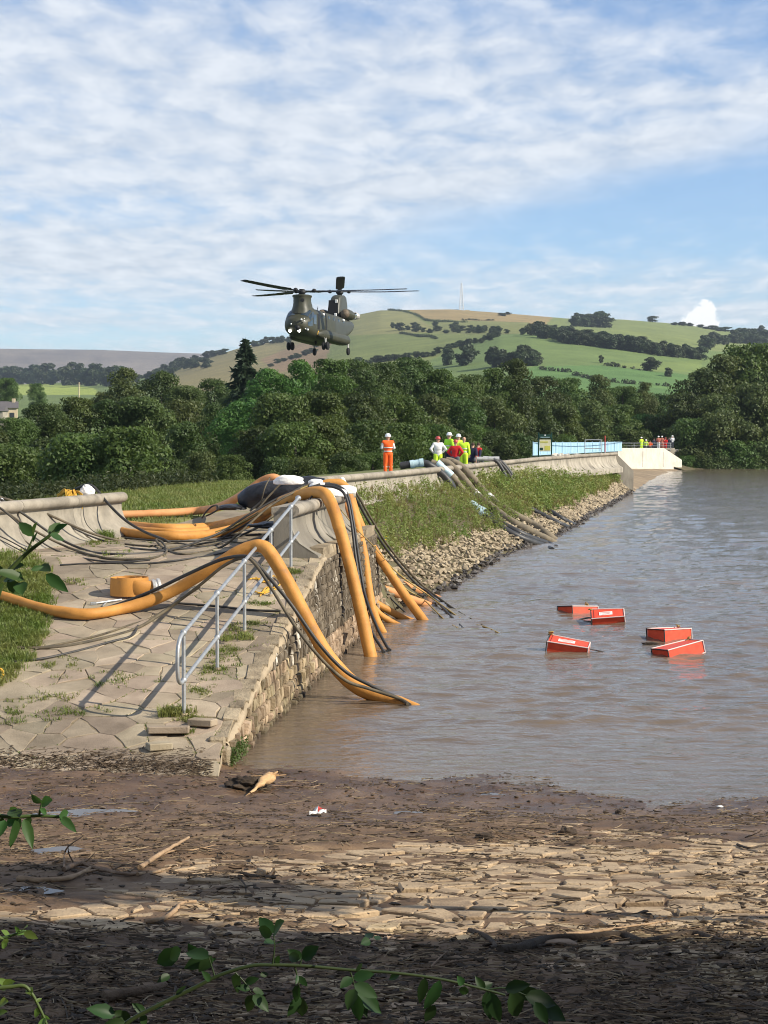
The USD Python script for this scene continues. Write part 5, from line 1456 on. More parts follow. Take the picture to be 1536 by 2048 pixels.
def build_people():
    g = None
    person('person in orange overalls and white helmet standing alone at the wall, seen from behind', head_at(776, 867, 75, 1.86), 0.15, 1.83, top='cloth_white', legs='hivis_orange', hat='helmet_white', arms='front', vest='hivis_orange', sleeves=True)
    person('person in white and yellow jacket and red helmet, leftmost of the group at the wall', head_at(876, 873, 78, 1.74), 0.2, 1.72, top='cloth_white', legs='hivis_yellow', hat='helmet_red', arms='hips', vest='cloth_white')
    person('tall person in lime jacket, dark trousers and white helmet looking right', head_at(898, 865, 80, 1.9), -0.9, 1.88, top='hivis_lime', legs='cloth_navy', hat='helmet_white', arms='front')
    person('person in red top and red helmet standing low in the middle of the group', head_at(911, 880, 77, 1.66), -0.3, 1.65, top='cloth_red', legs='cloth_grey', hat='helmet_red', arms='hips', band=False)
    person('person in yellow overalls and white helmet behind the one in red', head_at(917, 869, 82, 1.8), 0.1, 1.8, top='hivis_yellow', legs='hivis_yellow', hat='helmet_white', arms='down')
    person('bareheaded person in yellow overalls at the right of the standing group', head_at(928, 874, 81, 1.72), -0.25, 1.72, top='hivis_yellow', legs='hivis_yellow', hat='skin', arms='down')
    person('person in navy top sitting on the wall and propped on an arm, left of two', head_at(943, 887, 84, 0.93), -0.5, 1.78, 'sit', 'cloth_navy', 'cloth_grey', 'hair_brown', 'prop', False, False, lean=0.22)
    person('person in navy and red top sitting on the wall, right of two', head_at(951, 887, 86, 0.93), -0.75, 1.78, 'sit', 'cloth_navy', 'cloth_grey', 'hair_brown', 'prop', True, False, lean=0.34, vest='cloth_red')
    far = [(1283, 874, 'hivis_yellow', 'hivis_yellow', 'helmet_white', 'person in yellow jacket and white helmet at the far railing, left of the yellow pair'), (1292, 879, 'hivis_yellow', 'cloth_navy', 'helmet_white', 'shorter person in yellow jacket at the far railing, right of the yellow pair'),
           (1300, 880, 'hivis_orange', 'cloth_grey', 'hair_brown', 'person in orange jacket bending among the far crowd, next to the yellow pair'), (1308, 876, 'cloth_navy', 'cloth_navy', 'hair_brown', 'person in dark clothes at the left of the far crowd'),
           (1317, 872, 'cloth_salmon', 'cloth_white', 'helmet_white', 'person in salmon jacket and pale helmet, left of two in the far crowd'), (1324, 872, 'cloth_salmon', 'cloth_salmon', 'helmet_white', 'person in salmon overalls and pale helmet, right of two in the far crowd'),
           (1331, 875, 'cloth_red', 'cloth_red', 'helmet_red', 'person in red overalls and red helmet in the far crowd'), (1338, 874, 'cloth_navy', 'cloth_grey', 'hair_brown', 'person in black at the right of the far crowd'), (1345, 871, 'cloth_white', 'cloth_grey', 'helmet_white', 'person in white jacket at the far right end of the crowd')]
    for px, py, a, b, h, lab in far:
        person(lab, head_at(px, py, 213, 1.76), 0.4 * math.sin(px), 1.74, top=a, legs=b, hat=h, arms='front', band=False, detail=.06)


build_people()


# ================================================================ the far end of the dam
def build_far_end():
    t = thing('abutment', 'white concrete abutment with a sloping right shoulder at the far end of the dam', 'abutment')
    pr = [P(1236, 936, 185), P(1364, 936, 206), P(1364, 920, 206), P(1328, 896, 200), P(1236, 896, 185)]
    low = [p.copy() for p in pr]
    low[0][2] -= 1.0; low[1][2] -= 1.0
    back = [p + [-2.2, 1.1, 0] for p in low]
    m = MB().add(np.array(low + back), [[0, 1, 2], [0, 2, 3], [0, 3, 4], [7, 6, 5], [8, 7, 5], [9, 8, 5]])
    for i in range(5):
        j = (i + 1) % 5
        m.add(np.array([low[i], low[j], back[j], back[i]]), [[0, 3, 2, 1]])
    obj('wall', m, 'concrete_pale', t)
    for k in (.36, .68):
        q = pr[0] * (1 - k) + pr[1] * k
        obj('shutter_line', MB().box(q + [0.02, -0.03, 1.0], (0.03, .03, 1.8), rotz(1.1)), 'concrete', t)
    slab_ = [P(1330, 896.5, 208), P(1350, 896, 210), P(1350, 899, 210), P(1334, 899.5, 208)]
    obj('slab', MB().add(np.array(slab_ + [q + [0, 4, 0] for q in slab_]), [[0, 1, 2, 3], [7, 6, 5, 4], [0, 4, 5, 1], [1, 5, 6, 2], [2, 6, 7, 3], [3, 7, 4, 0]]), 'concrete_dark', t)
    # deck behind it that carries the crowd
    m = MB().box(P(1292, 898, 214) + [0, 2, -0.6], (6.4, 8, 1.2), rotz(.3))
    obj('spillway_deck', m, 'concrete', None, kind='structure')
    # railing on the abutment
    t = thing('railing', 'grey tube railing along the deck behind the white abutment', 'railing')
    Y = 209
    for px in (1244, 1268, 1292, 1317, 1341):
        b = P(px, 896, Y)
        obj('post', MB().cyl(b - [0, 0, .4], b + [0, 0, .62], .035, sides=8), 'steel_grey', t, smooth=40)
    for dz in (.60, .25):
        obj('rail', MB().cyl(P(1243, 896, Y) + [0, 0, dz], P(1343, 896, Y) + [0, 0, dz], .035, sides=8), 'steel_grey', t, smooth=40)
    # pale blue parapet panels
    t = thing('bridge_parapet', 'long pale blue panelled parapet between the notice board and the white abutment', 'parapet')
    q0, q1 = np.array([1066, 885.0, 911.0]), np.array([1244, 884.0, 902.0])
    n = 12
    for i in range(n):
        u0, u1 = i / n, (i + 1) / n
        A, B = q0 + (q1 - q0) * u0, q0 + (q1 - q0) * u1
        Y0, Y1 = 136 + 44 * u0, 136 + 44 * u1
        a, b, c, d = P(A[0] + .4, A[2], Y0), P(B[0] - .4, B[2], Y1), P(B[0] - .4, B[1], Y1), P(A[0] + .4, A[1], Y0)
        back = np.array([0.02, 0.06, 0])
        obj('panel', MB().add(np.array([a, b, c, d, a + back, b + back, c + back, d + back]), [[0, 1, 2, 3], [7, 6, 5, 4], [0, 4, 5, 1], [1, 5, 6, 2], [2, 6, 7, 3], [3, 7, 4, 0]]), 'panel_blue', t)
        obj('post', MB().box((a + d) / 2 + [-.02, -.03, .02], (.05, .06, d[2] - a[2] + .12)), 'panel_post', t)
        for k in (.2, .4, .6, .8):
            obj('rib', MB().box((a * (1 - k) + b * k + d * (1 - k) + c * k) / 2 + [0, -.02, 0], (.025, .03, (d[2] - a[2]) * .94)), 'panel_post', t)
    for k in (0.02, 0.98):
        aa, bb = P(q0[0], q0[2] + (q0[1] - q0[2]) * k, 136) - [0, .04, 0], P(q1[0], q1[2] + (q1[1] - q1[2]) * k, 180) - [0, .04, 0]
        obj('rail', MB().cyl(aa, bb, .035, sides=8), 'panel_post', t, smooth=40)
    # notice board
    t = thing('notice_board', 'dark green framed notice board with cream panel in front of the blue parapet', 'sign')
    Y = 128.0
    for px in (1077, 1103):
        a, b = P(px, 914, Y), P(px, 869, Y)
        obj('post', MB().box((a + b) / 2, (.09, .09, b[2] - a[2] + .3), None, .01), 'sign_green', t)
    w = P(1103, 880, Y)[0] - P(1077, 880, Y)[0]
    hd = obj('header', MB().box(P(1090, 872.5, Y) + [0, -.06, 0], (w, .05, .27), None, .01), 'sign_green', t)
    obj('emblem', MB().lathe([(0, .012), (.055, .01), (.055, -.01)], P(1090, 870.5, Y) + [0, -.09, 0], rotx(math.pi / 2), 12), 'marking_white', hd)
    obj('header_lettering', MB().box(P(1090, 874.3, Y) + [0, -.09, 0], (w * .72, .012, .035)), 'fitting_blue', hd)
    pn = obj('panel', MB().box(P(1090, 891, Y) + [0, -.03, 0], (w * .86, .04, .88), None, .01), 'sign_cream', t)
    obj('map_print', MB().box(P(1094, 896, Y) + [.02, -.055, 0], (w * .42, .012, .32)), 'sign_yellow', pn)
    obj('picture_print', MB().box(P(1084, 898, Y) + [-.05, -.055, 0], (w * .24, .012, .18)), 'sign_green', pn)
    obj('picture_print', MB().box(P(1088, 884, Y) + [0, -.055, 0], (w * .6, .012, .10)), 'sign_yellow', pn)
    # gate frame
    t = thing('gate_frame', 'grey tube hoop barrier standing in front of the blue parapet', 'barrier')
    Y = 124.0
    l, r = P(1170, 880, Y), P(1202, 880, Y)
    lb, rb = P(1170, 914, Y), P(1203, 930, Y)
    hoop = spline([lb, l - [0, 0, .15], l + [.12, 0, 0], r - [.12, 0, 0], r - [0, 0, .15], rb], 6)
    obj('hoop', MB().tube(hoop, .035, 8), 'steel_grey', t, smooth=40)
    obj('cross_bar', MB().cyl(P(1170, 897, Y), P(1202, 897, Y), .03, sides=8), 'steel_grey', t, smooth=40)
    p = P(1210, 873, 126); b = P(1210, 908, 126)
    t = thing('red_pole', 'slim red pole with a dark foot standing beside the grey hoop barrier', 'pole')
    obj('pole', MB().cyl(b - [0, 0, .3], p, .045, sides=10), 'pole_red', t, smooth=40)
    obj('cap', MB().ball(p, .055, 1), 'pole_red', t)
    obj('foot', MB().cyl(b - [0, 0, .35], b + [0, 0, .15], .07, sides=10), 'steel_grey', t, smooth=40)
    # pale rubble by the notice board
    rng = np.random.default_rng(9)
    m = MB()
    for k in range(26):
        v, f = rock_mesh(rng, rng.uniform(.15, .34))
        m.add(v + P(rng.uniform(1106, 1165), 909 - 3.5 * rng.random(), 122) + [0, 0, -.12], f)
    obj('rubble_heap', m, 'concrete_pale', None, label='low heap of pale rubble behind the wall right of the notice board', cat='rubble', kind='stuff')


look('panel_post', [(0.3, (0.25, 0.40, 0.51)), (0.7, (0.31, 0.46, 0.57))], scale=1.5, rough=0.5)
build_far_end()


# ================================================================ helicopter
def build_helicopter():
    yaw = math.atan2(-math.cos(math.radians(14.6)), -math.sin(math.radians(14.6)))
    R = rotz(yaw) @ roty(math.radians(-1.2))
    hub = P(604, 583, 149.0)
    o = hub - R @ np.array([-2.15, 0, 4.55])
    t = thing('helicopter', 'dark green tandem rotor transport helicopter hovering low over the wood with its wheels down', 'helicopter')
    S = np.array([  # x back from the nose, half width, bottom, top, squareness
        (0.00, .22, 1.42, 1.80, .9), (-.12, .60, 1.18, 2.02, .85), (-.40, .95, .92, 2.16, .78), (-.85, 1.14, .72, 2.34, .70), (-1.30, 1.22, .62, 2.72, .66), (-1.75, 1.26, .57, 3.00, .60), (-2.4, 1.28, .55, 3.12, .52),
        (-3.6, 1.28, .52, 3.15, .48), (-6.0, 1.28, .52, 3.15, .48), (-9.0, 1.28, .52, 3.15, .48), (-10.6, 1.28, .62, 3.15, .48), (-12.2, 1.26, 1.05, 3.14, .50), (-13.6, 1.22, 1.55, 3.10, .52), (-14.8, 1.12, 2.02, 3.02, .55), (-15.4, 1.0, 2.30, 2.92, .6)])

    def sec(x):
        k = [np.interp(-x, -S[:, 0], S[:, i]) for i in range(1, 5)]
        return k

    def pt(x, th, out=0.0):
        hw, b, tp, e = sec(x)
        c, s = math.cos(th), math.sin(th)
        return np.array([x, (hw + out) * np.sign(c) * abs(c) ** e, (b + tp) / 2 + ((tp - b) / 2 + out) * np.sign(s) * abs(s) ** e])

    W = lambda p: o + np.asarray(p) @ R.T

    def put(name, m, mat, parent=t, smooth=False, label=None):
        v, f = m.vf() if isinstance(m, MB) else m
        return obj(name, (W(v), f), mat, parent, smooth=smooth, label=label)

    xs = np.concatenate([S[:7, 0], np.linspace(-3, -15.4, 22)])
    th = np.linspace(0, 2 * np.pi, 49)
    m = MB().grid(np.array([[pt(x, a) for a in th] for x in xs]))
    for x in (xs[0], xs[-1]):
        ring = np.array([pt(x, a) for a in th[:-1]]); k = np.arange(48)
        m.add(np.vstack([ring, ring.mean(0)]), np.c_[k, (k + 1) % 48, np.full(48, 48)])
    fus = put('fuselage', m, 'heli_paint', smooth=50)
    # rear half is a greyer paint: a skin of panels slightly proud
    m = MB().grid(np.array([[pt(x, a, .012) for a in np.linspace(-.55, math.pi + .55, 30)] for x in np.linspace(-8.2, -15.2, 16)]))
    put('rear_skin', m, 'heli_grey', fus, smooth=50)
    m = MB().grid(np.array([[pt(x, a, .03) for a in np.linspace(-.1, math.pi + .1, 20)] for x in (-5.15, -5.45)]))
    put('dark_band', m, 'heli_dark', fus, smooth=50)
    # cockpit glass
    def pane(x0, x1, a0, a1, parent=fus, mat='heli_glass', n=6, out=.02):
        put('window_pane', MB().grid(np.array([[pt(x, a, out) for a in np.linspace(a0, a1, n)] for x in np.linspace(x0, x1, n)])), mat, parent, smooth=50)
    for s in (1, -1):
        f = (lambda a: a) if s > 0 else (lambda a: math.pi - a)
        pane(-.92, -1.70, f(.80), f(1.46))
        pane(-.95, -1.9, f(.28), f(.72))
        pane(-.60, -1.35, f(-.08), f(.20))
        pane(-1.55, -2.3, f(-.02), f(.34))
        pane(-.40, -.75, f(-.62), f(-.30))
        pane(-2.7, -3.3, f(-.15), f(.42), mat='heli_dark', out=.015)
    # round cabin windows and fittings on the port and starboard side
    for s in (1, -1):
        for x in (-4.6, -6.2, -7.8, -9.4, -11.0):
            th0 = .33 if s > 0 else math.pi - .33
            p = pt(x, th0, .0)
            ww = put('cabin_window', MB().lathe([(0, .03), (.13, .03), (.17, .02), (.17, -.05)], p, frame((0, s, .12)), 18), 'heli_glass', fus, smooth=30)
            if x in (-4.6, -11.0):
                put('lamp', MB().ball(p + [0.25, s * .06, .12], .13, 2), 'marking_white', fus, smooth=True)
    # sponsons along both sides
    for s in (1, -1):
        sx = np.array([(-3.0, .10, .75, 1.05), (-3.4, .34, .58, 1.26), (-4.2, .56, .46, 1.40), (-6, .60, .44, 1.42), (-9, .60, .44, 1.42), (-11, .58, .46, 1.42), (-11.9, .42, .62, 1.34), (-12.5, .12, .9, 1.2)])
        ang = np.linspace(0, 2 * np.pi, 21)
        G_ = np.array([[(x, s * (1.16 + w * 1.2 * abs(math.cos(a)) ** .6 * np.sign(math.cos(a)) * .98), (b + tp) / 2 + (tp - b) / 2 * abs(math.sin(a)) ** .7 * np.sign(math.sin(a))) for a in ang] for x, w, b, tp in sx])
        m = MB().grid(G_)
        put('sponson', m, 'heli_paint', smooth=50)
    # pylons
    def pylon(name, rows, mat, n=25):
        a = np.linspace(0, 2 * np.pi, n)
        G_ = np.array([[(cx + lx_ * abs(math.cos(q)) ** e * np.sign(math.cos(q)), wy * abs(math.sin(q)) ** e * np.sign(math.sin(q)), z) for q in a] for z, cx, lx_, wy, e in rows])
        m = MB().grid(G_)
        top = G_[-1][:-1]; k = np.arange(n - 1)
        m.add(np.vstack([top, top.mean(0)]), np.c_[k, (k + 1) % (n - 1), np.full(n - 1, n - 1)])
        return put(name, m, mat, smooth=45)
    fp = pylon('front_pylon', [(2.55, -2.75, 1.75, 1.08, .8), (2.95, -2.6, 1.45, .92, .8), (3.25, -2.4, 1.15, .80, .85), (3.7, -2.25, .98, .74, .9), (4.02, -2.2, .95, .76, .95), (4.08, -2.2, 1.02, .84, 1), (4.2, -2.2, 1.02, .84, 1), (4.26, -2.2, .72, .6, 1)], 'heli_paint')
    put('intake', MB().lathe([(0, .03), (.16, .02), (.18, -.05)], (-1.33, .30, 3.72), frame((1, .3, 0)), 14), 'heli_dark', fp, smooth=30)
    rp = pylon('rear_pylon', [(2.9, -13.5, 2.0, .78, .55), (3.3, -13.5, 1.85, .70, .5), (4.2, -13.62, 1.55, .60, .5), (5.0, -13.75, 1.30, .54, .5), (5.25, -13.85, 1.05, .52, .7), (5.36, -13.9, .70, .45, .9)], 'heli_grey')
    put('front_face', MB().hull([(-11.62 - .2 * k, y, z) for k, (y, z) in zip((0, 0, 1.25, 1.25), ((.50, 3.25), (-.50, 3.25), (.44, 4.75), (-.44, 4.75)))] + [(-11.9 - .2 * k, y, z) for k, (y, z) in zip((0, 0, 1.25, 1.25), ((.46, 3.25), (-.46, 3.25), (.4, 4.75), (-.4, 4.75)))]), 'heli_dark', rp)
    for z, x in ((3.35, -11.62), (4.62, -11.86)):
        put('pale_edge', MB().box((x, .30, z), (.10, .26, .34), None, .03), 'marking_white', rp)
    # engines
    for s in (1, -1):
        e = thing  # each engine is a part with its own pieces
        en = put('engine', MB().lathe([(.30, -1.35), (.40, -1.2), (.48, -.5), (.50, .2), (.48, .75), (.44, .95), (.30, 1.02)], (-12.9, s * 1.12, 3.46), frame((1, 0, 0)), 22), 'heli_paint', smooth=40)
        put('intake_screen', MB().lathe([(0, 1.36), (.20, 1.32), (.36, 1.2), (.43, 1.0), (.44, .92)], (-12.9, s * 1.12, 3.46), frame((1, 0, 0)), 22), 'heli_engine', en, smooth=40)
        put('exhaust', MB().lathe([(.30, -1.7), (.36, -1.3), (.30, -1.2), (.26, -1.7)], (-12.9, s * 1.16, 3.46), frame((1, -s * .25, 0)), 18), 'fitting_metal', en, smooth=40)
        put('mount', MB().box((-12.9, s * .75, 3.3), (1.2, .5, .3), None, .05), 'heli_grey', en)
    # undercarriage
    for x, tw in ((-4.0, True), (-11.3, False)):
        for s in (1, -1):
            y = s * 1.62
            leg = put('undercarriage_leg', MB().tube([(x, y, .7), (x, y, .02)], .07, 10).tube([(x + .35, y, .62), (x, y, .05)], .04, 8), 'fitting_metal', smooth=40)
            prof = [(.0, .10), (.17, .11), (.30, .11), (.36, .06), (.36, -.06), (.30, -.11), (.17, -.11), (0, -.10)]
            for dy in ((-.17, .17) if tw else (0.0,)):
                w_ = put('wheel', MB().lathe([(r_ * (1 if tw else .95), z_) for r_, z_ in prof], (x, y + dy, -.06), frame((0, 1, 0)), 20), 'tyre', leg, smooth=40)
    # nose fittings and lamps
    for s in (-.42, .42):
        put('landing_lamp', MB().ball((-.22, s - .05, .98), (.10, .13, .13), 2), 'lamp_on', smooth=True)
    for p, r_ in (((-.02, .62, 1.92), .09), ((-.12, .86, 1.80), .07), ((-.1, .86, 2.0), .06), ((-.5, 1.06, 1.08), .09), ((-.25, .92, 1.14), .06), ((.02, -.28, 1.55), .07)):
        put('nose_lamp', MB().ball(p, r_, 2), 'marking_white', smooth=True)
    put('sensor_ball', MB().ball((.02, .28, 1.22), .24, 2), 'heli_dark', smooth=True)
    put('belly_hook', MB().hull(SPH * [.16, .1, .22] + [-6.4, 0, .42]), 'heli_dark')
    put('belly_hook', MB().hull(SPH * [.12, .1, .16] + [-8.6, .2, .45]), 'heli_dark')
    put('roundel', MB().lathe([(0, .01), (.20, .008), (.20, -.03)], pt(-3.05, -.42, .01), frame((0, 1, -.2)), 14), 'marking_yellow', fus, smooth=30)
    put('wire_cutter', MB().hull([(-3.4, .05, 3.15), (-3.4, -.05, 3.15), (-3.1, 0, 3.5), (-3.7, 0, 3.15)]), 'heli_dark', fus)
    put('aerial', MB().tube([(-5.5, .4, 3.1), (-5.6, .4, 3.55)], .03, 6), 'heli_dark', fus)
    # rotors: hubs and blades
    for hubx, hz, angs, tiltv, nm in ((-2.15, 4.55, (1, 121, 241), 0.0, 'front'), (-14.0, 5.72, (272, 36, 152), 0.0, 'rear')):
        hc = W((hubx, 0, hz))
        h = obj('rotor_hub', MB().lathe([(0, .22), (.22, .20), (.34, .08), (.36, -.10), (.22, -.25), (.16, -.6)], hc, sides=18), 'heli_dark', t, smooth=40)
        for a in angs:
            a = math.radians(a)
            d = np.array([math.cos(a), math.sin(a), 0.0])          # in the picture's own compass: 0 to the right, 90 away
            ch = np.array([-math.sin(a), math.cos(a), 0.0])
            tl = -math.tan(math.radians(tiltv))
            rr = np.array([.3, .9, 1.6, 1.9, 2.4, 4.5, 6.8, 8.2, 9.15])
            cw = np.array([.16, .14, .14, .30, .78, .80, .80, .80, .74]) / 2
            rows = []
            for r_, w in zip(rr, cw):
                z = .02 + r_ * (.004 if nm == 'front' else .03) + (.0022 if nm == 'front' else .0030) * r_ * r_ + tl * r_ * d[0]
                pit = math.radians(12 - r_ * .9)
                c = hc + d * r_ + np.array([0, 0, z])
                u = ch * math.cos(pit) + np.array([0, 0, 1]) * math.sin(pit)
                th_ = .055 if w > .25 else .07
                nn = np.cross(d, u)
                rows.append([c + u * w, c + u * w * .4 + nn * th_, c - u * w * .6 + nn * th_ * .6, c - u * w, c - u * w * .6 - nn * th_ * .4, c + u * w * .4 - nn * th_ * .6, c + u * w])
            rows = np.array(rows)
            m = MB().grid(rows)
            for e_ in (0, -1):
                q = rows[e_][:-1]; k = np.arange(6); m.add(np.vstack([q, q.mean(0)]), np.c_[k, (k + 1) % 6, np.full(6, 6)])
            obj('rotor_blade', m, 'heli_blade', t, smooth=30)
            obj('blade_root', MB().ball(hc + d * 1.05 + np.array([0, 0, .08 + tl * 1.05 * d[0]]), (.20, .20, .17), 2), 'heli_dark', h, smooth=True)


look('heli_engine', [(0.3, (0.10, 0.075, 0.05)), (0.7, (0.15, 0.115, 0.08))], scale=3, rough=.6)
build_helicopter()


# ================================================================ mast, house and post far off
def build_far_things():
    t = thing('lattice_mast', 'pale lattice radio mast on the hilltop', 'mast')
    b, p = P(923, 623, 2100), P(923, 566, 2100)
    H = p[2] - b[2]
    def cor(k, i):
        w = 2.6 * (1 - k) + .5 * k
        return b + [w * (1 if i in (0, 3) else -1), w * (1 if i < 2 else -1), H * k]
    for i in range(4):
        obj('leg', MB().tube([cor(0, i), cor(1, i)], .42, 5), 'mast_grey', t)
    for k in range(9):
        m = MB()
        for i in range(4):
            j = (i + 1) % 4
            m.tube([cor(k / 9, i), cor((k + 1) / 9, j)], .2, 4).tube([cor(k / 9, i), cor(k / 9, j)], .2, 4)
        obj('bracing', m, 'mast_grey', t)
    obj('aerial', MB().tube([p, p + [0, 0, 3.5]], .16, 5), 'mast_grey', t)
    obj('cabin', MB().box(b + [-8, 0, .6], (9, 5, 3.4)), 'roof_slate', t)
    obj('cabin', MB().box(b + [7, 0, .4], (6, 5, 2.6)), 'brick_cream', t)
    t = thing('house', 'cream walled house with slate roof half hidden at the left picture edge', 'house')
    c = P(14, 822, 300)
    obj('wall', MB().box(c + [0, 0, -1.2], (3.6, 6, 3.4), rotz(.2)), 'brick_cream', t)
    obj('roof', MB().hull([c + rotz(.2) @ np.array(q) for q in ((-2, -3.3, .5), (2, -3.3, .5), (-2, 3.3, .5), (2, 3.3, .5), (-2, 0, 1.7), (2, 0, 1.7))]), 'roof_slate', t)
    obj('chimney', MB().box(c + [1.2, 0, 1.7], (.5, .6, 1.0)), 'brick_cream', t)
    w = obj('window', MB().box(c + rotz(.2) @ np.array([0.9, -3.0, -.8]), (.8, .12, .9), rotz(.2)), 'window_dark', t)
    obj('window', MB().box(c + rotz(.2) @ np.array([-.7, -3.0, -.8]), (.8, .12, .9), rotz(.2)), 'window_dark', t)
    t = thing('house', 'grey roofed outbuilding left of the cream house at the picture edge', 'house')
    c = P(-8, 826, 292)
    obj('wall', MB().box(c + [0, 0, -1], (3.2, 4, 2.6)), 'concrete', t)
    obj('roof', MB().hull([c + np.array(q) for q in ((-1.8, -2.2, .3), (1.8, -2.2, .3), (-1.8, 2.2, .3), (1.8, 2.2, .3), (-1.8, 0, 1.2), (1.8, 0, 1.2))]), 'roof_slate', t)
    b, p = P(158, 788, 420), P(158, 764, 420)
    t = thing('utility_pole', 'pale utility pole on the bright field strip at the left', 'pole')
    obj('pole', MB().tube([b - [0, 0, 1], p], [.16, .12], 8), 'brick_cream', t)
    obj('cross_arm', MB().box(p - [0, 0, .3], (1.1, .1, .12)), 'bark', t)


flat('mast_grey', (0.62, 0.63, 0.64), 0.5)
build_far_things()
# ================================================================ trees
def leaf_cloud(rng, blobs, n, size, inner=0.25, droop=0.0, asp=0.55):
    """Leaf-sized faces spread over and through the lobes of a crown."""
    blobs = np.asarray(blobs, float)
    c, r = blobs[:, :3], blobs[:, 3:6]
    w = (r[:, 0] * r[:, 2]) ** 1.0
    k = rng.choice(len(blobs), n, p=w / w.sum())
    d = norm(rng.normal(0, 1, (n, 3)))
    d[:, 2] = np.where((d[:, 2] < -0.3) & (rng.random(n) < .6), -d[:, 2], d[:, 2])
    rad = np.where(rng.random(n) < inner, rng.uniform(0.3, 0.8, n), rng.normal(0.98, 0.09, n))
    p = c[k] + d * r[k] * rad[:, None]
    nrm = norm(d * 1.0 + rng.normal(0, 0.55, (n, 3)) + [0, 0, .25])
    a = norm(np.cross(nrm, rng.normal(0, 1, (n, 3))) + [0, 0, -droop])
    b = norm(np.cross(nrm, a))
    s = size * rng.uniform(0.6, 1.35, n)[:, None]
    bend = nrm * s * 0.18
    v = np.stack([p - a * s, p + b * s * asp, p + a * s - bend, p - b * s * asp], 1)
    i = np.arange(n)[:, None] * 4
    f = np.vstack([i + [0, 1, 2], i + [0, 2, 3]])
    return v.reshape(-1, 3), f


CROWN = {'round': (-.55, .58, .50), 'tall': (-.85, .80, .46), 'wide': (-.42, .42, .52), 'hill': (.12, 1.0, .42)}


def crown_blobs(rng, n, shape='round'):
    z0, z1, w = CROWN[shape]
    out = []
    for k in range(n):
        u = (k + rng.random()) / n
        a = rng.uniform(0, 6.28)
        ww = w * max(.12, math.sin(math.pi * (0.14 + 0.80 * u))) ** .75 if shape != 'tall' else w * (1 - u ** 2.0) ** .6
        rr = ww * rng.random() ** .42 * .80
        s = rng.uniform(.105, .20) * (1.0 if u < .78 else .8)
        z = min(z0 + (z1 - z0) * u, z1 - s * .85)
        out.append([rr * math.cos(a), rr * math.sin(a), z, s * 1.12, s * 1.12, s * .85])
    return out


def make_tree(rng, leafmat, n=7000, size=.027, nb=34, shape='round', label='', cat='tree', name='broadleaf_tree', limbs=True, asp=.55):
    """A tree whose crown is about 1 wide, to be scaled; the crown's middle is the origin except on the hill."""
    t = thing(name, label, cat, (0, 0, -500))
    bl = crown_blobs(rng, nb, shape)
    base = -.03 if shape == 'hill' else -2.6
    z0 = CROWN[shape][0]
    m = MB().tube(spline([[0, 0, base], [.02, 0, z0 - .1], [-.015, .01, z0 + .3], [.01, 0, z0 + .8]], 4), np.interp(np.linspace(0, 1, 13), [0, .4, 1], [.042, .03, .006]), 7)
    obj('trunk', m, 'bark', t, smooth=50)
    if limbs:
        for b in bl[3:15:2]:
            m = MB().tube(spline([[0, 0, z0 + .05 + .3 * (b[2] - z0)], [b[0] * .5, b[1] * .5, z0 + .75 * (b[2] - z0)], [b[0], b[1], b[2]]], 4), np.linspace(.014, .003, 9), 5)
            obj('limb', m, 'bark', t, smooth=50)
    obj('crown', leaf_cloud(rng, bl, n, size, asp=asp), leafmat, t)
    return t


def make_conifer(rng, label):
    t = thing('conifer', label, 'conifer', (0, 0, -500))
    obj('trunk', MB().tube([[0, 0, -.02], [0, 0, .98]], [.022, .003], 7), 'bark', t, smooth=50)
    m = MB(); V, F = [], []
    for k in range(64):
        z = .06 + .92 * (k / 63) ** .92
        L = .30 * (1 - z) ** .75 + .012
        for j in range(9):
            a = rng.uniform(0, 6.28)
            l = L * rng.uniform(.55, 1.12)
            for q in range(10):
                u = (q + rng.random()) / 10
                p = np.array([math.cos(a) * l * u, math.sin(a) * l * u, z - .10 * l * u ** 1.4 - .05 * u + .06 * (u > .85) * l])
                d = norm(np.array([math.cos(a), math.sin(a), -.25]) + rng.normal(0, .45, 3)); s = norm(np.cross(d, rng.normal(0, 1, 3)))
                e = .020 * rng.uniform(.6, 1.3)
                V.append([p - d * e, p + s * e * .35, p + d * e * 1.2, p - s * e * .35])
    V = np.array(V); n = len(V); i = np.arange(n)[:, None] * 4
    obj('crown', (V.reshape(-1, 3), np.vstack([i + [0, 1, 2], i + [0, 2, 3]])), 'leaf_conifer', t)
    return t


LAND = [(-60, 45, 'at the left picture edge'), (45, 105, 'right of the cream house'), (105, 160, 'above the yellow rope tangle'), (160, 215, 'above the white bag'), (215, 275, 'above the end of the left wall'), (275, 340, 'above the coiled hose'), (340, 400, 'above the grassy crest'),
        (400, 455, 'left of the conifer'), (455, 510, 'by the conifer'), (510, 560, 'right of the conifer'), (560, 610, 'under the helicopter nose'), (610, 660, 'under the helicopter belly'), (660, 710, 'under the helicopter tail'), (710, 750, 'left of the worker in orange'), (750, 800, 'behind the worker in orange'),
        (800, 850, 'right of the worker in orange'), (850, 900, 'behind the group in yellow'), (900, 945, 'behind the person in red'), (945, 1000, 'behind the two seated people'), (1000, 1050, 'left of the notice board'), (1050, 1105, 'behind the notice board'), (1105, 1160, 'left of the grey hoop barrier'),
        (1160, 1210, 'behind the grey hoop barrier'), (1210, 1250, 'by the red pole'), (1250, 1300, 'behind the white abutment'), (1300, 1352, 'behind the far crowd'), (1352, 1420, 'right of the far crowd'), (1420, 1475, 'on the right shore'), (1475, 1640, 'at the right picture edge')]
SEEN_LABELS = {}


def where_is(px):
    return next((w for a, b, w in LAND if a <= px < b), 'at the picture edge')


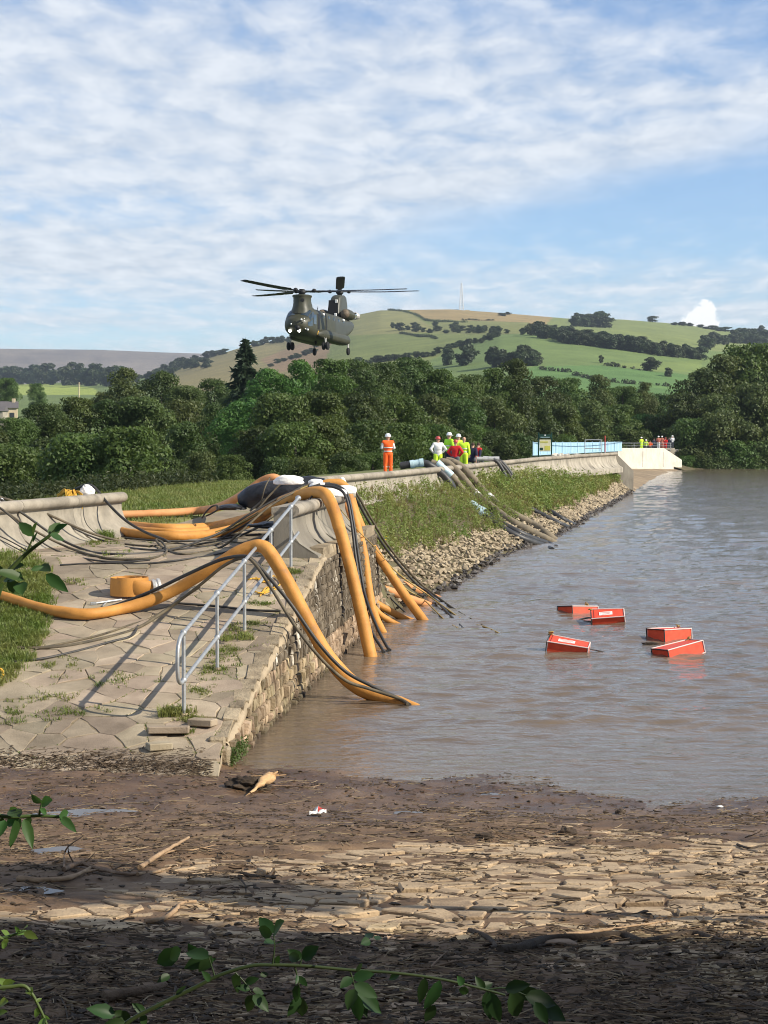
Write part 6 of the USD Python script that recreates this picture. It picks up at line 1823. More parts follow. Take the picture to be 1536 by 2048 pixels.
def forest():
    rng = np.random.default_rng(23)
    TONE = {'dark': 'dark green', 'mid': 'mid green', 'bright': 'bright green', 'olive': 'olive green', 'pale': 'pale olive'}
    proto = {}
    def get(tone, v):
        k = (tone, v)
        if k not in proto:
            mat = {'dark': 'leaf_dark', 'mid': 'leaf_mid', 'bright': 'leaf_bright', 'olive': 'leaf_olive', 'pale': 'leaf_pale_olive'}[tone]
            r = np.random.default_rng(100 + len(proto))
            proto[k] = [make_tree(r, mat, 12500, .0205, 36, ('round', 'tall', 'wide')[v % 3]), False]
        return proto[k]
    # column, row of the top, width in photo pixels, distance, tone, shape, row of the wood
    T = []
    sky = [(12, 757, 56, 420, 'mid', 2), (74, 766, 40, 430, 'mid', 0), (205, 786, 64, 200, 'olive', 2),
           (252, 734, 110, 180, 'olive', 1), (322, 744, 110, 200, 'dark', 0), (372, 772, 90, 180, 'olive', 2), (428, 758, 90, 190, 'dark', 0), (540, 738, 110, 150, 'bright', 0), (600, 724, 110, 150, 'bright', 1), (655, 722, 110, 160, 'mid', 0), (712, 722, 110, 165, 'dark', 0), (768, 728, 100, 170, 'dark', 2),
           (822, 712, 120, 180, 'dark', 0), (880, 738, 110, 180, 'mid', 0), (935, 752, 100, 185, 'olive', 2), (985, 742, 100, 190, 'mid', 0), (1032, 724, 105, 190, 'dark', 1), (1085, 752, 95, 190, 'dark', 0), (1140, 757, 90, 200, 'mid', 0), (1196, 750, 85, 200, 'olive', 1), (1245, 772, 85, 205, 'mid', 2), (1292, 765, 60, 205, 'olive', 1), (1320, 790, 80, 208, 'dark', 0), (478, 770, 90, 175, 'olive', 0)]
    T += [(*a, 'skyline') for a in sky]
    mid = [(-40, 838, 130, 120, 'dark', 0), (25, 836, 90, 122, 'mid', 2), (88, 806, 100, 125, 'dark', 2), (148, 793, 120, 130, 'mid', 0), (215, 800, 120, 130, 'dark', 1), (290, 795, 140, 130, 'olive', 2), (365, 802, 130, 135, 'olive', 0), (430, 812, 110, 130, 'dark', 1), (490, 800, 120, 125, 'bright', 0), (560, 790, 140, 120, 'mid', 2), (640, 782, 150, 120, 'mid', 0),
           (720, 785, 140, 125, 'dark', 0), (790, 790, 130, 130, 'mid', 2), (860, 790, 130, 140, 'olive', 1), (925, 800, 120, 165, 'dark', 0), (990, 795, 120, 168, 'olive', 0), (1055, 800, 120, 168, 'dark', 2), (1120, 810, 120, 172, 'mid', 0), (1180, 805, 120, 175, 'olive', 1), (1240, 815, 110, 178, 'mid', 0), (1295, 830, 90, 185, 'bright', 2)]
    T += [(*a, 'middle row') for a in mid]
    fr = [(10, 885, 150, 88, 'mid', 2), (90, 880, 140, 92, 'dark', 0), (165, 866, 190, 84, 'mid', 2), (265, 862, 180, 82, 'mid', 0), (370, 850, 130, 100, 'dark', 1), (395, 905, 90, 92, 'olive', 2), (465, 908, 85, 86, 'mid', 0), (520, 855, 130, 98, 'dark', 0), (590, 845, 130, 96, 'mid', 2), (655, 835, 130, 98, 'mid', 0), (615, 915, 90, 84, 'mid', 2),
          (730, 840, 120, 102, 'dark', 0), (745, 905, 80, 96, 'mid', 2), (800, 845, 120, 112, 'mid', 0), (862, 850, 110, 122, 'bright', 2), (912, 862, 90, 130, 'dark', 0), (945, 825, 70, 150, 'bright', 1), (985, 865, 100, 165, 'dark', 2), (1035, 870, 90, 166, 'dark', 0), (1125, 868, 90, 168, 'mid', 2), (1200, 866, 110, 170, 'mid', 0), (1262, 858, 100, 176, 'mid', 2), (330, 915, 100, 88, 'dark', 2), (690, 905, 90, 90, 'dark', 0), (555, 915, 90, 88, 'dark', 2)]
    T += [(*a, 'front row') for a in fr]
    rt = [(1348, 850, 75, 226, 'dark', 1), (1365, 790, 110, 232, 'dark', 0), (1405, 742, 130, 236, 'dark', 0), (1452, 706, 150, 240, 'olive', 1), (1510, 692, 150, 244, 'mid', 0), (1570, 700, 150, 244, 'olive', 0), (1500, 770, 130, 228, 'olive', 2), (1440, 788, 110, 226, 'olive', 0), (1560, 790, 130, 228, 'mid', 2), (1640, 740, 160, 236, 'mid', 0),
          (1385, 838, 100, 216, 'mid', 2), (1352, 890, 60, 215, 'mid', 2), (1395, 905, 84, 212.5, 'olive', 2), (1430, 830, 130, 215, 'olive', 2), (1490, 845, 130, 215, 'olive', 2), (1545, 850, 130, 215, 'olive', 2), (1470, 880, 110, 213, 'mid', 2), (1530, 885, 110, 213, 'olive', 2), (1600, 850, 150, 216, 'olive', 2), (1422, 898, 90, 212.5, 'olive', 2), (1500, 903, 76, 212, 'mid', 2), (1450, 908, 70, 211.6, 'olive', 2), (1548, 905, 80, 212, 'olive', 2), (1378, 912, 50, 211.5, 'mid', 2)]
    T += [(*a, 'shore') for a in rt]
    jobs = []
    for px, py, w, Y, tone, sh, row in T:
        if 1040 < px < 1345 and row != 'shore':
            Y = Y + (52 if px > 1205 else 34)
        top = P(px, py, Y)
        W = w / FPX * Y * (1.12 if row != 'shore' else 1.18)
        zb = top[2] - CROWN[('round', 'tall', 'wide')[sh]][1] * W * .98
        nm = {'skyline': 'skyline tree', 'middle row': 'mid-wood tree', 'front row': 'front tree', 'shore': ('tree' if Y > 222 else 'waterside bush')}[row]
        kind = {0: 'round', 1: 'tall', 2: 'spreading'}[sh]
        lab = f'{TONE[tone]} {kind} {nm} {where_is(px)}'
        jobs.append((lab, tone, sh, (top[0], Y, zb), rng.uniform(0, 6.28), (W, W, W * rng.uniform(.94, 1.06))))
    # labels that agree: told apart by which stands further left
    by = {}
    for j in jobs:
        by.setdefault(j[0], []).append(j)
    for lab, js in by.items():
        js.sort(key=lambda j: j[3][0] / j[3][1])
        for k, j in enumerate(js):
            o = ('first', 'second', 'third', 'fourth', 'fifth', 'sixth')[k]
            l2 = lab if len(js) == 1 else f'{o} from left, {lab}'
            pr = get(j[1], j[2])
            if not pr[1]:
                pr[1] = True
                g = pr[0]
                g.GetAttribute('xformOp:translate').Set(Gf.Vec3d(*map(float, j[3]))); g.GetAttribute('xformOp:rotateZ').Set(math.degrees(j[4])); g.GetAttribute('xformOp:scale').Set(Gf.Vec3f(*map(float, j[5])))
                setdata(g, label=l2, category='tree')
            else:
                dup(pr[0], j[3], j[4], j[5], l2)
    # the lone conifer
    top = P(491, 671, 170); H = top[2] + 7.5
    c = make_conifer(np.random.default_rng(3), 'lone dark conifer rising above the wood left of the helicopter')
    c.GetAttribute('xformOp:translate').Set(Gf.Vec3d(top[0], 170, -7.5)); c.GetAttribute('xformOp:scale').Set(Gf.Vec3f(H * .86, H * .86, H))


leaf_look('leaf_pale_olive', (0.075, 0.085, 0.035), (0.115, 0.12, 0.05), rnd=0.3)
forest()


# ---------------------------------------------------------------- trees and hedges on the hill
def far_hit(px, py, lo=330.0, hi=2099.0):
    Y = np.linspace(lo, hi, 1400)
    d = far_py(np.full_like(Y, px), Y) - py
    k = int(np.argmax(d <= 0)) if (d <= 0).any() else len(Y) - 1
    x = (px - 768) / FPX * Y[k]
    return np.array([x, Y[k], float(far_z(np.array(x), np.array(Y[k])))])


ORD = ('first', 'second', 'third', 'fourth', 'fifth', 'sixth', 'seventh', 'eighth', 'ninth', 'tenth', 'eleventh', 'twelfth', 'thirteenth', 'fourteenth', 'fifteenth', 'sixteenth', 'seventeenth', 'eighteenth', 'nineteenth', 'twentieth', 'twenty-first', 'twenty-second', 'twenty-third', 'twenty-fourth', 'twenty-fifth', 'twenty-sixth')


def hill_trees():
    rng = np.random.default_rng(31)
    pr = []
    for k in range(4):
        pr.append([make_tree(np.random.default_rng(300 + k), 'leaf_hill', 1100, .07, 16, 'hill', name='hill_tree', limbs=False), False])
    def place(k, px, py, w, h, label, group=None, pos=None):
        p = far_hit(px, py) if pos is None else pos
        s = w / FPX * p[1] * 1.25; hh = h / FPX * p[1] * 1.05
        q = pr[k]
        loc = (p[0], p[1], p[2] - .06 * hh)
        if not q[1]:
            q[1] = True; g = q[0]
            g.GetAttribute('xformOp:translate').Set(Gf.Vec3d(*map(float, loc))); g.GetAttribute('xformOp:scale').Set(Gf.Vec3f(s, s, hh))
            setdata(g, label=label, category='tree', group=group)
        else:
            dup(q[0], loc, rng.uniform(0, 6.28), (s, s, hh), label, group)
            if group is None:
                stage_p = None
    single = [(1298, 742, 40, 28, 'round dark tree standing alone in the green field on the right'), (1335, 753, 22, 18, 'small tree right of the lone round field tree'), (1201, 726, 11, 16, 'tiny upright tree alone in the green field'), (932, 734, 50, 42, 'large round tree on the hill, right one of a pair'), (896, 733, 34, 34, 'smaller round tree on the hill, left one of a pair'),
              (1303, 645, 22, 12, 'dark tree alone on the skyline, right of the clump'), (1521, 672, 22, 20, 'slender tree on the skyline at the right picture edge'), (785, 660, 9, 12, 'small tree on the hill just right of the helicopter tail'), (830, 661, 20, 14, 'tree in the upper hedge below the field wall, third from the helicopter'), (869, 654, 13, 11, 'round tree alone in the pasture above the upper hedge'), (1045, 669, 14, 14, 'small round tree at the left end of the wood belt'),
              (360, 738, 24, 22, 'round tree on the left flank of the hill, lowest'), (392, 724, 22, 14, 'round tree on the left flank, second lowest')]
    for k, (px, py, w, h, lab) in enumerate(single):
        place(k % 3, px, py, w, h, lab)
    def line(pts, n, w, h, label, group, jit=2.0):
        p = np.array(pts, float); d = np.r_[0, np.cumsum(np.linalg.norm(np.diff(p, axis=0), axis=1))]
        for s in np.linspace(0, d[-1], n):
            px, py = np.interp(s, d, p[:, 0]), np.interp(s, d, p[:, 1])
            u = rng.uniform(.75, 1.3)
            k = int(round(s / (d[-1] + 1e-9) * (n - 1)))
            lab = label if n > 26 else f'{ORD[k]} from left, {label}'
            place(int(rng.integers(0, 4)), px + rng.normal(0, jit), py + rng.normal(0, jit * .4), w * u, h * u * rng.uniform(.85, 1.15), lab, group)
    line([(1064, 670), (1130, 684), (1200, 690), (1290, 703), (1330, 708), (1400, 716)], 46, 24, 22, 'dark tree of the long wood belt crossing the hill', 'trees of the wood belt crossing the hill')
    line([(1070, 660), (1140, 670), (1200, 680), (1290, 696)], 28, 22, 16, 'dark tree of the long wood belt crossing the hill', 'trees of the wood belt crossing the hill')
    line([(1150, 655), (1205, 655)], 7, 26, 24, 'tree in the dark clump standing above the wood belt', 'trees of the clump above the wood belt')
    line([(1158, 645), (1200, 646)], 5, 22, 16, 'tree in the top row of the clump above the wood belt', 'trees of the clump above the wood belt')
    line([(985, 737), (1010, 736), (1040, 734), (1072, 733)], 10, 34, 32, 'tree in the grey green clump on the hill behind the wood', 'trees of the clump right of the round pair')
    line([(800, 664), (855, 664), (920, 668), (975, 667), (1010, 668)], 15, 16, 11, 'bushy tree of the upper hedge across the pasture', 'trees of the upper hillside hedge')
    line([(910, 663), (950, 664), (985, 666)], 6, 18, 14, 'rounder tree standing out of the upper hedge', 'trees of the upper hillside hedge')
    line([(705, 735), (740, 728), (780, 722), (830, 716), (870, 712), (905, 698), (950, 688), (992, 678)], 26, 17, 12, 'bush of the lower hedge climbing the hill', 'bushes of the lower hillside hedge')
    line([(400, 722), (430, 714), (452, 708)], 7, 18, 11, 'bushy tree on the left flank skyline', 'trees of the left flank skyline')
    line([(505, 694), (540, 688), (575, 684)], 8, 14, 11, 'tree on the skyline under the helicopter wheels', 'trees of the skyline left of the helicopter')
    line([(330, 748), (350, 742), (375, 740), (410, 735)], 7, 24, 18, 'tree at the foot of the left flank', 'trees at the foot of the left flank')
    line([(1350, 652), (1390, 656), (1400, 658), (1430, 662), (1452, 664)], 8, 18, 7, 'low bush on the right skyline of the hill', 'bushes of the right skyline')
    line([(1408, 700), (1420, 690), (1445, 690), (1470, 688), (1500, 690), (1530, 692)], 14, 26, 24, 'dark tree at the right end of the hill skyline', 'trees at the right end of the skyline')
    line([(1000, 632), (1015, 632)], 3, 12, 5, 'low bush on the hilltop right of the mast', 'bushes right of the mast')
    line([(-20, 770), (60, 768), (120, 769), (180, 771), (240, 774)], 17, 34, 34, 'dark tree of the far belt above the bright field strip', 'trees of the far belt at the left')
    line([(240, 770), (280, 768), (310, 762), (340, 758)], 9, 26, 18, 'dark tree below the moor at the left', 'trees below the moor')
    line([(540, 735), (600, 715), (650, 690)], 9, 16, 9, 'scrub on the left flank under the helicopter', 'scrub of the left flank')
    # drystone wall and hedges as dark lines over the hill
    for pts, lab, hgt in (([(778, 622), (808, 625), (832, 632), (850, 641), (880, 644), (930, 646)], 'dark field wall curving down from the hilltop', 2.6), ([(800, 668), (826, 671), (845, 676)], 'short dark hedge in the pasture, left of two', 2.0), ([(838, 673), (856, 676), (872, 681)], 'short dark hedge in the pasture, right of two', 2.0),
                          ([(1085, 742), (1110, 744), (1135, 746)], 'low field wall at the foot of the green field', 2.0), ([(1216, 732), (1240, 735), (1280, 741)], 'dark field wall left of the lone round tree', 2.0), ([(925, 640), (960, 641), (985, 641)], 'dark scrub line below the mast', 1.8), ([(1150, 752), (1190, 760), (1240, 766), (1330, 772)], 'low hedge line along the bottom green field', 2.0)):
        p = np.array(pts, float); q = np.array([far_hit(*x) for x in spline(np.c_[p, 0 * p[:, 0]], 8)[:, :2]])
        L = np.linalg.norm(np.diff(q, axis=0), axis=1).sum(); nb = max(6, int(L / 3.2))
        u = np.linspace(0, len(q) - 1, nb)
        c = np.stack([np.interp(u, np.arange(len(q)), q[:, i]) for i in range(3)], 1)
        rr = hgt * rng.uniform(.3, .75, nb)
        bl = np.c_[c + [0, 0, 0], rr * 1.5, rr * 1.5, rr]
        bl[:, 2] += rr * .4
        obj('hedge', leaf_cloud(rng, bl, min(2600, nb * 34), .62), 'leaf_hill', None, label=lab.replace('field wall', 'hedge'), cat='hedge')


hill_trees()


# ================================================================ grass, weeds and small plants
def tufts(rng, pts, n, h, spread, blade=.012, curl=.5):
    """Blades of grass: thin bent triangles round each point."""
    pts = np.asarray(pts, float)
    k = np.repeat(np.arange(len(pts)), n)
    N = len(k)
    a = rng.uniform(0, 6.28, N); r = spread * np.sqrt(rng.random(N))
    b = pts[k] + np.c_[np.cos(a) * r, np.sin(a) * r, 0 * a]
    L = h * rng.uniform(.45, 1.2, N)
    ln = rng.uniform(.15, curl, N); a2 = a + rng.normal(0, 1.2, N)
    d = np.c_[np.cos(a2), np.sin(a2), 0 * a]
    s = np.c_[-np.sin(a2), np.cos(a2), 0 * a] * blade
    up = np.array([0, 0, 1.0])
    mid = b + d * (L * ln * .4)[:, None] + up * (L * .6)[:, None]
    tip = b + d * (L * ln * 1.2)[:, None] + up * (L * (1 - .35 * ln))[:, None]
    v = np.stack([b - s, b + s, mid + s * .8, mid - s * .8, tip], 1).reshape(-1, 3)
    i = np.arange(N)[:, None] * 5
    return v, np.vstack([i + [0, 1, 2], i + [0, 2, 3], i + [3, 2, 4]])


def weeds(rng, pts, n, h, leaf):
    """Leafy weeds: little leaves up and round an unseen stem."""
    pts = np.asarray(pts, float)
    k = np.repeat(np.arange(len(pts)), n); N = len(k)
    hh = h * rng.uniform(.5, 1.3, len(pts))[k]
    u = rng.random(N) ** .8
    a = rng.uniform(0, 6.28, N); r = hh * .42 * (1 - .5 * u) * np.sqrt(rng.random(N))
    c = pts[k] + np.c_[np.cos(a) * r, np.sin(a) * r, u * hh]
    nrm = norm(np.c_[np.cos(a) * .6, np.sin(a) * .6, np.full(N, .7)] + rng.normal(0, .4, (N, 3)))
    d = norm(np.cross(nrm, rng.normal(0, 1, (N, 3)))); s = np.cross(nrm, d)
    e = (leaf * rng.uniform(.5, 1.3, N))[:, None]
    v = np.stack([c - d * e, c + s * e * .42, c + d * e - nrm * e * .25, c - s * e * .42], 1).reshape(-1, 3)
    i = np.arange(N)[:, None] * 4
    return v, np.vstack([i + [0, 1, 2], i + [0, 2, 3]])


def build_ground_cover():
    rng = np.random.default_rng(77)
    # weeds of the bank
    pts = []
    y = 40.0
    while y < 130:
        a, b = float(bank_left(np.array(y))), float(lx(np.array(y)))
        for _ in range(rng.poisson((b - a) * .6 * 9)):
            yy = y + rng.uniform(0, .5)
            t = rng.uniform(0.0, float(veg_edge(np.array(yy))) + .05)
            x = a + (b - a) * t
            pts.append((x, yy, float(bank_z(np.array(x), np.array(yy)))))
        y += .5
    pts = np.array(pts)
    near = pts[:, 1] < 75
    m = MB().add(*weeds(rng, pts[near], 28, .42, .045)).add(*weeds(rng, pts[~near], 16, .55, .08))
    obj('bank_weeds', m, 'weed', None, kind='stuff', label='green and straw coloured weeds covering the bank below the long wall', cat='weeds')
    m = MB().add(*tufts(rng, pts[near][::4], 9, .42, .16, .010)).add(*tufts(rng, pts[~near][::4], 6, .5, .2, .02))
    obj('bank_grass', m, 'grass_dry', None, kind='stuff', label='dry seeding grass standing among the weeds of the bank', cat='grass')
    # yellow flowers
    for px, py, Y, lab in ((772, 1082, None, 'yellow ragwort flowers among the weeds by the orange hoses'), (1182, 938, None, 'yellow flowers among the far weeds near the hoop barrier')):
        c = hit(px, py, bank_z, 41, 130, .25)
        t = thing('yellow_flower', lab, 'flower', c)
        s = 1.0 if py > 1000 else 1.8
        for k in range(9):
            o = rng.normal(0, .06 * s, 3) * [1, 1, .9]
            obj('bloom', MB().hull(SPH * np.array([.035, .035, .02]) * s + o), 'flower_yellow', t)
        obj('stalk', MB().tube([[0, 0, -.3], [0, 0, 0]], .008 * s, 5), 'stem_green', t)
    # grass of the crest
    q = []
    for _ in range(5200):
        yy = rng.uniform(40, 64); x = wx(np.array(yy)) + rng.uniform(-7.5, -.3)
        if yy < 41 + 4 * rng.random() and x > -5.5:
            continue
        q.append((x, yy, float(crest_z(np.array(x), np.array(yy))) - .05))
    obj('crest_grass', MB().add(*tufts(rng, q, 9, .16, .16, .012, .9)), 'grass_blade', None, kind='stuff', label='short sunlit grass on the dam crest behind the hoses', cat='grass')
    q = []
    for _ in range(1400):
        yy = rng.uniform(34, 62); x = wx(np.array(yy)) - 6.6 - rng.uniform(0, 2.2)
        q.append((x, yy, float(crest_z(np.array(x), np.array(yy))) - .4))
    obj('crest_weeds', MB().add(*weeds(rng, q, 20, .75, .075)), 'weed_dark', None, kind='stuff', label='dark rank weeds along the back edge of the dam crest', cat='weeds')
    # grass patch on the left of the ramp
    poly = Polygon([(-40, 1090), (20, 1095), (70, 1110), (105, 1160), (98, 1210), (88, 1260), (60, 1320), (30, 1350), (0, 1372), (-40, 1390)])
    q = []
    while len(q) < 620:
        px, py = rng.uniform(-40, 110), rng.uniform(1090, 1390)
        if poly.contains(Point(px, py)):
            q.append(hit(px, py, ramp_z, 20, 40, 0, .06))
    obj('ramp_grass', MB().add(*tufts(rng, q, 26, .13, .15, .007, 1.0)).add(*weeds(rng, q[::3], 12, .10, .03)), 'grass_blade', None, kind='stuff', label='lush grass growing over the ramp at the left picture edge', cat='grass')
    # tufts in the joints of the ramp
    q = []
    spots = [(350, 1425, 26, 14), (470, 1262, 40, 12), (440, 1310, 30, 16), (470, 1300, 30, 10), (425, 1345, 26, 14), (400, 1385, 22, 10), (500, 1250, 30, 8), (590, 1145, 26, 8), (215, 1080, 34, 9), (190, 1085, 24, 8), (130, 1165, 40, 8), (60, 1440, 60, 14), (30, 1425, 30, 16), (150, 1425, 60, 10), (100, 1400, 60, 12), (520, 1210, 30, 8), (230, 1110, 60, 10), (380, 1440, 30, 8), (375, 1465, 20, 6), (240, 1360, 80, 20), (120, 1330, 60, 24), (430, 1330, 40, 30)]
    for px, py, sx, sy in spots:
        for _ in range(26):
            if rng.random() < .4:
                continue
            q.append(hit(px + rng.normal(0, sx * .45), py + rng.normal(0, sy * .45), ramp_z, 20, 40, 0, .06))
    obj('joint_grass', MB().add(*tufts(rng, q, 16, .065, .08, .005, 1.0)).add(*weeds(rng, q[::3], 10, .05, .022)), 'grass_blade', None, kind='stuff', label='small grass tufts growing in the joints of the ramp', cat='grass')
    q = np.array(JOINTS); q = np.c_[q, ramp_z(q[:, 0], q[:, 1]) - .012]
    kk = rng.random(len(q))
    obj('joint_moss', MB().add(*tufts(rng, q[kk < .55], 5, .030, .018, .0035, 1.0)).add(*weeds(rng, q[kk > .5], 6, .022, .010)), 'grass_blade', None, kind='stuff', label='thin lines of moss and seedlings in the ramp joints', cat='moss')
    # tuft at the first post and plants by the wall foot
    for px, py, zf, n, h, lab in ((352, 1432, ramp_z, 160, .16, 'thick grass tuft at the foot of the nearest railing post'), (478, 1278, ramp_z, 120, .12, 'grass tuft at the foot of the third railing post'), (210, 1078, ramp_z, 160, .22, 'green weeds at the foot of the left wave wall end')):
        c = hit(px, py, zf, 20)
        pp = c + np.c_[rng.normal(0, .11, 14), rng.normal(0, .11, 14), np.zeros(14)]
        obj('grass_tuft', MB().add(*tufts(rng, pp, n // 6, h, .08, .006, .8)).add(*weeds(rng, pp, 12, h * .8, .025)), 'grass_blade', None, label=lab, cat='grass tuft')
    c = hit(440, 1525, mud_base, 18)
    pp = np.array([c + [rng.normal(0, .035), rng.uniform(-.5, .7), rng.uniform(0, .12)] for _ in range(40)])
    pp[:, 0] = np.where(pp[:, 1] < 21.4, -1.93, wall_xb(pp[:, 1]) + .02) + rng.uniform(0, .1, 40)
    obj('wall_foot_plant', MB().add(*weeds(rng, pp, 22, .15, .022)), 'weed_green', None, label='green leafy weeds growing up the wall foot at the corner of the ramp', cat='weeds')


leaf_look('weed_dark', (0.035, 0.055, 0.016), (0.07, 0.085, 0.03), scale=.5, rnd=.3)
leaf_look('weed_green', (0.06, 0.12, 0.025), (0.11, 0.17, 0.045), scale=3, rnd=.3)
leaf_look('grass_dry', (0.17, 0.13, 0.055), (0.26, 0.20, 0.09), scale=.5, rnd=.3)
build_ground_cover()


# ================================================================ debris of the mud
def twig(rng, p, L, r, zf, a=None, curve=.25, lift=.0, n=7):
    a = rng.uniform(0, 6.28) if a is None else a
    s = np.linspace(-.5, .5, n) * L
    b = rng.normal(0, curve) * L
    x = p[0] + np.cos(a) * s - np.sin(a) * b * (4 * (s / L) ** 2) + rng.normal(0, .03 * L, n) * .5
    y = p[1] + np.sin(a) * s + np.cos(a) * b * (4 * (s / L) ** 2) + rng.normal(0, .03 * L, n) * .5
    z = zf(x, y) + r * .8 + lift * np.abs(rng.normal(0, 1, n))
    return np.c_[x, y, z]


def build_debris():
    rng = np.random.default_rng(55)
    zf = lambda x, y: np.where((y > 20.2) & (x < -1.98), ramp_z(x, y), mud_z(x, y))
    dens = lambda x, y: .10 + 2.2 * np.clip(fbm2(x, y, .9, 4, 95) + .02, 0, 1) + .5 * ss(.6, .2, stone_show(x, y)) + .6 * (fbm2(x, y, 1.1, 3, 91) > .05) + 1.2 * ss(10.2, 8.2, y)
    def scatter(N, p=1.15):
        y = 6.6 + 14.4 * rng.random(N * 6) ** p; x = rng.uniform(-.25, .25, N * 6) * y
        k = np.nonzero(rng.random(N * 6) * 2.6 < dens(x, y))[0][:N]
        return np.c_[x[k], y[k]]
    lying = lambda x, y: np.maximum(mud_z(x, y), mud_base(x, y) + .003 * (stone_show(x, y) > .4))
    for nm, N, l0, l1, r0, r1, mat, lab in (('twig_litter', 5200, .025, .12, .0018, .0045, 'litter', 'broken twigs and reed litter strewn over the muddy shore'), ('dark_litter', 2600, .03, .16, .002, .007, 'litter_dark', 'sodden dark sticks and reed stems matted over the shore'), ('pale_straw', 1500, .05, .20, .0018, .004, 'straw', 'pale dry straw stems lying over the mud')):
        tw = MB()
        for (x, y), L, big in zip(scatter(N), rng.uniform(l0, l1, N), rng.random(N) < .05):
            L *= 1 + 1.5 * big
            a = rng.normal(0, .5) if rng.random() < .75 else rng.uniform(0, 3.14)
            s = np.linspace(-.5, .5, 3) * L
            px, py = x + np.cos(a) * s, y + np.sin(a) * s + np.array([0, rng.normal(0, .14) * L, 0])
            q = np.c_[px, py, lying(px, py) + .004 + .014 * rng.random(3)]
            tw.tube(q, rng.uniform(r0, r1), 3, False)
        obj(nm, tw, mat, None, kind='stuff', label=lab, cat='litter')
    c = scatter(8000, 1.1); N = len(c)
    z = lying(c[:, 0], c[:, 1]) + .008 + .012 * rng.random(N)
    a = rng.uniform(0, 6.28, N); e = rng.uniform(.005, .02, N)
    d, s = np.c_[np.cos(a), np.sin(a), rng.normal(0, .35, N)], np.c_[-np.sin(a), np.cos(a), rng.normal(0, .35, N)]
    pc = np.c_[c, z]
    v = np.stack([pc - d * e[:, None], pc + s * e[:, None] * .5, pc + d * e[:, None], pc - s * e[:, None] * .5], 1).reshape(-1, 3); i = np.arange(N)[:, None] * 4
    obj('leaf_litter', (v, np.vstack([i + [0, 1, 2], i + [0, 2, 3]])), 'litter', None, kind='stuff', label='dead leaf scraps scattered over the muddy shore', cat='litter')
    # lumps of mud and turf
    c = scatter(2600, 1.2); m = MB()
    pr_ = [rock_mesh(rng, 1.0) for _ in range(8)]
    for x, y in c:
        v, f = pr_[rng.integers(8)]
        s = rng.uniform(.010, .038)
        m.add(v * [s * 1.3, s, s * .7] @ rotz(rng.uniform(0, 6)).T + [x, y, float(lying(x, y)) + s * .2], f)
    obj('mud_lumps', m, 'litter_dark', None, kind='stuff', label='small lumps of dark mud and root over the shore', cat='mud')
    # strand line of litter on the lowest flags of the ramp
    m = MB(); V = []
    for k in range(2600):
        px = rng.uniform(-20, 425)
        py = (1528 + .03 * (px - 200) + rng.normal(0, 10)) if k < 1700 else rng.uniform(1495, 1602)
        p = hit(px, py, ramp_z, 19.8, 22.5, .004, .01)
        if p[1] < 20.2 or p[0] > -2.02:
            continue
        if k % 2:
            m.tube(twig(rng, p, rng.uniform(.03, .14), .004, ramp_z, rng.normal(0, .6), .1, .004, 3), rng.uniform(.002, .005), 3, False)
        else:
            e = rng.uniform(.01, .03); a = rng.uniform(0, 6.28)
            d, s = np.array([math.cos(a), math.sin(a), rng.normal(0, .3)]) * e, np.array([-math.sin(a), math.cos(a), rng.normal(0, .3)]) * e * .5
            p = p + [0, 0, .01 + .012 * rng.random()]
            m.add([p - d, p + s, p + d, p - s], [[0, 1, 2, 3]])
    obj('strand_litter', m, 'litter', None, kind='stuff', label='brown strand line of twigs and leaves across the foot of the ramp', cat='litter')
    # branches lying on the mud, each by itself
    def branch(label, pts, r, mat='wood_drift', sides=None, taper=.5, lift=.02):
        q = spline([hit(px, py, zf, 5.8, 24, lift + (s[0] if s else 0), .01) for px, py, *s in pts], 7)
        t = thing('branch', label, 'branch')
        k = np.linspace(0, 1, len(q))
        q = q + .01 * (np.stack([meshkit.noise(q * 9, j) for j in range(3)], 1) - .5)
        obj('limb', MB().tube(q, r * (1 - (1 - taper) * k) * (1 + .25 * (meshkit.noise(q * 14, 5) - .5)), 8), mat, t, smooth=60)
        for pts2, r2 in sides or []:
            q2 = spline([hit(px, py, zf, 5.8, 24, lift + (s[0] if s else 0), .01) for px, py, *s in pts2], 6)
            obj('side_twig', MB().tube(q2, np.linspace(r2, r2 * .4, len(q2)), 6), mat, t, smooth=60)
        return t
    branch('pale peeled branch lying at the left in wet mud, nearly straight', [(38, 1757), (100, 1760), (150, 1752), (180, 1736)], .022, 'wood_pale_drift', [([(120, 1758), (190, 1740), (230, 1746)], .012)])
    branch('twiggy dead branch at the left with thin upright shoots', [(128, 1738), (160, 1728), (200, 1738), (260, 1748), (330, 1742)], .018, 'wood_drift',
           [([(128, 1738), (130, 1705, .05), (140, 1690, .15), (165, 1673, .28)], .009), ([(150, 1730), (138, 1708, .08), (136, 1690, .16)], .007), ([(160, 1730), (178, 1718, .05), (190, 1705, .14)], .006), ([(220, 1742), (250, 1730, .05), (275, 1735)], .006)])
    branch('pale forked branch pointing up the shore, beside the twiggy one', [(280, 1735), (320, 1708, .02), (350, 1690, .05), (378, 1675, .06)], .02, 'wood_pale_drift', [([(310, 1715), (345, 1702), (385, 1700), (430, 1690)], .010), ([(275, 1748), (320, 1742), (352, 1730)], .014), ([(400, 1695), (440, 1702), (460, 1718)], .006)])
    branch('bleached stick lying alone in the shade puddle', [(290, 1845), (325, 1838), (350, 1822), (365, 1805), (392, 1802)], .018, 'wood_pale_drift')
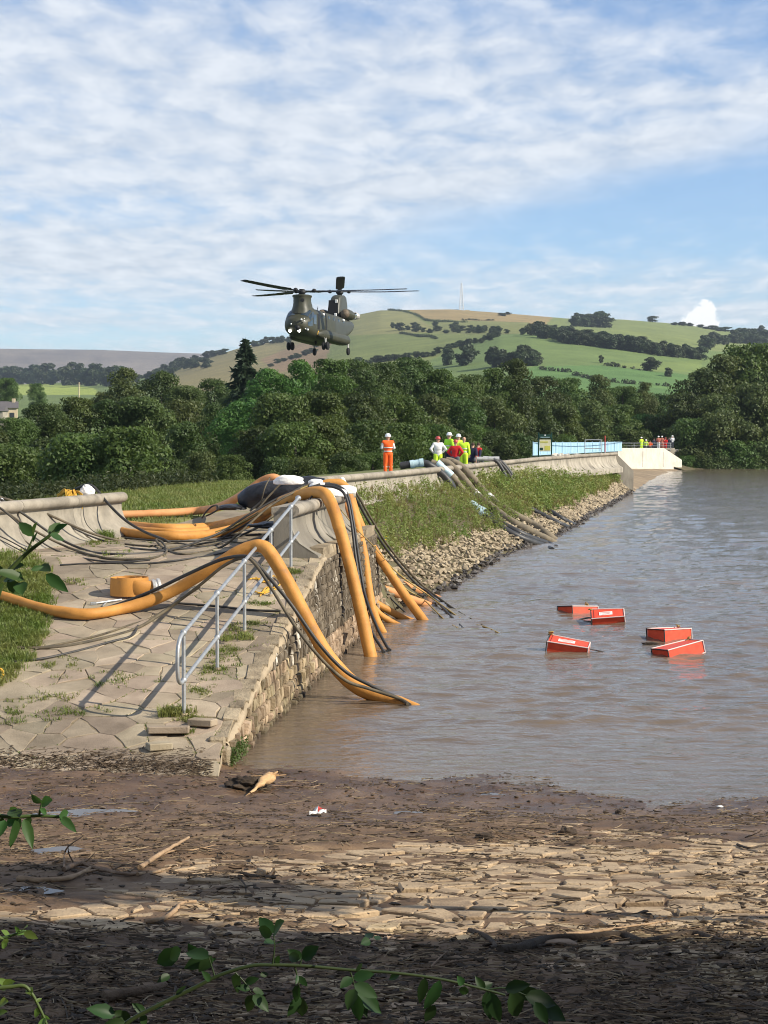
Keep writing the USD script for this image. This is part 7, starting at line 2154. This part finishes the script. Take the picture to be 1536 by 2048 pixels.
    branch('long dark driftwood limb lying in shade at the right', [(1000, 1900), (1040, 1895), (1090, 1880), (1150, 1876), (1210, 1874), (1250, 1872), (1285, 1886), (1320, 1880), (1380, 1868), (1420, 1876), (1465, 1898)], .030, 'wood_dark', [([(940, 1862), (970, 1872), (990, 1890), (980, 1895)], .02), ([(1020, 1898), (1090, 1890), (1150, 1882)], .012), ([(1390, 1868), (1430, 1865), (1450, 1880)], .010)], .7)
    branch('reddish peeled stick lying in shade low in the picture', [(770, 1998), (830, 1985), (880, 1975), (920, 1968)], .018, 'wood_drift')
    branch('thick rotting limb half buried in shade behind the bramble', [(205, 1995), (260, 1985), (300, 1978), (330, 1968)], .030, 'wood_drift')
    branch('thin curved stick on the sunlit stones', [(835, 1822), (852, 1818), (862, 1808), (856, 1792)], .008, 'wood_pale_drift')
    branch('slender stick lying right across the shade edge', [(1130, 1868), (1190, 1862), (1260, 1852), (1340, 1842)], .010, 'wood_pale_drift')
    branch('thin pale twig in the shade at the centre', [(800, 1945), (850, 1938), (900, 1925), (950, 1918)], .010, 'wood_drift', [([(860, 1936), (880, 1915), (895, 1902)], .006)])
    branch('straight stick pointing out of the driftwood heap by the wall corner', [(545, 1572), (580, 1572), (620, 1574), (640, 1570)], .010, 'wood_drift')
    branch('wet black branch lying along the mud, middle left', [(430, 1745), (470, 1745), (500, 1750), (535, 1752), (548, 1738)], .018, 'wood_dark', [([(478, 1755), (490, 1770), (492, 1785)], .008)])
    branch('dark stick on the sunlit mud at the right edge', [(1475, 1690), (1500, 1695), (1536, 1688)], .012, 'wood_dark', [([(1490, 1675), (1510, 1668, .03), (1525, 1660, .06)], .006)])
    # driftwood heap with a pale root at the wall corner
    c = hit(495, 1578, zf, 15)
    obj('driftwood_heap', lump(rng, c + [0, 0, .03], (.24, .16, .11), 4, .65, 3.0), 'wood_dark', None, smooth=True, label='dark sodden driftwood lump by the wall corner', cat='driftwood')
    q = spline([hit(500, 1586, zf, 15, dz=.03), hit(515, 1574, zf, 15, dz=.07), hit(528, 1562, zf, 15, dz=.11), hit(545, 1552, zf, 15, dz=.10)], 6)
    t = thing('root_stump', 'pale yellow broken root leaning on the dark driftwood lump', 'driftwood')
    v, f = MB().tube(q, np.interp(np.linspace(0, 1, len(q)), [0, .35, .7, .9, 1], [.012, .028, .060, .062, .045]), 14).vf()
    v = v + .05 * (np.stack([meshkit.fbm(v * 14, 3, j) for j in range(3)], 1) - .5)
    obj('stub', (v, f), 'wood_pale', t, smooth=40)
    for k in range(5):
        e = q[-3] + rng.normal(0, .03, 3)
        obj('root_end', MB().tube(spline([e, e + [.05 * rng.normal(), .03, .04 * rng.random()], e + [.10 * rng.normal(), .05, .02]], 4), [.016, .014, .012, .011, .01, .008, .007, .006, .005], 6), 'wood_pale', t, smooth=40)
    obj('splinter', MB().tube([q[0], q[0] + [-.05, -.02, -.03]], [.012, .002], 6), 'wood_pale', t)
    for px, py, s, lab in ((1240, 1628, (.055, .05, .045), 'black lump of peat on the shore, right of centre'), (1135, 1668, (.085, .06, .055), 'black clod of mud and roots on the sunlit shore'), (970, 1676, (.08, .05, .03), 'dark clod left of the largest black clod'), (560, 1545, (.04, .03, .02), 'small dark stone in the shallows by the wall'), (500, 1546, (.04, .03, .02), 'small dark stone in the shallows nearer the wall corner'), (905, 1662, (.05, .04, .02), 'dark clod on the wet mud at centre'), (1258, 1700, (.05, .04, .02), 'flat dark clod on the right sunlit mud')):
        obj('mud_clod', lump(rng, hit(px, py, zf, 10) + [0, 0, .01], s, 3, .5, 2.5), 'wood_dark', None, smooth=True, label=lab, cat='clod')
    # a crumpled red and white wrapper, a white shell and a few green leaves
    c = hit(636, 1630, zf, 14, dz=.02)
    t = thing('wrapper', 'crumpled red and white wrapper lying on the mud', 'litter')
    u = np.linspace(-1, 1, 7)
    A, B = np.meshgrid(u, u, indexing='ij')
    Z = .03 * np.sin(A * 4 + B * 2) + .04 * (1 - np.abs(A)) + .01 * rng.normal(0, 1, A.shape)
    G_ = np.stack([c[0] + A * .085, c[1] + B * .05 + .02 * A, c[2] + .015 + np.abs(Z)], -1)
    obj('white_side', MB().grid(G_), 'marking_white', t, smooth=True)
    obj('red_side', MB().grid(G_[3:, 2:5] + [0, 0, .006]), 'marking_red', t, smooth=True)
    obj('shell', lump(rng, hit(1440, 1615, zf, 14) + [0, 0, .01], (.035, .025, .015), 2, .3), 'marking_white', None, smooth=True, label='small white scrap at the water edge on the right', cat='litter')
    # puddles
    def puddle(px, py, w, h, seed, lab):
        c = hit(px, py, mud_base, 6)
        a = np.linspace(0, 2 * np.pi, 61)
        rr = 1 + .9 * (meshkit.fbm(np.stack([np.cos(a) * 1.6 + seed, np.sin(a) * 1.6, 0 * a], -1), 3, seed) - .5)
        W = w / FPX * c[1] / 2; D = h / FPX * c[1] / 2 / ((EYE - c[2]) / c[1])
        z = float(mud_z(c[0] + np.linspace(-W, W, 9) * .6, np.full(9, c[1])).mean()) - .004
        v = np.vstack([np.c_[c[0] + np.cos(a) * W * rr, c[1] + np.sin(a) * D * rr, np.full(61, z)], [[c[0], c[1], z]]])
        k = np.arange(60)
        obj('puddle', (v, np.c_[k, k + 1, np.full(60, 61)]), 'puddle_water', None, label=lab, kind='structure')
    puddle(170, 1636, 210, 22, 1, 'long shallow puddle at the foot of the ramp on the left')
    puddle(240, 1632, 70, 14, 2, 'small puddle right of the long one')
    puddle(130, 1712, 150, 24, 3, 'dull puddle behind the twiggy branch')
    puddle(250, 1838, 62, 9, 4, 'bright little puddle in the shade')
    puddle(60, 1790, 110, 18, 5, 'dark puddle at the left shade edge')
    puddle(985, 1595, 60, 10, 6, 'tiny puddle at the water edge, centre'); puddle(820, 1632, 66, 10, 7, 'small puddle on the brown shore'); puddle(1045, 1594, 26, 8, 8, 'smallest puddle at the water edge')
    puddle(160, 1895, 40, 7, 9, 'little wet patch in the left shade')


look('litter_dark', [(0.3, (0.028, 0.02, 0.013)), (0.7, (0.075, 0.052, 0.032))], scale=9, rough=.8, rnd=.5)
look('straw', [(0.3, (0.26, 0.19, 0.11)), (0.7, (0.42, 0.32, 0.19))], scale=9, rough=.8, rnd=.3)
look('wood_pale_drift', [(0.3, (0.24, 0.155, 0.09)), (0.7, (0.38, 0.26, 0.155))], scale=9, rough=.8, bump=.4, bscale=60)
flat('puddle_water', (0.055, 0.042, 0.032), 0.06, spec=0.5)
build_debris()


# ================================================================ leaves and shoots close to the camera
def leaf_mesh(B, T, w, nrm, fold=.25, curl=.2, serr=0.0):
    B, T = np.asarray(B, float), np.asarray(T, float)
    d = T - B; L = np.linalg.norm(d); d = d / L
    s = norm(np.cross(d, nrm)); n2 = np.cross(s, d)
    u = np.linspace(0, 1, 8)
    prof = np.sin(np.pi * u ** .78) ** .85
    rows = []
    for k, (a, p) in enumerate(zip(u, prof)):
        c = B + d * L * a - n2 * curl * L * a * a
        hw = w * L * .5 * p * (1 + serr * (k % 2))
        rows.append([c - s * hw + n2 * hw * fold, c - s * hw * .5 + n2 * hw * fold * .35, c, c + s * hw * .5 + n2 * hw * fold * .35, c + s * hw + n2 * hw * fold])
    return MB().grid(np.array(rows))


def plant(name, label, stems, leaves, leafmat, Y, seed, rs=.0032):
    rng = np.random.default_rng(seed)
    t = thing(name, label, 'branch' if 'bramble' not in name else 'bramble')
    for pts, r in stems:
        q = spline([P(px, py, Y + dy) for px, py, dy in pts], 7)
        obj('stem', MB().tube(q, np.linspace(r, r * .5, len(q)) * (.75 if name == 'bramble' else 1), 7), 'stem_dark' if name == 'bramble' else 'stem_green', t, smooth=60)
    for (bx, by, tx, ty, w) in leaves:
        dy = rng.uniform(-.06, .06)
        B, T = P(bx, by, Y + dy), P(tx, ty, Y + dy + rng.uniform(-.03, .03))
        nrm = norm(np.array([rng.normal(0, .35), -.8, .5 + rng.normal(0, .3)]))
        T = B + (T - B) * (.86 if name == 'bramble' else 1.0)
        lf = leaf_mesh(B, T, w, nrm, rng.uniform(.1, .35), rng.uniform(.0, .25), .10)
        obj('leaf', lf, leafmat, t, smooth=True)
    return t


def build_foreground_plants():
    plant('shoot', 'leafy green shoot slanting up at the left, in front of the wave wall', [([(-30, 1196, 0), (10, 1150, 0), (55, 1105, 0), (98, 1072, 0), (120, 1050, 0)], .0042), ([(52, 1108, 0), (62, 1085, 0), (68, 1070, 0)], .002)],
          [(98, 1072, 122, 1042, .45), (96, 1073, 112, 1062, .4), (100, 1070, 131, 1078, .55), (108, 1062, 129, 1047, .4), (68, 1072, 34, 1040, .42), (67, 1071, 66, 1046, .35), (66, 1085, 72, 1062, .3), (92, 1148, 134, 1182, .40), (45, 1152, 0, 1155, .45), (48, 1160, -10, 1138, .4), (40, 1165, 44, 1188, .6), (15, 1160, 42, 1190, .55), (10, 1150, -20, 1128, .5), (8, 1168, -4, 1200, .6), (80, 1132, 100, 1140, .5), (20, 1136, 46, 1128, .4), (62, 1140, 88, 1132, .4)], 'leaf_bramble', 2.6, 1)
    plant('shoot', 'leafy twig with hanging pointed leaves at the left over the puddle', [([(-30, 1626, 0), (20, 1634, 0), (70, 1632, 0), (120, 1634, 0), (140, 1638, 0)], .0034), ([(78, 1632, 0), (82, 1612, 0), (84, 1600, 0)], .0018)],
          [(82, 1606, 62, 1592, .55), (83, 1606, 104, 1600, .45), (80, 1618, 96, 1628, .5), (120, 1634, 152, 1660, .36), (118, 1633, 138, 1624, .5), (40, 1634, 16, 1618, .6), (38, 1636, 8, 1650, .6), (42, 1638, 28, 1664, .7), (48, 1638, 66, 1692, .32), (30, 1640, 24, 1698, .36), (10, 1640, -4, 1676, .5), (6, 1634, -18, 1690, .4), (62, 1634, 48, 1656, .45), (20, 1630, 34, 1616, .4), (-4, 1632, -10, 1612, .6)], 'leaf_bramble', 2.4, 2)
    plant('shoot', 'pale green shoot tip at the left edge in the shade', [([(-20, 1884, 0), (20, 1872, 0), (50, 1862, 0)], .0028)], [(48, 1864, 74, 1876, .4), (44, 1862, 52, 1850, .5), (40, 1866, 28, 1852, .4), (20, 1874, 4, 1860, .5), (14, 1876, 4, 1896, .5), (10, 1880, -8, 1866, .5), (6, 1884, 12, 1900, .4), (30, 1870, 60, 1862, .4)], 'leaf_pale', 2.3, 3)
    plant('shoot', 'pale curling climber tip hanging at the bottom left corner', [([(-20, 1978, 0), (20, 1974, 0), (48, 1972, 0), (64, 1988, 0), (76, 2010, 0), (90, 2040, 0), (100, 2070, 0)], .003)], [(20, 1974, -6, 1956, .5), (4, 1976, 26, 1962, .45), (64, 1988, 52, 1972, .5), (72, 2004, 84, 1996, .5), (78, 2014, 70, 2036, .5), (84, 2028, 98, 2044, .5), (60, 1984, 66, 1998, .4), (88, 2036, 82, 2058, .5), (-2, 2010, 14, 2002, .4), (-6, 2030, 10, 2020, .5)], 'leaf_pale', 2.2, 4)
    st = [([(235, 2060, 0), (270, 2035, 0), (330, 2004, 0), (390, 1975, 0), (440, 1950, 0), (500, 1932, 0), (545, 1930, 0), (610, 1932, 0), (700, 1940, 0), (790, 1946, 0), (880, 1958, 0), (950, 1974, 0), (1010, 1990, 0)], .0052),
          ([(545, 1930, 0), (549, 1895, 0), (547, 1868, 0)], .002), ([(430, 1955, 0), (424, 1935, 0), (418, 1915, 0)], .002), ([(600, 1930, 0), (604, 1916, 0)], .002), ([(700, 1942, 0), (706, 1960, 0), (712, 1985, 0)], .002), ([(470, 1945, 0), (490, 1966, 0), (505, 1990, 0)], .002), ([(590, 1934, 0), (596, 1960, 0), (600, 1990, 0)], .002), ([(970, 1980, 0), (1010, 1976, 0), (1050, 1990, 0), (1090, 2010, 0)], .002)]
    lv = [(547, 1866, 512, 1828, .55), (547, 1868, 570, 1836, .62), (545, 1868, 508, 1856, .55), (549, 1884, 524, 1886, .55), (549, 1888, 566, 1884, .4), (552, 1928, 558, 1910, .3),
          (604, 1918, 572, 1898, .55), (604, 1918, 642, 1888, .62), (600, 1918, 566, 1908, .5), (418, 1916, 362, 1896, .5), (420, 1914, 356, 1938, .5), (424, 1912, 392, 1950, .55), (426, 1916, 430, 1926, .5), (400, 1912, 372, 1888, .6), (362, 1900, 330, 1920, .55), (360, 1902, 304, 1932, .5), (340, 1950, 312, 1964, .5), (352, 1990, 376, 1968, .4), (330, 2004, 300, 2022, .5),
          (480, 1952, 462, 1992, .6), (490, 1965, 520, 1955, .5), (505, 1990, 492, 2030, .55), (506, 1990, 544, 2024, .55), (500, 1978, 470, 1972, .55), (505, 1980, 536, 1986, .5), (520, 1950, 540, 1948, .5), (597, 1952, 618, 1978, .45), (598, 1970, 586, 2012, .5), (600, 1992, 574, 2042, .45), (600, 1992, 604, 2040, .5), (595, 1950, 592, 1972, .4),
          (704, 1955, 676, 1978, .6), (706, 1957, 756, 1945, .5), (708, 1968, 764, 2000, .5), (710, 1978, 690, 2022, .6), (713, 1985, 744, 2040, .45), (714, 1988, 718, 2052, .45), (712, 1982, 776, 2034, .4), (716, 1960, 740, 1938, .5), (720, 1940, 716, 1926, .5),
          (740, 1880, 718, 1890, .6), (745, 1876, 728, 1864, .5), (752, 1880, 762, 1868, .5), (800, 1948, 772, 1960, .5), (850, 1955, 838, 2020, .3), (880, 1960, 846, 2036, .35), (926, 1970, 914, 1950, .6), (930, 1972, 924, 1996, .5), (968, 1980, 950, 1950, .5), (974, 1982, 982, 2050, .45), (980, 1984, 1000, 2056, .5), (1010, 1978, 1070, 1968, .45), (1030, 1984, 1092, 1990, .5), (1050, 1992, 1128, 2008, .5), (1060, 1998, 1146, 2044, .5), (1070, 2004, 1100, 2056, .5), (1020, 1985, 1050, 2050, .5), (960, 1976, 990, 1964, .5), (870, 2010, 846, 2050, .5),
          (262, 2040, 220, 2020, .5), (250, 2045, 200, 2050, .5), (290, 2025, 260, 2004, .5), (280, 2030, 300, 2056, .5), (230, 2030, 170, 2010, .5), (420, 1962, 404, 1940, .4)]
    plant('bramble', 'bramble stem arching across the bottom of the picture with paired leaves, in shade', st, lv, 'leaf_bramble_painted_shade', 2.7, 5)


build_foreground_plants()


# ---------------------------------------------------------------- trees beside the photographer that shade the near shore
def shade_trees():
    rng = np.random.default_rng(9)
    spots = [((8.6, 2.2), 3.1, 7.6, 'leaning alder on the bank to the right of the camera, shading the shore'), ((13.5, 1.7), 3.3, 11.0, 'tall alder further right along the bank beside the camera'), ((3.5, -7.0), 4.0, 8.5, 'alder behind the camera on the near bank'), ((13.0, -9.5), 5.0, 11.0, 'broad alder behind and right of the camera'), ((19.0, 1.0), 2.6, 13.6, 'outermost alder of the near bank on the right'), ((-7.5, -1.5), 4.6, 10.0, 'alder left of the camera on the near bank'), ((-9.5, 4.0), 3.6, 9.0, 'smaller alder at the left end of the shore'), ((-3.0, -11.0), 5.0, 12.0, 'alder straight behind the camera')]
    first = None
    for (x, y), r, h, lab in spots:
        if first is None:
            first = make_tree(rng, 'leaf_mid', 5200, .045, 30, 'hill', lab, 'tree', 'alder_tree')
            first.GetAttribute('xformOp:translate').Set(Gf.Vec3d(x, y, 2.3)); first.GetAttribute('xformOp:scale').Set(Gf.Vec3f(2 * r, 2 * r, h))
        else:
            dup(first, (x, y, 2.3), rng.uniform(0, 6), (2 * r, 2 * r, h), lab)


def sapling():
    t = make_tree(np.random.default_rng(29), 'leaf_mid', 3600, .034, 22, 'round', 'slender sapling on the shore just right of the picture, casting the left shade patch', 'tree', 'sapling')
    t.GetAttribute('xformOp:translate').Set(Gf.Vec3d(4.75, 8.7, 5.9)); t.GetAttribute('xformOp:scale').Set(Gf.Vec3f(2.0, 2.0, 1.8))


sapling()


def overhanging():  # oaks added out of view to cut sky light and deepen the near shade
    rng = np.random.default_rng(19)
    t = make_tree(rng, 'leaf_mid', 6000, .04, 36, 'wide', 'added unseen oak overhanging the camera from behind to block sky light', 'tree', 'oak_tree')
    t.GetAttribute('xformOp:translate').Set(Gf.Vec3d(-1.5, -3.0, 11.5)); t.GetAttribute('xformOp:scale').Set(Gf.Vec3f(9, 9, 9))
    dup(t, (-9, -4, 10.5), 1.0, (9, 9, 9), 'added unseen oak behind and left of the camera to block sky light')
    dup(t, (6.5, -9.5, 11.0), 2.0, (9, 9, 8), 'added unseen oak behind and right of the camera to block sky light')


shade_trees()
overhanging()

# ---------------------------------------------------------------- morning haze: one closed box of thin even air
HAZE = 0.000075
LOOK['haze'] = usdkit.material(stage, '/World/Looks/haze', {'v': ('principled_volume', {'color': (0.80, 0.90, 1.0), 'density': HAZE, 'anisotropy': 0.3})}, [], volume='v.volume')
obj('haze', MB().box((0, 4200, 45), (14000, 10400, 520)), 'haze', None, kind='stuff', label='thin bluish morning haze over the valley and hills', cat='haze')
